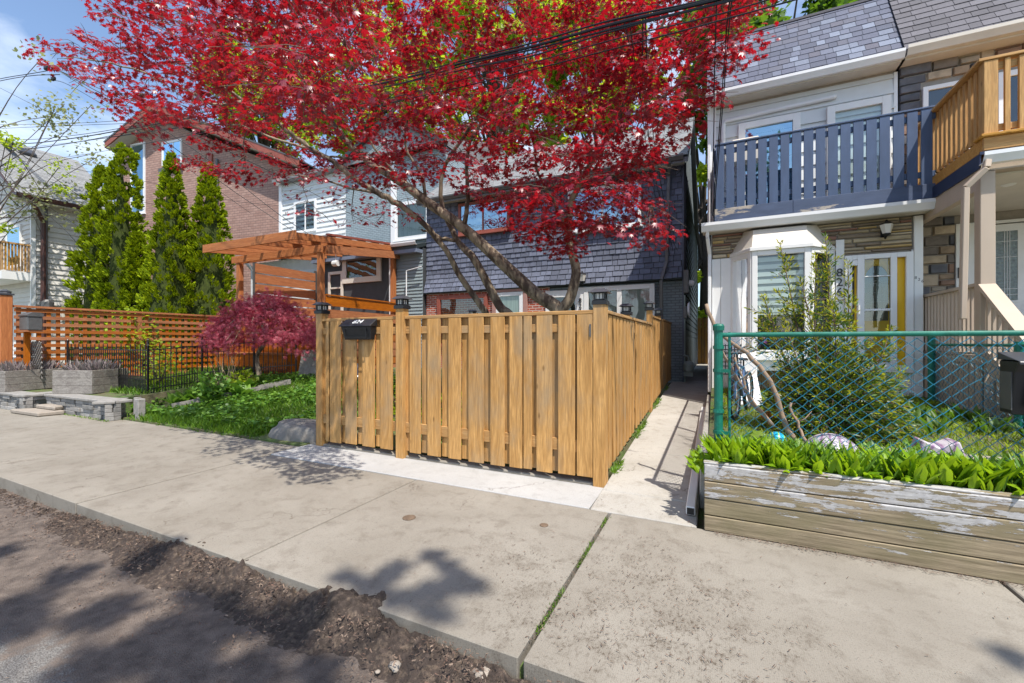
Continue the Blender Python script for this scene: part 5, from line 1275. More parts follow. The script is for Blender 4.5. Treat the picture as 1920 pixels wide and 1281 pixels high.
tagg(b.build('scrap_metal', M['grey_wire'], bevel=.02), 'silver metal part lying in the garden against the cedar fence post', 'scrap metal')
b = MB(); b.prism([(7.2, .5), (7.6, .5), (7.6, 1.25), (7.35, 1.3)], -9.3, -8.6, 'x'); tagg(b.build('concrete_stub', M['rock'], bevel=.03), 'grey concrete stub wall at the end of the iron fence', 'wall')
b = MB(); b.box(-10.13, -10.09, 4.30, 4.42, .0, .42); b.box(-10.05, -9.9, 4.28, 4.40, .0, .40); tagg(b.build('paver', M['wallstone'], bevel=.01), 'upright grey paver at the right end of the stone wall', 'paver')

# ============================================================ right-hand planter boards, chain link fence, toys
PB = thing('timber_planter', 'long timber planter with flaking white paint along the sidewalk', 'planter', (1.2, 3.7, 0))
def peel():
    m, nt, p, o = new_mat('flaking_white_paint'); co = obco(nt); ri = island(nt)
    k = mth(nt, 'MULTIPLY', ri, 31.0); cm = nt.nodes.new('ShaderNodeCombineXYZ')
    for i in range(3): nt.links.new(k, cm.inputs[i])
    sh = nt.nodes.new('ShaderNodeVectorMath'); sh.operation = 'ADD'; nt.links.new(co, sh.inputs[0]); nt.links.new(cm.outputs[0], sh.inputs[1])
    v = sh.outputs[0]
    g = noise(nt, mapping(nt, v, (.05, 1, 1)), 60, 4, .65)
    wd = mixc(nt, ramp(nt, g, [(.35, 0.0), (.65, 1.0)]), (.15, .115, .068), (.33, .262, .17))
    g2 = noise(nt, mapping(nt, v, (.5, 1, 1)), 5, 5, .6)
    wd = mixc(nt, mth(nt, 'MULTIPLY', ramp(nt, g2, [(.45, 0.0), (.62, 1.0)]), .6), wd, (.17, .145, .075))
    sx = nt.nodes.new('ShaderNodeSeparateXYZ'); nt.links.new(co, sx.inputs[0])
    n1 = noise(nt, mapping(nt, v, (.22, 1, 1)), 9, 12, .78, .2)
    n3 = noise(nt, mapping(nt, v, (.10, 1, 1)), 42, 5, .6)
    n1 = mth(nt, 'ADD', n1, mth(nt, 'MULTIPLY', mth(nt, 'SUBTRACT', n3, .5), .42))
    zz = mth(nt, 'MULTIPLY', mth(nt, 'SUBTRACT', sx.outputs[2], .27), .42)     # the upper boards keep more paint
    f = ramp(nt, mth(nt, 'ADD', n1, zz), [(.555, 0.0), (.57, 1.0)])
    pc = mixc(nt, ramp(nt, noise(nt, v, 30, 4), [(.3, 0.0), (.7, 1.0)]), (.33, .32, .315), (.47, .46, .455))
    pc = mixc(nt, mth(nt, 'MULTIPLY', ramp(nt, n3, [(.5, 0.0), (.66, 1.0)]), .45), pc, (.30, .28, .24))
    nt.links.new(mixc(nt, f, wd, pc), p.inputs['Base Color']); p.inputs['Roughness'].default_value = .8
    bump(nt, p, mth(nt, 'ADD', mth(nt, 'MULTIPLY', f, 1.2), g), .7, .004)
    return m
M['peel'] = peel()
z = .004
for k, h in enumerate((.118, .128, .128, .128)):
    m = MB(); m.box(-.075, 4.6, 3.712 + .004*(k % 2), 3.75, z, z + h); m.build('board', M['peel'], PB, bevel=.006); z += h + .006
m = MB(); m.box(-.072, -.035, 3.752, 4.29, .0, .49); m.box(-.08, 4.6, 3.73, 3.80, z - .004, z + .012); m.build('edge_board', M['peel'], PB, bevel=.005)

GF = thing('chain_link_fence', 'green tube chain link fence with blue green wire around the right yard', 'fence', (0, 4.1, .5))
def fpipe(pts, r, nm='post', mat='green_pipe', n=14): m = MB(); m.tube(pts, r, n); return m.build(nm, M[mat], GF, smooth=False)
YG = 4.10
px_ = xof(1347, YG)
zr = lambda x: onY(1345, 628, YG).z + 0.0
o = fpipe([(px_, YG, .35), (px_, YG, 1.60)], .036)
m = MB(); m.lathe([(.045, 0), (.047, .04), (.036, .055), (.012, .06)], (px_, YG, 1.595), 14); m.build('post_cap', M['green_pipe'], o)
x2_ = 4.4
fpipe([(px_+.03, YG, onY(1372, 628, YG).z), (x2_, YG, onY(1372, 628, YG).z)], .0195, 'top_rail')
fpipe([(2.97, YG, .35), (2.97, YG, 1.55)], .035)
fpipe([(px_+.085, YG, .5), (px_+.085, YG, 1.58)], .011, 'tension_bar', n=8)
m = MB()
for zz in (1.45, 1.25, .72, .90):
    m = MB(); m.tube([(px_, YG, zz-.014), (px_, YG, zz+.014)], .045, 12)
    if zz in (1.25, .72): m.beam((px_, YG-.035, zz), (px_+.09, YG-.035, zz), .008, .03)
    m.build('band', M['green_pipe'], GF)
def mesh_wire(p, q, z0, z1, pw, ph, r, mat, name='wire_mesh', jx=.004):
    """woven diamonds: zig-zag wires hooking each neighbour"""
    p = Vector((p[0], p[1], 0)); q = Vector((q[0], q[1], 0)); Ln = (q-p).length; d = (q-p)/Ln; nrm = Vector((-d.y, d.x, 0))
    m = MB(); ncol = int(Ln/(pw/2)); nrow = int((z1-z0)/(ph/2))
    for c in range(ncol):
        pts = []
        for k in range(nrow+1):
            side = (k + c) % 2; u = (c + side) * pw/2
            pts.append(p + d*(u + rnd.uniform(-jx, jx)) + nrm*(.004 if (side) else -.004) + Vector((0, 0, z0 + k*ph/2 + rnd.uniform(-jx, jx))))
        m.tube(pts, r, 4, cap=False)
    return m.build(name, M[mat], GF, fix=False)
ztop = onY(1372, 628, YG).z + .012
mesh_wire((px_+.085, YG-.012), (4.2, YG-.012), .52, ztop, .094, .084, .0031, 'blue_wire')
mesh_wire((px_, YG+.05), (px_-.01, 8.8), .50, 1.50, .094, .084, .0028, 'grey_wire')
fpipe([(px_, YG, 1.52), (px_, 8.8, 1.56)], .018, 'side_rail', 'grey_wire')
for yy in (6.5, 8.75): fpipe([(px_, yy, .3), (px_, yy, 1.56)], .025, 'side_post', 'grey_wire')
fpipe([(2.93, 8.45, .3), (2.93, 8.45, 1.64)], .045)
fpipe([(2.93, 8.45, 1.45), (2.93, 4.1, 1.47)], .018, 'divider_rail'); fpipe([(2.93, 6.42, .3), (2.93, 6.42, 1.5)], .04)
mesh_wire((2.93, 8.4), (2.93, 4.15), .55, 1.46, .094, .084, .0022, 'blue_wire')
p = onZ(1303, 915, 0.02)
DS = MB(); a = Vector((-.185, 3.93, path_h(3.93)+.045)); c = Vector((-.175, 8.2, path_h(8.2)+.045))
DS.beam(a, c, .075, .075); 
o = tagg(DS.build('rain_pipe', M['white'], bevel=.008), 'white square downspout extension lying along the edge of the side path', 'pipe')
b = MB(); b.box(-.213, -.157, 3.921, 3.929, .03, .085); b.build('opening', M['blackplastic'], None)
ob_ = bpy.data.objects['opening']; ob_.parent = o
# black mailbox at the right edge
MX = thing('fence_mailbox', 'black metal mailbox with brass name plate on the green fence at the right edge', 'mailbox', (2.0, 3.98, 1.1))
mx0 = xof(1898, 3.93)
m = MB(); m.prism([(4.07, 1.02), (3.94, 1.02), (3.90, 1.30), (3.86, 1.375), (4.07, 1.375)], mx0, mx0+.42, 'x'); m.build('box', M['blackplastic'], MX, bevel=.006)
m = MB(); m.prism([(3.83, 1.352), (3.83, 1.372), (4.07, 1.43), (4.07, 1.377), (3.86, 1.377)], mx0-.01, mx0+.43, 'x'); m.build('lid', M['blackroof'], MX, bevel=.003)
m = MB(); m.box(mx0+.06, mx0+.36, 3.885, 3.90, 1.06, 1.30); m.box(mx0-.005+.0, mx0+.0, 3.93, 4.05, 1.05, 1.3); m.build('front_panel', M['greymetal'], MX)
m = MB(); m.box(mx0+.075, mx0+.15, 3.875, 3.884, 1.12, 1.25); m.build('name_plate', surf('brass', (.45, .34, .14), .4, metal=.6), MX)
# balls and toys
def ball(name, c, r_, mat, lab, cat='ball'):
    import bmesh
    bm = bmesh.new(); bmesh.ops.create_uvsphere(bm, u_segments=40, v_segments=24, radius=r_); bmesh.ops.translate(bm, verts=bm.verts, vec=c)
    me = bpy.data.meshes.new(name); bm.to_mesh(me); bm.free(); me.polygons.foreach_set('use_smooth', [True]*len(me.polygons))
    return tagg(link_mesh(name, me, None, [mat]), lab, cat)
def swirl():
    m, nt, p, o = new_mat('lilac_swirl'); co = obco(nt)
    wv = nt.nodes.new('ShaderNodeTexWave'); wv.inputs['Scale'].default_value = 5; wv.inputs['Distortion'].default_value = 7; wv.inputs['Detail'].default_value = 2
    nt.links.new(co, wv.inputs['Vector'])
    nt.links.new(ramp(nt, wv.outputs['Fac'], [(.05, (.30, .18, .30)), (.22, (.45, .38, .45)), (.7, (.55, .50, .54))]), p.inputs['Base Color']); p.inputs['Roughness'].default_value = .3
    return m
c = onY(1558, 842, 4.42); ball('play_ball', (c.x, 4.42, .50), .22, swirl(), 'large lilac ball with swirl pattern behind the wire fence')
c = onY(1456, 826, 4.30)
def stripes():
    m, nt, p, o = new_mat('striped_ball'); co = obco(nt); sx = nt.nodes.new('ShaderNodeSeparateXYZ'); nt.links.new(co, sx.inputs[0])
    nt.links.new(ramp(nt, mth(nt, 'FRACT', mth(nt, 'MULTIPLY', sx.outputs[0], 22)), [(0, (.01, .32, .55)), (.4, (.02, .50, .60)), (.75, (.45, .65, .12))], 'CONSTANT'), p.inputs['Base Color']); p.inputs['Roughness'].default_value = .3
    return m
ball('play_ball', (c.x, 4.30, c.z), .075, stripes(), 'small blue and green striped ball in the lily leaves')
c = onY(1757, 838, 4.6); b = MB(); b.prism([(c.x-.15, .60), (c.x+.14, .60), (c.x+.10, .72), (c.x-.02, .66), (c.x-.12, .71)], 4.5, 4.68, 'y')
tagg(b.build('plastic_toy', swirl(), bevel=.01), 'crumpled lilac plastic toy lying among the plants', 'toy')
c = onY(1448, 740, 5.6)
b = MB(); b.lathe([(.03, 0), (.10, .05), (.11, .12), (.05, .17)], (c.x, 5.7, .56), 14); tagg(b.build('toy_bucket', surf('orange_red_plastic', (.65, .09, .02), .35, col2=(.8, .35, .03), c2sc=6), bevel=.004), 'orange red plastic toy on the grass beside the bicycle', 'toy')
b = MB(); b.prism([(7.9, .95), (7.9, 1.25), (8.1, 1.3), (8.6, 1.3), (8.6, .55), (7.0, .56), (7.0, .62)], .30, .62, 'x')
tagg(b.build('toy_slide', M['white'], bevel=.02), 'white plastic slide leaning under the bay window', 'slide')
b = MB(); b.prism([(0.09, .62), (.34, .62), (.34, 1.35), (.09, 1.35)], 7.5, 7.52, 'y')
cr_ = MB()
for i in range(8):
    cr_.box(.06+i*.043, .075+i*.043, 7.50, 7.52, .98, 1.46)
    cr_.box(.06, .38, 7.485, 7.50, .98+i*.064, .995+i*.064)
tagg(cr_.build('plastic_crate', M['blackplastic']), 'black plastic crate behind the green fence post', 'crate')
# child's bicycle
BK = thing('bicycle', 'small bicycle leaning behind the dead branches', 'bicycle', (.35, 6.3, .55))
def wheel(c, r_):
    m = MB(); n = 28
    ring = lambda rr, t: m.tube([(c[0] + .25*rr*math.cos(2*math.pi*k/n), c[1] + rr*.96*math.cos(2*math.pi*k/n), c[2] + rr*math.sin(2*math.pi*k/n)) for k in range(n+1)], t, 7, cap=False)
    ring(r_, .024); w_ = m.build('wheel', M['blackplastic'], BK)
    m = MB(); ring(r_-.03, .010)
    for k in range(12):
        t = 2*math.pi*k/12; m.tube([c, (c[0] + .25*(r_-.03)*math.cos(t), c[1] + .96*(r_-.03)*math.cos(t), c[2] + (r_-.03)*math.sin(t))], .002, 4)
    m.build('rim', M['grey_wire'], w_)
c1, c2 = Vector((.22, 5.9, .80)), Vector((.42, 6.75, .82))
wheel(c1, .25); wheel(c2, .25)
m = MB(); bb = c1.lerp(c2, .55) + Vector((0, 0, -.02)); hd = c1 + Vector((.03, .12, .42)); st_ = bb + Vector((.02, .12, .36))
for a, c in ((hd, bb), (hd, st_), (st_, bb), (bb, c2), (st_, c2), (hd, c1)): m.tube([a, c], .016, 8)
m.build('frame', surf('faded_blue_enamel', (.10, .16, .30), .35), BK)
m = MB(); m.tube([hd, hd + Vector((0, -.02, .14))], .013, 8); m.tube([hd + Vector((-.22, .04, .18)), hd + Vector((-.08, 0, .14)), hd + Vector((.08, 0, .14)), hd + Vector((.22, .04, .18))], .012, 8); m.build('handlebar', M['greymetal'], BK)
m = MB(); m.prism([(st_.y-.10, st_.z+.10), (st_.y+.12, st_.z+.09), (st_.y+.12, st_.z+.13), (st_.y-.10, st_.z+.12)], st_.x-.05, st_.x+.05, 'x'); m.tube([st_, st_+Vector((0, 0, .1))], .012, 6); m.build('saddle', M['blackplastic'], BK, bevel=.015)
# dead branches leaning on the fence
def wob(pts, k, s):
    out = []
    for a, c in zip(pts[:-1], pts[1:]):
        for i in range(k):
            q = Vector(a).lerp(Vector(c), i/k); out.append(q + Vector((rnd.gauss(0, s), rnd.gauss(0, s), rnd.gauss(0, s))))
    return out + [Vector(pts[-1])]
sticks = [([onY(1322, 570, 4.5), onY(1345, 625, 4.45), onY(1400, 660, 4.4), onY(1445, 715, 4.4), onY(1465, 775, 4.4), onY(1495, 838, 4.35)], .022, 'thickest dead branch leaning from the green corner post down to the lilies'),
          ([onY(1350, 655, 4.5), onY(1385, 715, 4.5), onY(1415, 760, 4.5), onY(1450, 800, 4.5)], .018, 'dead branch left of the thickest one, crossing the bicycle'),
          ([onY(1480, 755, 4.6), onY(1500, 800, 4.55), onY(1512, 838, 4.5)], .014, 'short dead branch right of the thickest one'),
          ([onY(1378, 668, 4.8), onY(1400, 730, 4.75), onY(1420, 770, 4.7)], .013, 'thin dead branch in front of the bicycle wheel')]
for pts_, r_, lab in sticks:
    w_ = wob(pts_, 4, .006); m = MB(); m.tube(w_, [r_*(0.75 + .35*i/len(w_)) for i in range(len(w_))], 7)
    q = w_[len(w_)//3]; m.tube([q, q+Vector((.05, 0, .03)), q+Vector((.10, 0, .10))], [r_*.5, r_*.4, r_*.2], 6)
    tagg(m.build('dead_branch', M['deadstick'], smooth=True), lab, 'branch', 'dead branches leaning on the fence')
# end of the alley
b = MB()
for i in range(9): b.box(-1.2 + i*.16, -1.06 + i*.16, 21.9, 21.93, .4, 2.6)
tagg(b.build('alley_fence', M['cedar_v']), 'brown board fence closing the far end of the side path', 'fence')
b = MB(); b.box(-.35, -.05, 17, 17.3, .45, .9); b.lathe([(.12, 0), (.12, .3)], (-.35, 14.4, 1.2), 10); 
# iron plates in the sidewalk
for k, (px, py, s) in enumerate(((767, 971, .055), (1020, 985, .035))):
    p = onZ(px, py, .004); b = MB(); b.lathe([(s, 0), (s, .005), (s*.8, .008), (s*.3, .006)], (p.x, p.y, 0.003), 18)
    tagg(b.build('valve_cover', surf('rusty_iron', (.13, .09, .06), .8, .4, 30)), ('larger' if k == 0 else 'smaller') + ' round rusty valve cover set in the sidewalk slab', 'valve cover', 'valve covers in the sidewalk')
# ============================================================ red Japanese maple
def lobes(angs, lens, wd, droop=.28):
    v = [(0, 0, 0)]; f = []
    for a, l in zip(angs, lens):
        t = R(a); dx, dy = math.sin(t), math.cos(t); nx, ny = dy, -dx; k = len(v)
        v += [(dx*l*.5 - nx*wd*l, dy*l*.5 - ny*wd*l, -droop*l*.2), (dx*l, dy*l, -droop*l), (dx*l*.5 + nx*wd*l, dy*l*.5 + ny*wd*l, -droop*l*.2)]
        f.append((0, k, k+1, k+2))
    return v, f
MAPLE = lobes((-112, -72, -36, 0, 36, 72, 112), (.48, .78, .95, 1.0, .95, .78, .48), .165)
LACE = lobes((-100, -60, -30, 0, 30, 60, 100), (.6, .85, .95, 1.1, .95, .85, .6), .07, .5)
def smooth_path(pts, k=4):
    P_ = [Vector(p) for p in pts]; P_ = [P_[0]*2-P_[1]] + P_ + [P_[-1]*2-P_[-2]]; out = []
    for i in range(1, len(P_)-2):
        a, b_, c, d = P_[i-1:i+3]
        for j in range(k):
            t = j/k; out.append(.5*((2*b_) + (-a+c)*t + (2*a-5*b_+4*c-d)*t*t + (-a+3*b_-3*c+d)*t**3))
    return out + [P_[-2]]
def rad_interp(rs, n):
    return [float(np.interp(i/(n-1)*(len(rs)-1), range(len(rs)), rs)) for i in range(n)]
def inside(poly, x, y):
    c = False; j = len(poly)-1
    for i in range(len(poly)):
        if (poly[i][1] > y) != (poly[j][1] > y) and x < (poly[j][0]-poly[i][0])*(y-poly[i][1])/(poly[j][1]-poly[i][1])+poly[i][0]: c = not c
        j = i
    return c
RM = thing('japanese_maple', 'big red leaved Japanese maple spreading over the new cedar fence', 'tree', (-2.9, 7.9, .2))
base = Vector((-2.95, 7.85, .15)); fork = onY(1046, 586, 7.8)
limbs = [
 ([base, base.lerp(fork, .5) + Vector((.0, 0, 0)), fork, onY(1005, 552, 7.7), onY(940, 492, 7.5), onY(870, 428, 7.3), onY(808, 384, 7.1), onY(755, 344, 6.9), onY(683, 298, 6.6), onY(645, 260, 6.3), onY(621, 226, 6.1), onY(588, 187, 5.9), onY(560, 140, 5.7), onY(513, 98, 5.3), onY(480, 62, 5.1), onY(430, 10, 4.9), onY(390, -60, 4.8)],
  [.17, .15, .135, .125, .115, .10, .095, .085, .07, .06, .052, .045, .038, .03, .025, .018, .012]),
 ([fork, onY(1066, 565, 7.8), onY(1076, 535, 7.8), onY(1080, 505, 7.8), onY(1070, 465, 7.8), onY(1064, 420, 7.7), onY(1075, 370, 7.6), onY(1105, 310, 7.4), onY(1130, 270, 7.2), onY(1160, 220, 6.9), onY(1185, 160, 6.7), onY(1220, 90, 6.5), onY(1260, 10, 6.3)],
  [.125, .105, .098, .09, .08, .07, .058, .05, .042, .034, .028, .022, .014]),
 ([base + Vector((-.3, .1, 0)), onY(965, 610, 7.9), onY(937, 575, 7.9), onY(908, 520, 7.8), onY(885, 480, 7.7), onY(860, 452, 7.7), onY(836, 405, 7.6), onY(826, 368, 7.5), onY(835, 310, 7.4), onY(880, 240, 7.2), onY(905, 190, 7.0), onY(893, 120, 6.8), onY(915, 40, 6.6), onY(930, -60, 6.4)],
  [.11, .10, .092, .085, .08, .062, .055, .046, .038, .032, .028, .024, .02, .012]),
 ([base + Vector((-.55, .2, 0)), onY(925, 620, 8.2), onY(903, 577, 8.1), onY(868, 525, 7.9), onY(835, 468, 7.6), onY(795, 420, 7.3), onY(749, 384, 7.0), onY(706, 361, 6.7), onY(664, 334, 6.4), onY(624, 302, 6.1), onY(588, 282, 5.9), onY(546, 252, 5.6), onY(500, 213, 5.2), onY(460, 190, 4.9), onY(400, 150, 4.4), onY(345, 95, 3.9), onY(305, 40, 3.6)],
  [.085, .08, .072, .066, .06, .06, .062, .06, .055, .05, .046, .042, .036, .03, .024, .018, .01]),
]
sub = [
 ([onY(621, 226, 6.1), onY(640, 175, 6.0), onY(664, 120, 5.9), onY(678, 70, 5.8), onY(676, 10, 5.7), onY(672, -70, 5.6)], [.045, .036, .03, .024, .02, .01]),
 ([onY(664, 120, 5.9), onY(700, 95, 5.9), onY(760, 88, 5.9), onY(770, 82, 5.9)], [.024, .018, .012, .006]),
 ([onY(664, 110, 5.9), onY(700, 50, 5.7), onY(722, -20, 5.5)], [.024, .016, .008]),
 ([onY(542, 121, 5.5), onY(538, 60, 5.4), onY(545, 20, 5.3), onY(570, -60, 5.1)], [.03, .024, .018, .008]),
 ([onY(460, 190, 4.9), onY(400, 195, 4.4), onY(330, 160, 3.9), onY(250, 130, 3.4), onY(170, 112, 3.0), onY(120, 110, 2.85)], [.026, .02, .016, .012, .009, .005]),
 ([onY(588, 282, 5.9), onY(520, 262, 5.4), onY(450, 235, 4.9), onY(380, 232, 4.4), onY(320, 215, 4.0)], [.03, .022, .016, .011, .006]),
 ([onY(706, 361, 6.7), onY(650, 352, 6.3), onY(600, 335, 5.9), onY(540, 330, 5.4)], [.03, .02, .014, .006]),
 ([onY(860, 452, 7.7), onY(828, 447, 7.6), onY(812, 438, 7.5), onY(790, 430, 7.4)], [.045, .038, .032, .02]),
 ([onY(870, 428, 7.3), onY(878, 370, 7.2), onY(875, 300, 7.0), onY(900, 230, 6.7), onY(960, 150, 6.4), onY(1000, 60, 6.1)], [.05, .042, .034, .026, .02, .01]),
 ([onY(1066, 430, 7.7), onY(1040, 380, 7.5), onY(1010, 330, 7.2), onY(1000, 270, 7.0), onY(985, 210, 6.8)], [.04, .03, .024, .016, .008]),
 ([onY(1105, 310, 7.4), onY(1150, 250, 7.4), onY(1200, 215, 7.4), onY(1270, 160, 7.3), onY(1350, 110, 7.2), onY(1410, 85, 7.1)], [.042, .034, .026, .018, .012, .005]),
 ([onY(1078, 350, 7.6), onY(1130, 345, 7.4), onY(1180, 370, 7.2), onY(1225, 420, 7.0)], [.03, .02, .013, .006]),
 ([onY(1120, 285, 7.3), onY(1112, 230, 7.2), onY(1100, 170, 7.0), onY(1085, 90, 6.8), onY(1100, 10, 6.6)], [.032, .026, .02, .015, .008]),
 ([onY(800, 386, 7.1), onY(790, 330, 6.9), onY(760, 270, 6.6), onY(770, 200, 6.3), onY(800, 120, 6.0), onY(810, 30, 5.7)], [.04, .03, .022, .018, .014, .008]),
 ([onY(755, 344, 6.9), onY(690, 260, 6.4), onY(690, 220, 6.2), onY(700, 180, 6.0)], [.03, .02, .014, .008]),
 ([onY(683, 298, 6.6), onY(648, 296, 6.4), onY(600, 292, 6.1), onY(570, 280, 5.8)], [.03, .022, .015, .008]),
]
nodes = []
trunk = MB()
for pts_, rs_ in limbs + sub:
    sp_ = smooth_path(pts_, 4); rr2 = rad_interp(rs_, len(sp_))
    sp_ = [p + Vector((rnd.gauss(0, .012), rnd.gauss(0, .012), rnd.gauss(0, .012))) if 2 < i < len(sp_)-1 and rr2[i] < .08 else p for i, p in enumerate(sp_)]
    trunk.tube(sp_, rr2, 10)
    for p, r_ in zip(sp_, rr2):
        if p.z > 3.0 and r_ < .08: nodes.append((p, r_))
trunk.build('trunk', M['bark'], RM, smooth=True)
OUT = [(85, 105), (125, 62), (200, 70), (232, 40), (205, 0), (210, -250), (1430, -250), (1425, 55), (1420, 85), (1345, 130), (1325, 195), (1290, 232), (1250, 285), (1212, 330), (1238, 425), (1222, 462), (1130, 455), (1060, 478), (990, 450), (955, 385),
       (900, 372), (850, 345), (800, 400), (745, 425), (650, 432), (560, 420), (505, 345), (455, 352), (405, 335), (330, 290), (262, 235), (250, 205), (200, 185), (160, 150)]
cl = []; tries = 0; rc = random.Random(5)
while len(cl) < 560 and tries < 90000:
    tries += 1
    px = rc.uniform(85, 1440); py = rc.uniform(-250, 480)
    if not inside(OUT, px, py): continue
    if py < 0 and rc.random() < .45: continue
    if py > 335 and px < 840 and rc.random() < .72: continue
    if px < 480 and py > 215 and rc.random() < .75: continue
    if 300 > px and py > -20 and (py < 60) and px < 215: continue
    if px < 340: Y = rc.uniform(2.7, 3.9)
    elif px < 660: Y = rc.uniform(2.2, 3.5) if (py < 210 and rc.random() < .42) else rc.uniform(5.5, 7.6) if px > 480 else rc.uniform(4.4, 6.2)
    elif px < 860: Y = rc.uniform(5.9, 8.4) if rc.random() < .8 else rc.uniform(4.6, 6)
    elif px < 1240: Y = rc.uniform(5.2, 8.8)
    else: Y = rc.uniform(6.2, 7.8)
    if px > 760 and px < 1200 and py < 210 and rc.random() < .30: continue
    if px > 430 and px < 600 and 190 < py < 300 and rc.random() < .35: continue
    p = onY(px, py, Y)
    if p.z < 2.75 or p.z > 8.4: continue
    if any(abs(px-q[1]) < 30 and abs(py-q[2]) < 24 and abs(Y-q[3]) < 1.6 for q in cl): continue
    cl.append((p, px, py, Y))
# twigs: join each leaf spray to the nearest wood
tw = MB(); pool_p = np.array([tuple(n[0]) for n in nodes]); pool_r = [n[1] for n in nodes]
order = sorted(cl, key=lambda q: float(np.min(np.linalg.norm(pool_p - np.array(tuple(q[0])), axis=1))))
for (p, px, py, Y) in order:
    d = np.linalg.norm(pool_p - np.array(tuple(p)), axis=1); i = int(np.argmin(d)); a = Vector(pool_p[i])
    Ld = (p-a).length
    m1 = a.lerp(p, .4) + Vector((rc.gauss(0, .04), rc.gauss(0, .04), .10*Ld + rc.gauss(0, .03))); m2 = a.lerp(p, .75) + Vector((rc.gauss(0, .03), rc.gauss(0, .03), .08*Ld))
    r0 = min(.7*pool_r[i], .006 + .008*Ld); sp_ = smooth_path([a, m1, m2, p], 3)
    tw.tube(sp_, rad_interp([r0, r0*.7, .004], len(sp_)), 5, cap=False)
    for k in range(4):
        q = p + Vector((rc.gauss(0, .25), rc.gauss(0, .25), rc.gauss(0, .05))); tw.tube([m2, m2.lerp(q, .5) + Vector((0, 0, .03)), q], [.005, .004, .002], 4, cap=False)
    pool_p = np.vstack([pool_p, [tuple(m1), tuple(m2)]]); pool_r += [r0*.8, r0*.6]
tw.build('twigs', M['twig'], RM, fix=False)
LP, LU = [], []
for (p, px, py, Y) in cl:
    n = rc.randint(54, 92)
    if py > 335 and px < 840: n = rc.randint(12, 22)
    if py < -30: n = 30
    tilt = Vector((rc.gauss(0, .25), rc.gauss(0, .25) - .12, 1)).normalized()
    for k in range(n):
        rr0 = .34 * math.sqrt(rc.random()); t = rc.uniform(0, 6.283)
        dx, dy = rr0*math.cos(t), rr0*math.sin(t)
        LP.append((p.x+dx, p.y+dy, p.z - (tilt.x*dx + tilt.y*dy) + rc.gauss(0, .05) - .25*rr0*rr0)); 
        LU.append((tilt.x + dx*1.6, tilt.y + dy*1.6, tilt.z))
LP = np.array(LP); LU = np.array(LU); LU /= np.linalg.norm(LU, axis=1)[:, None]
sc_ = nrg.uniform(.042, .088, len(LP)) * np.where(LP[:, 1] < 3.6, .78, 1.0)
inst('crown', MAPLE[0], MAPLE[1], LP, rots(len(LP), .55, LU), sc_, M['red'], RM)

# ============================================================ other trees and shrubs
DIA = [(0, 0, 0), (-.38, .5, .06), (0, 1, 0), (.38, .5, .06)]
DF = [(0, 1, 2, 3)]
def tree(name, label, x, y, z0, top, rx, rz, nclump, nleaf, ls, mat, trunk_r=.2, seed=1, group=None, bark='darkbark', spread=.55, ctr=None):
    rg = random.Random(seed); ng = np.random.RandomState(seed)
    t = thing(name, label, 'tree', (x, y, z0), group)
    c = Vector(ctr) if ctr else Vector((x, y, top - rz)); m = MB()
    m.tube(smooth_path([(x, y, z0), (x + .1, y, z0 + (c.z-z0)*.5), (c.x, c.y, c.z)], 4), rad_interp([trunk_r, trunk_r*.8, trunk_r*.4], 9), 9)
    P_ = []
    for k in range(nclump):
        while True:
            v = Vector((rg.uniform(-1, 1), rg.uniform(-1, 1), rg.uniform(-1, 1)))
            if .25 < v.length < 1: break
        v *= (v.length ** -.35)
        q = c + Vector((v.x*rx, v.y*rx, v.z*rz)) * .85
        a = Vector((x, y, 0)).lerp(c, 1); a = Vector((lerp(x, c.x, .6), lerp(y, c.y, .6), lerp(z0, c.z, rg.uniform(.55, 1.0))))
        m.tube(smooth_path([a, a.lerp(q, .5) + Vector((0, 0, rg.uniform(-.3, .4))), q], 3), rad_interp([trunk_r*.32, trunk_r*.16, .012], 7), 5, cap=False)
        r_ = rg.uniform(.22, .42) * rx * spread
        g = ng.normal(0, 1, (nleaf, 3)); g /= np.linalg.norm(g, axis=1)[:, None]; g *= (ng.uniform(0, 1, nleaf) ** .45)[:, None]
        P_.append(np.array(tuple(q)) + g * np.array([r_, r_, r_*.75]))
    m.build('trunk', M[bark], t, fix=False)
    P_ = np.vstack(P_)
    inst('crown', DIA, DF, P_, rots(len(P_), 1.0, rg=ng), ng.uniform(ls*.6, ls*1.2, len(P_)), M[mat], t)
    return t
def tpx(px, Y): return xof(px, Y)
BG = 'leafy trees behind the houses'
tree('leafy_tree', 'lime green spring tree showing between the brick building and the white clapboard house', tpx(500, 27), 27, .3, onY(500, 60, 27).z, 6.0, 6.5, 60, 300, .36, 'spring', .4, 3, BG)
tree('leafy_tree', 'lime green tree behind the grey painted brick house, seen through the red maple', tpx(700, 27), 27, .3, onY(700, -20, 27).z, 6.0, 8, 64, 300, .36, 'spring', .4, 4, BG)
tree('leafy_tree', 'tall lime green tree behind the middle of the shingled house', tpx(930, 25), 25, .3, onY(930, -120, 25).z, 6.0, 9, 66, 300, .36, 'spring', .4, 5, BG)
tree('leafy_tree', 'green tree rising behind the right end of the shingled house roof', tpx(1130, 25), 25, .3, onY(1130, -80, 25).z, 4.5, 8, 56, 300, .36, 'spring', .35, 6, BG)
tree('leafy_tree', 'bright green tree filling the gap at the end of the side path', tpx(1318, 24), 24, .3, onY(1318, 60, 24).z, 2.6, 8.5, 44, 230, .36, 'spring', .3, 7, BG)
tree('leafy_tree', 'darker green tree standing behind the mansard roof of the balcony house', tpx(1440, 21), 21, .3, onY(1440, -190, 21).z, 4.2, 6.5, 60, 300, .3, 'deepleaf', .35, 8, BG)
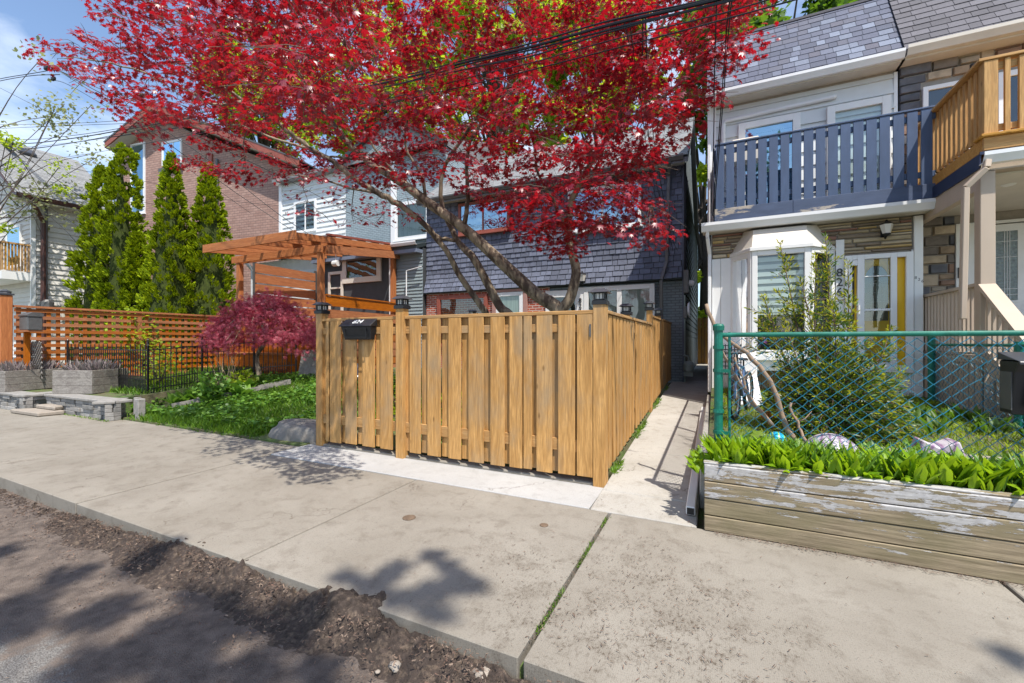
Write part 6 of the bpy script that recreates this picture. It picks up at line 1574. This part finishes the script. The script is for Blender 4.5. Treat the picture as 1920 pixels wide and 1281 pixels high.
# the thin pale tree at the left edge
c0 = onY(35, 215, 5.6)
tree('budding_tree', 'thin budding tree with sparse pale leaves at the left picture edge', c0.x-2.5, 5.4, .2, c0.z+4.2, 4.2, 3.7, 34, 60, .15, 'pale_leaf', .07, 12, None, 'darkbark', .6, ctr=(c0.x-1.8, 5.6, c0.z))
c0 = onY(10, 320, 5.0)
tree('budding_tree', 'young yellow green tree low at the left edge in front of the clapboard house', c0.x-1.6, 5.0, .2, c0.z+1.7, 1.9, 2.0, 20, 60, .12, 'spring', .04, 13, None, 'darkbark', .55, ctr=(c0.x-.9, 5.0, c0.z))
def bare_tree(x, y, z0, h, seed, label):
    rg = random.Random(seed); t = thing('bare_tree', label, 'tree', (x, y, z0), 'bare trees behind the roofs'); m = MB()
    def grow(p, d, L_, r_, k):
        q = p + d*L_; m.tube([p, p.lerp(q, .5) + Vector((rg.gauss(0, .05*L_), rg.gauss(0, .05*L_), 0)), q], [r_, r_*.85, r_*.65], 5, cap=False)
        if k == 0: return
        for _ in range(3 if k > 1 else 4):
            nd = (d + Vector((rg.gauss(0, .5), rg.gauss(0, .5), rg.gauss(.1, .3)))).normalized(); grow(q, nd, L_*rg.uniform(.6, .85), r_*.6, k-1)
    grow(Vector((x, y, z0)), Vector((0, 0, 1)), h*.32, .2, 5); m.build('branches', surf('pale_grey_bark', (.30, .27, .27), .9), t, fix=False)
bare_tree(tpx(232, 26), 26, .3, 21, 3, 'bare budding tree behind the left gable of the brick building')
bare_tree(tpx(160, 20), 20, .3, 17, 8, 'bare tree behind the grey roof of the clapboard house')
# street tree overhead, out of the frame: its leaves throw the soft shadows on the road
ST = thing('street_tree', 'tall street tree standing behind the viewer and shading the road', 'tree', (3.4, -4.6, -.1))
rg = random.Random(77); ng = np.random.RandomState(77); m = MB(); top_ = Vector((1.6, -2.9, 7.6))
m.tube(smooth_path([(3.4, -4.6, -.2), (3.2, -4.3, 3.5), (2.4, -3.6, 6.0), top_], 5), rad_interp([.24, .19, .12, .05], 16), 10)
spots = [(648, 1080, .10), (700, 1098, .13), (722, 1082, .10), (745, 1066, .07), (812, 1044, .08), (838, 1062, .08), (862, 1084, .09), (886, 1102, .09), (826, 1106, .09), (795, 1112, .09), (818, 1148, .09), (742, 1122, .08),
         (130, 1078, .16), (40, 1135, .2), (190, 1148, .2), (262, 1062, .16), (300, 1042, .12), (312, 1188, .2), (352, 1215, .18), (420, 1140, .14), (456, 1172, .12), (500, 1168, .12), (575, 1165, .14), (560, 1192, .12), (345, 1262, .2),
         (470, 1258, .14), (590, 1262, .14), (0, 1180, .2), (170, 1252, .2), (360, 1118, .10), (0, 1036, .12), (1905, 1236, .05), (240, 1230, .18)]
LPs = []
for (px, py, r_) in spots:
    g = onZ(px, py, -.12 if px < 640 else 0.0); c = g + SUN / SUN.z * (9.2 + rg.uniform(-.6, .8))
    r_ = r_ * (.78 if px > 640 else .85)
    n = int(36 + 900*r_*r_*6); q = ng.normal(0, 1, (n, 3)); q /= np.linalg.norm(q, axis=1)[:, None]; q *= (ng.uniform(0, 1, n) ** .5)[:, None]
    LPs.append(np.array(tuple(c)) + q * np.array([r_*1.15, r_, r_*.8]))
    a = top_ + Vector((rg.uniform(-.3, .3), rg.uniform(-.3, .3), rg.uniform(-.6, .4))); m.tube(smooth_path([a, a.lerp(c, .5) + Vector((rg.gauss(0, .2), rg.gauss(0, .2), .25)), c], 4), rad_interp([.022, .014, .005], 9), 5, cap=False)
m.build('trunk', M['bark'], ST, fix=False)
LPs = np.vstack(LPs); inst('crown', DIA, DF, LPs, rots(len(LPs), 1.0, rg=ng), ng.uniform(.06, .12, len(LPs)), M['deepleaf'], ST)

# cedars
def cedar(x, y, z0, h, r0, seed, lab, lean=0.0, power=.75, rag=1.0):
    ng = np.random.RandomState(seed); t = thing('cedar_tree', lab, 'tree', (x, y, z0), 'cedars behind the lattice fence')
    K_ = 560; n = K_*30; u = np.repeat(ng.uniform(0, 1, K_) ** .85, 30); a = np.repeat(ng.uniform(0, 2*np.pi, K_), 30)
    prof = r0 * np.minimum(1.0, (1-u)**power * 1.15) * np.minimum(1, .72 + u*1.2)
    lump = 1 + rag*(.17*np.sin(a*3 + u*17 + seed) * np.sin(u*23 + a*2) + .10*np.sin(a*7 + u*45 + seed*2))
    rad = prof * lump * ng.uniform(.66, 1.08, n)
    rad = prof * lump * np.repeat(ng.uniform(.70, 1.0, K_), 30)
    P_ = np.stack([x + rad*np.cos(a) + lean*u, y + rad*np.sin(a), z0 + .1 + u*h], 1)
    g_ = ng.normal(0, 1, (n, 3)); g_ /= np.linalg.norm(g_, axis=1)[:, None]; P_ = P_ + g_*(ng.uniform(.3, 1, n)*.13*(.5 + .5*(1.1-u)))[:, None]*np.array([1, 1, 1.35])
    out = np.stack([np.cos(a), np.sin(a), ng.uniform(.5, 1.6, n)], 1) + ng.normal(0, .3, (n, 3))
    s = ng.uniform(.08, .155, n)
    spray = [(0, 0, 0), (-.16, .35, .03), (-.22, .75, 0), (0, 1.05, 0), (.22, .75, 0), (.16, .35, .03)]
    inst('crown', spray, [(0, 1, 2, 3, 4, 5)], P_, dirrots(out, ng), s, M['cedarleaf'], t)
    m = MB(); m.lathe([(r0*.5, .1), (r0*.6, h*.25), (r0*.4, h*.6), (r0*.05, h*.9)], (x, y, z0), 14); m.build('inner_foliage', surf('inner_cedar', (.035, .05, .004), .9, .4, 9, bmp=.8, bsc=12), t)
    m = MB(); m.tube([(x, y, z0-.2), (x, y, z0+.5)], .10, 8); m.build('trunk', M['darkbark'], t)
def cpos(px, Y): return xof(px, Y)
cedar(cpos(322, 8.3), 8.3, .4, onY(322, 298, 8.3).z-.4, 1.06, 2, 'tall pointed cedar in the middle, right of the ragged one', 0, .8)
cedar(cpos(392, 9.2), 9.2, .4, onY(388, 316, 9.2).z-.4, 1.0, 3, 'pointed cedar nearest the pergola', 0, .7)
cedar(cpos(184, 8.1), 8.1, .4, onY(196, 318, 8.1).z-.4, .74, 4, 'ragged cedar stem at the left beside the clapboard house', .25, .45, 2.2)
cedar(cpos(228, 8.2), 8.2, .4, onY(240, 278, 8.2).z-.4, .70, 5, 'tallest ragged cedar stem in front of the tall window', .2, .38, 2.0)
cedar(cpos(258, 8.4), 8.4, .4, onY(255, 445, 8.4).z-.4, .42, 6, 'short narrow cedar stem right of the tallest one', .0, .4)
def shrub(name, label, cat, c, rx, ry, rz, n, ls, mat, seed=1, group=None, stems=14, leaf=(DIA, DF), tilt=.9, hollow=.45, stemmat='twig'):
    rg = random.Random(seed); ng = np.random.RandomState(seed)
    t = thing(name, label, cat, (c[0], c[1], c[2]), group)
    g = ng.normal(0, 1, (n, 3)); g[:, 2] = np.abs(g[:, 2]); g /= np.linalg.norm(g, axis=1)[:, None]; g *= (ng.uniform(0, 1, n) ** hollow)[:, None]
    lump = 1 + .18*np.sin(g[:, 0]*7 + seed) * np.cos(g[:, 1]*6 + g[:, 2]*5)
    P_ = np.array(c) + g * np.array([rx, ry, rz]) * lump[:, None]
    inst('leaves', leaf[0], leaf[1], P_, rots(n, tilt, rg=ng), ng.uniform(ls*.6, ls*1.2, n), M[mat], t)
    m = MB()
    for k in range(stems):
        a = rg.uniform(0, 6.28); q = Vector((c[0] + rx*.7*math.cos(a), c[1] + ry*.7*math.sin(a), c[2] + rz*rg.uniform(.4, .9)))
        m.tube([c, Vector(c).lerp(q, .5) + Vector((0, 0, .1*rz)), q], [.012, .008, .003], 5, cap=False)
    m.build('stems', M[stemmat], t, fix=False); return t
shrub('lime_shrub', 'bright lime shrub spilling over the lattice fence between the cedars', 'shrub', (cpos(240, 6.6), 6.6, 1.2), 1.15, .6, 1.35, 1500, .12, 'spring', 3)
# lace leaf maple: drooping dome
LM = thing('lace_leaf_maple', 'low weeping maple with purple red lacy leaves in the left garden', 'tree', (-10.1, 6.95, .6))
b = MB(); tb = onY(487, 700, 6.95); tb.z = .58; kk = onY(482, 668, 6.95); k2 = onY(497, 640, 6.95); k3 = onY(490, 600, 6.95)
b.tube(smooth_path([tb, kk, k2, k3], 4), rad_interp([.06, .05, .045, .035], 13), 8); rg = random.Random(9); cc = onY(500, 606, 7.05); LPp = []; LDd = []
shape = []
for k in range(150):
    a = rg.uniform(0, 6.283); rr0 = rg.random() ** .55
    ex = 1.75 * (1.0 if math.cos(a) > 0 else 1.28); q = Vector((cc.x + ex*rr0*math.cos(a), cc.y + 1.0*rr0*math.sin(a), 2.55 - 1.0*rr0**1.9 - rg.uniform(0, .38)*rr0 + rg.gauss(0, .06)))
    if k % 3 == 0: b.tube(smooth_path([k3, k3.lerp(q, .45) + Vector((0, 0, .30)), q], 4), rad_interp([.022, .012, .004], 9), 5, cap=False)
    outd = Vector((math.cos(a), math.sin(a), 0))
    for j in range(46):
        g = Vector((rg.gauss(0, .15), rg.gauss(0, .15), rg.gauss(0, .085))); LPp.append(tuple(q+g)); LDd.append((outd.x*.6 + rg.gauss(0, .5), outd.y*.6 + rg.gauss(0, .5), -1.0*rr0 + rg.gauss(0, .35)))
b.build('trunk', M['bark'], LM, fix=False)
inst('crown', LACE[0], LACE[1], np.array(LPp), dirrots(np.array(LDd)), nrg.uniform(.06, .10, len(LPp)), M['lace'], LM)
# yew
YW = thing('yew_bush', 'dark yew bush with yellow green new growth in the right yard', 'shrub', (1.15, 5.55, .5))
rg = random.Random(31); cy = Vector((1.12, 5.55, .5)); b = MB(); NP, ND, TP_, TD = [], [], [], []
tops_ = [((1462, 455), 5.5), ((1548, 445), 5.55), ((1530, 478), 5.5), ((1590, 490), 5.6), ((1432, 555), 5.4), ((1420, 598), 5.4), ((1500, 520), 5.5), ((1672, 612), 5.6), ((1560, 560), 5.3), ((1600, 560), 5.5), ((1470, 600), 5.4), ((1690, 700), 5.6), ((1525, 590), 5.3)]
def twig(a, q, r0, dens, tipf):
    sp_ = smooth_path([a, a.lerp(q, .5) + Vector((rg.gauss(0, .04), rg.gauss(0, .04), rg.uniform(-.05, .03))), q], 5); b.tube(sp_, rad_interp([r0, r0*.6, .003], len(sp_)), 5, cap=False)
    Ln = (q-a).length
    for i in range(int(Ln*dens)):
        t = rg.uniform(.12, 1) ; j = min(len(sp_)-2, int(t*(len(sp_)-1))); fr_ = t*(len(sp_)-1)-j; p = sp_[j].lerp(sp_[j+1], fr_); d = (sp_[j+1]-sp_[j]).normalized()
        o_ = Vector((rg.gauss(0, 1), rg.gauss(0, 1), rg.gauss(0, .6))).normalized()
        spr = .03 + .10*(1-t)
        p = p + o_*rg.uniform(0, spr)
        dd_ = (d*.9 + o_*.8).normalized()
        if rg.random() < tipf*(.35+t): TP_.append(tuple(p)); TD.append(tuple(dd_))
        else: NP.append(tuple(p)); ND.append(tuple(dd_))
for (pp, Y) in tops_:
    q = onY(pp[0], pp[1], Y); a = cy.lerp(Vector((q.x, q.y, .9)), .4); a.z = .8; twig(a, q, .013, 230, .6)
    for k in range(6):
        t = rg.uniform(.25, .85); s0 = a.lerp(q, t); e = s0 + Vector((rg.gauss(0, .14), rg.gauss(0, .10), rg.uniform(.02, .18))); twig(s0, e, .005, 260, .6)
for k in range(330):
    v = Vector((rg.gauss(0, 1), rg.gauss(0, 1), abs(rg.gauss(0, .75)))).normalized(); e = cy + Vector((v.x*.66, v.y*.55, v.z*.92 + .02)); s0 = cy + Vector((v.x*.2, v.y*.2, v.z*.55 + .15)); twig(s0, e, .006, 125, .38)
for k in range(2600):
    v = Vector((rg.gauss(0, 1), rg.gauss(0, 1), abs(rg.gauss(0, 1)))).normalized() * rg.uniform(.3, .95); NP.append((cy.x+v.x*.58, cy.y+v.y*.5, cy.z + v.z*.9)); ND.append((v.x+rg.gauss(0, .4), v.y+rg.gauss(0, .4), v.z))
b.build('stems', M['twig'], YW, fix=False)
ND_ = [(0, 0, 0), (-.13, .5, 0), (0, 1, 0), (.13, .5, 0)]
inst('needles', ND_, DF, np.array(NP), dirrots(np.array(ND)), nrg.uniform(.04, .075, len(NP)), M['yew'], YW)
inst('new_growth', ND_, DF, np.array(TP_), dirrots(np.array(TD)), nrg.uniform(.03, .055, len(TP_)), M['yewtip'], YW)
# shrubs and herbs in the left garden
shrub('yellow_green_shrub', 'loose yellow green shrub growing through the iron fence', 'shrub', (xof(300, 5.6), 5.6, .45), .65, .5, 1.2, 750, .085, 'spring', 5, stems=12, hollow=.7)
def broad_plants(name, label, cat, spots, L0, L1, wd, mat, seed, per=9, upright=.5, curve=.35, group=None):
    """clumps of long arching leaves"""
    ng = np.random.RandomState(seed); P_, D_ = [], []
    for s in spots:
        for k in range(per):
            a = ng.uniform(0, 6.283); P_.append((s[0]+.025*math.cos(a), s[1]+.025*math.sin(a), s[2])); D_.append((math.cos(a)*upright*ng.uniform(.4, 1.3), math.sin(a)*upright*ng.uniform(.4, 1.3), 1.0))
    P_ = np.array(P_); D_ = np.array(D_); D_ /= np.linalg.norm(D_, axis=1)[:, None]
    h = D_.copy(); h[:, 2] = 0; h /= np.linalg.norm(h, axis=1)[:, None] + 1e-9     # leaf face looks up and out
    nn = np.cross(np.cross(D_, h), D_); nn /= np.linalg.norm(nn, axis=1)[:, None] + 1e-9
    a = np.cross(D_, nn); rot = np.stack([a, D_, nn], 2)
    tv = [(0, 0, 0), (-.5, .35, .02), (-.55, .62, .06), (0, 1.0, .30), (.55, .62, .06), (.5, .35, .02), (0, .35, -.10), (0, .65, -.03)]
    w_ = wd
    tf = [(0, 6, 1, 1), ]
    tf = [(0, 6, 7, 1), (1, 7, 3, 2), (0, 5, 7, 6), (5, 4, 3, 7)]
    s = ng.uniform(L0, L1, len(P_))
    o = inst(name, tv, tf, P_, rot, np.stack([s*w_, s, s*curve], 1), M[mat], smooth=True)
    return tagg(o, label, cat, group)
sp = []
for i in range(230):
    x = rnd.uniform(-.0, 3.4); y = 3.86 + rnd.uniform(-.05, .24)
    if 1.0 < x < 1.12: continue
    sp.append((x, y, .5))
o = broad_plants('lily_leaves', None, None, sp, .12, .25, .18, 'lily', 3, 9, .42, .35)
o['kind'] = 'stuff'
sp = [(rnd.uniform(0, 3.4), 3.84 + rnd.uniform(-.05, .22), .5) for i in range(90)]
o = broad_plants('lily_leaves', None, None, sp, .07, .20, .30, 'lily', 33, 7, 1.0, .9)
o['kind'] = 'stuff'
sp = [(rnd.uniform(0, 3.4), 3.84 + rnd.uniform(-.05, .22), .5) for i in range(60)]
o = broad_plants('lily_leaves', None, None, sp, .16, .32, .07, 'cover', 34, 7, .45, .4)
o['kind'] = 'stuff'
sp = [(rnd.choice([rnd.uniform(0, 3.4), rnd.gauss(.35, .15), rnd.gauss(1.6, .3)]), 3.86 + rnd.uniform(-.05, .2), .5) for i in range(60)]
sp = [q for q in sp if q[0] > -.03]
o = broad_plants('lily_leaves', None, None, sp, .18, .30, .26, 'lily', 35, 5, .6, .55); o['kind'] = 'stuff'
o = broad_plants('lily_leaves', None, None, [(-.09 + rnd.uniform(-.02, .03), 3.78 + i*.035, .42 - .0*i) for i in range(14)], .10, .18, .3, 'lily', 9, 5, .8, .5); o['kind'] = 'stuff'
sp = [(xof(px, Y), Y, gh(xof(px, Y), Y)) for px, Y in ((352, 5.3), (372, 5.5), (395, 5.4), (440, 5.9), (462, 6.1), (335, 5.1), (418, 5.7), (455, 5.8), (385, 5.8))]
shrub('leafy_clump', 'bushy green perennial clump in front of the iron fence near the dry stalks', 'plant', (xof(402, 5.5), 5.5, .42), .42, .34, .42, 420, .10, 'cover', 71, stems=8, leaf=(DIA, DF))
shrub('leafy_clump', 'second bushy clump, lighter green, further right along the iron fence', 'plant', (xof(455, 6.2), 6.2, .5), .36, .3, .36, 320, .09, 'spring', 72, stems=8, leaf=(DIA, DF))
broad_plants('hosta', 'broad leaved green clump plants along the iron fence in the left garden', 'plant', sp, .28, .42, .42, 'cover', 4, 13, .8, .6)
# yellow seedling with lobed leaves by the green post
sd_ = onY(1432, 790, 4.05); b = MB(); SP, SU = [], []
t = thing('maple_seedling', 'yellow green maple seedling with lobed leaves beside the green post', 'plant', (sd_.x, 4.05, .5))
for k in range(7):
    q = Vector((sd_.x + rnd.uniform(-.10, .12), 4.03 + rnd.uniform(-.06, .06), .60 + rnd.uniform(0, .16))); b.tube([(sd_.x, 4.05, .5), (sd_.x, 4.05, q.z-.04), q], [.004, .003, .002], 5, cap=False); SP.append(tuple(q)); SU.append((rnd.gauss(0, .4), -.7, .8))
b.build('stem', M['twig'], t, fix=False)
big = lobes((-100, -50, 0, 50, 100), (.6, .9, 1, .9, .6), .34, .2); SU = np.array(SU); SU /= np.linalg.norm(SU, axis=1)[:, None]
inst('leaves', big[0], big[1], np.array(SP), rots(7, .3, SU), nrg.uniform(.06, .085, 7), M['spring'], t)

# ------------------------------------------------------------ grass and ground cover
BL = [(-.06, 0, 0), (.06, 0, 0), (.045, .55, .05), (0, 1, .28), (-.045, .55, .05)]
def grass(name, n, fn, h0, h1, mat, seed, lean=.5):
    ng = np.random.RandomState(seed); P_ = []
    while len(P_) < n:
        q = fn(ng)
        if q is not None: P_.append(q)
    P_ = np.array(P_); d = np.stack([ng.normal(0, lean, n), ng.normal(0, lean, n), np.ones(n)], 1); s = ng.uniform(h0, h1, n)
    o = inst(name, BL, [(0, 1, 2, 3, 4)], P_, dirrots(d, ng), np.stack([np.minimum(s, .1)*1.1, s, s], 1), M[mat]); return tagg(o, kind='stuff')
def lawn_left(ng):
    x = ng.uniform(-10.2, -5.35); y = 4.2 + (ng.uniform(0, 1) ** 1.3) * 3.2
    if x > -6.5 and y < 4.75 and x > -6.4: return None
    if y < 4.32 + .06*math.sin(x*5) and ng.rand() < .6: return None
    return (x, y, gh(x, y) - .01)
grass('grass', 15000, lawn_left, .06, .16, 'grass', 41)
def cover_left(ng):
    x = ng.uniform(-10.9, -5.2); y = 4.5 + ng.uniform(0, 1) * 3.4
    if math.sin(x*2.1+1) * math.sin(y*2.7) < -.25: return None
    return (x, y, gh(x, y) + ng.uniform(.02, .15))
ng = np.random.RandomState(5); P_ = []
while len(P_) < 9500:
    q = cover_left(ng)
    if q: P_.append(q)
ROUND = [(0, -.1, 0), (-.42, .15, .06), (-.45, .55, .05), (0, .95, -.05), (.45, .55, .05), (.42, .15, .06)]
tagg(inst('ground_cover', ROUND, [(0, 1, 2, 3, 4, 5)], np.array(P_), rots(len(P_), .5, rg=ng), ng.uniform(.04, .085, len(P_)), M['cover']), kind='stuff')
def terr(ng):
    x = ng.uniform(-13.5, -11); y = ng.uniform(4.7, 7.5); return (x, y, gh(x, y))
grass('grass', 2500, terr, .08, .2, 'grass', 43)
def yardr(ng):
    x = ng.uniform(0.0, 2.9); y = ng.uniform(4.2, 8.8)
    if .15 < x - .0 and 4.3 < y < 4.55 and ng.rand() < .7: return None
    if x > 1.7 and y < 4.75: return None
    return (x, y, gh(x, y))
grass('grass', 9000, yardr, .03, .08, 'spring', 44, .6)
b = MB(); b.prism([(1.55, 4.28), (3.0, 4.22), (3.0, 4.72), (1.75, 4.75)], .49, .515, 'z'); b.prism([(1.2, 4.85), (2.9, 4.83), (2.9, 5.0), (1.25, 5.0)], .49, .53, 'z')
tagg(b.build('paving_slab', M['paleslab'], bevel=.008), kind='structure')
sp = [(rnd.uniform(.3, 2.8), rnd.uniform(4.3, 5.2), .5) for i in range(26)]
o = broad_plants('yard_weeds', None, None, sp, .06, .13, .3, 'cover', 14, 8, .9, .5); o['kind'] = 'stuff'
sp = [(2.3 + rnd.uniform(-.35, .5), 6.0 + rnd.uniform(-.5, 1.2), .55) for i in range(22)]
o = broad_plants('yard_weeds', None, None, sp, .12, .26, .2, 'deepleaf', 15, 9, .6, .5); o['kind'] = 'stuff'
# weeds in the joints and along the fence foot
def joint(ng):
    y = ng.uniform(1.88, 3.65); return (-.83 + ng.normal(0, .012), y, -.02) if math.sin(y*9) > -.3 else None
grass('joint_weeds', 420, joint, .015, .04, 'grass', 45, .9)
def foot(ng):
    y = 4.7 + ng.uniform(0, 1)**1.4 * 6; return (XF + .07 + abs(ng.normal(0, .02)), y, path_h(y)-.01) if math.sin(y*3.1) > .0 else None
grass('joint_weeds', 420, foot, .03, .10, 'grass', 46, .8)
def pf(ng):
    x = ng.uniform(-12.8, -10.2); return (x, 3.96 + ng.normal(0, .02), 0)
grass('joint_weeds', 260, pf, .02, .06, 'grass', 47, .9)
# low shrubs inside the cedar fence, seen through its gaps
for k, (x, y, h) in enumerate(((-4.55, 5.5, 1.0), (-3.4, 5.2, .8), (-1.75, 5.3, .9))):
    shrub('garden_shrub', ['lime green shrub behind the cedar fence near its second post', 'small lime shrub behind the middle of the cedar fence', 'lime shrub behind the cedar fence near the corner post'][k], 'shrub', (x, y, .1), .5, .4, h, 500, .07, 'spring', 60+k, 'shrubs inside the cedar fence')
# dry stalks
b = MB()
for k in range(22):
    p = Vector((xof(425, 6.4) + rnd.gauss(0, .16), 6.4 + rnd.gauss(0, .1), .5)); q = p + Vector((rnd.gauss(0, .14), rnd.gauss(0, .1), rnd.uniform(.5, .95))); b.tube([p, p.lerp(q, .5) + Vector((rnd.gauss(0, .03), 0, 0)), q], [.008, .006, .003], 5)
tagg(b.build('dry_stalks', surf('straw', (.42, .33, .19), .8)), 'straw coloured dry stalks behind the iron fence', 'plant')

# ============================================================ overhead cables
def cable(pts, r_, name='cable'):
    m = MB(); m.tube(smooth_path(pts, 5), r_, 6, cap=True); return m
OB = thing('cable_bundle', 'thick black overhead cable bundle crossing the red maple from left to right', 'cable', (0, 5, 5.5))
main = [(-80, 292, 7.4), (0, 272, 7.2), (70, 268, 7.1), (160, 256, 6.9), (240, 242, 6.8), (330, 226, 6.6), (500, 196, 6.2), (700, 160, 5.7), (900, 110, 4.9), (1000, 87, 4.6), (1150, 45, 4.3), (1330, 3, 4.0), (1480, -40, 3.8)]
for k, (dy, r_) in enumerate(((0, .016), (7, .010), (-6, .009), (13, .008), (10, .006))):
    m = cable([onY(a, b_ + dy*(1 + .35*math.sin(a*.011 + k)), Y) for a, b_, Y in main], r_); m.build('strand', M['cable'], OB)
m = cable([onY(a, b_ + 34 - (a-0)*.004, Y) for a, b_, Y in main], .006); m.build('strand', M['cable'], OB)
SA_ = thing('lamp_arm', 'grey steel street lamp arm poking in at the left edge', 'street lamp', tuple(onY(-60, 271, 7.3)))
m = MB(); m.tube([onY(-140, 272, 7.3), onY(0, 271, 7.2), onY(24, 271, 7.15)], [.13, .11, .10], 14); m.build('arm', M['greymetal'], SA_)
DC = thing('service_cables', 'thin black service wires fanning down from the upper left to the houses', 'cable', tuple(onY(105, 132, 6.0)))
hub = (105, 130, 5.6)
for k, pts_ in enumerate([[(-80, 168, 5.2), (0, 148, 5.4), (60, 138, 5.5), hub], [(-80, 172, 5.2), (0, 152, 5.4), (60, 142, 5.5), (112, 140, 5.6)],
        [hub, (180, 170, 6.2), (262, 215, 7), (400, 306, 8.6), (520, 400, 10), (604, 455, 11.5)], [(112, 134, 5.6), (200, 190, 6.4), (300, 258, 7.4), (440, 360, 9.4), (560, 440, 11)],
        [hub, (150, 150, 5.9), (260, 200, 7), (420, 280, 9), (560, 348, 12), (690, 420, 13)], [(95, 150, 5.6), (130, 160, 5.8), (220, 215, 6.8), (330, 300, 8.3), (470, 400, 10.4)],
        [(0, 234, 7), (120, 232, 7), (240, 225, 7), (420, 205, 6.6)], [(0, 241, 7), (120, 236, 7), (260, 231, 7)],
        [(30, 275, 7.1), (110, 310, 7.6), (270, 340, 9), (335, 354, 12)], [(20, 278, 7.1), (33, 340, 7.2), (34, 380, 7.2)], [(0, 165, 6), (80, 205, 6.2), (140, 225, 6.5)],
        [(0, 300, 6), (60, 400, 6.4), (90, 470, 6.8)], [(0, 320, 6), (80, 380, 6.5), (200, 460, 8)], [(0, 335, 6), (110, 420, 6.5), (180, 500, 7.3)],
        [(230, 370, 9), (330, 400, 11), (400, 480, 11.6)], [(410, 372, 12), (460, 380, 12.6), (524, 386, 13.2)]]):
    m = cable([onY(*q) for q in pts_], .011 if k < 5 else .007); m.build('wire', M['cable'], DC)
m = MB(); c = onY(88, 128, 5.6); m.box(c.x-.10, c.x+.10, c.y-.05, c.y+.05, c.z-.05, c.z+.10); m.build('splice_box', M['blackplastic'], DC, bevel=.02); m = MB(); c = onY(100, 148, 5.6); m.box(c.x-.08, c.x+.08, c.y-.04, c.y+.04, c.z-.05, c.z+.06)
m.build('splice_box', M['blackplastic'], DC, bevel=.02)
HC = thing('house_wires', 'thin black wires dropping from the cable bundle to the shingled house corner', 'cable', tuple(onY(1210, 40, 4.3)))
for k, pts_ in enumerate([[(1170, 40, 4.3), (1195, 150, 7), (1225, 290, 10), (1262, 330, 11.6), (1290, 300, 11.9)], [(1205, 30, 4.3), (1208, 180, 7), (1228, 330, 9.6), (1250, 420, 11), (1262, 470, 11.7)],
        [(1210, 30, 4.3), (1218, 200, 7), (1240, 350, 9.6), (1258, 440, 11), (1270, 470, 11.8)], [(1180, 38, 4.3), (1202, 200, 7), (1222, 340, 9.6), (1246, 430, 11), (1256, 480, 11.7)],
        [(700, 200, 5.7), (900, 155, 5), (1150, 92, 4.6), (1400, 25, 4.3), (1560, -20, 4.1)], [(1310, 150, 10), (1300, 230, 11.4), (1295, 290, 12)]]):
    m = cable([onY(*q) for q in pts_], .007); m.build('wire', M['cable'], HC)
BC = thing('balcony_wires', 'pair of black wires hanging down to the left end of the blue balcony', 'cable', tuple(onY(1358, 10, 5)))
for k, pts_ in enumerate([[(1372, -30, 5), (1362, 60, 6), (1352, 200, 7.6), (1336, 405, 8.55)], [(1376, -30, 5), (1366, 60, 6), (1355, 200, 7.6), (1338, 408, 8.55)], [(1345, -30, 5), (1340, 120, 6.6), (1338, 260, 8), (1333, 400, 8.5)]]):
    m = cable([onY(*q) for q in pts_], .008); m.build('wire', M['cable'], BC)
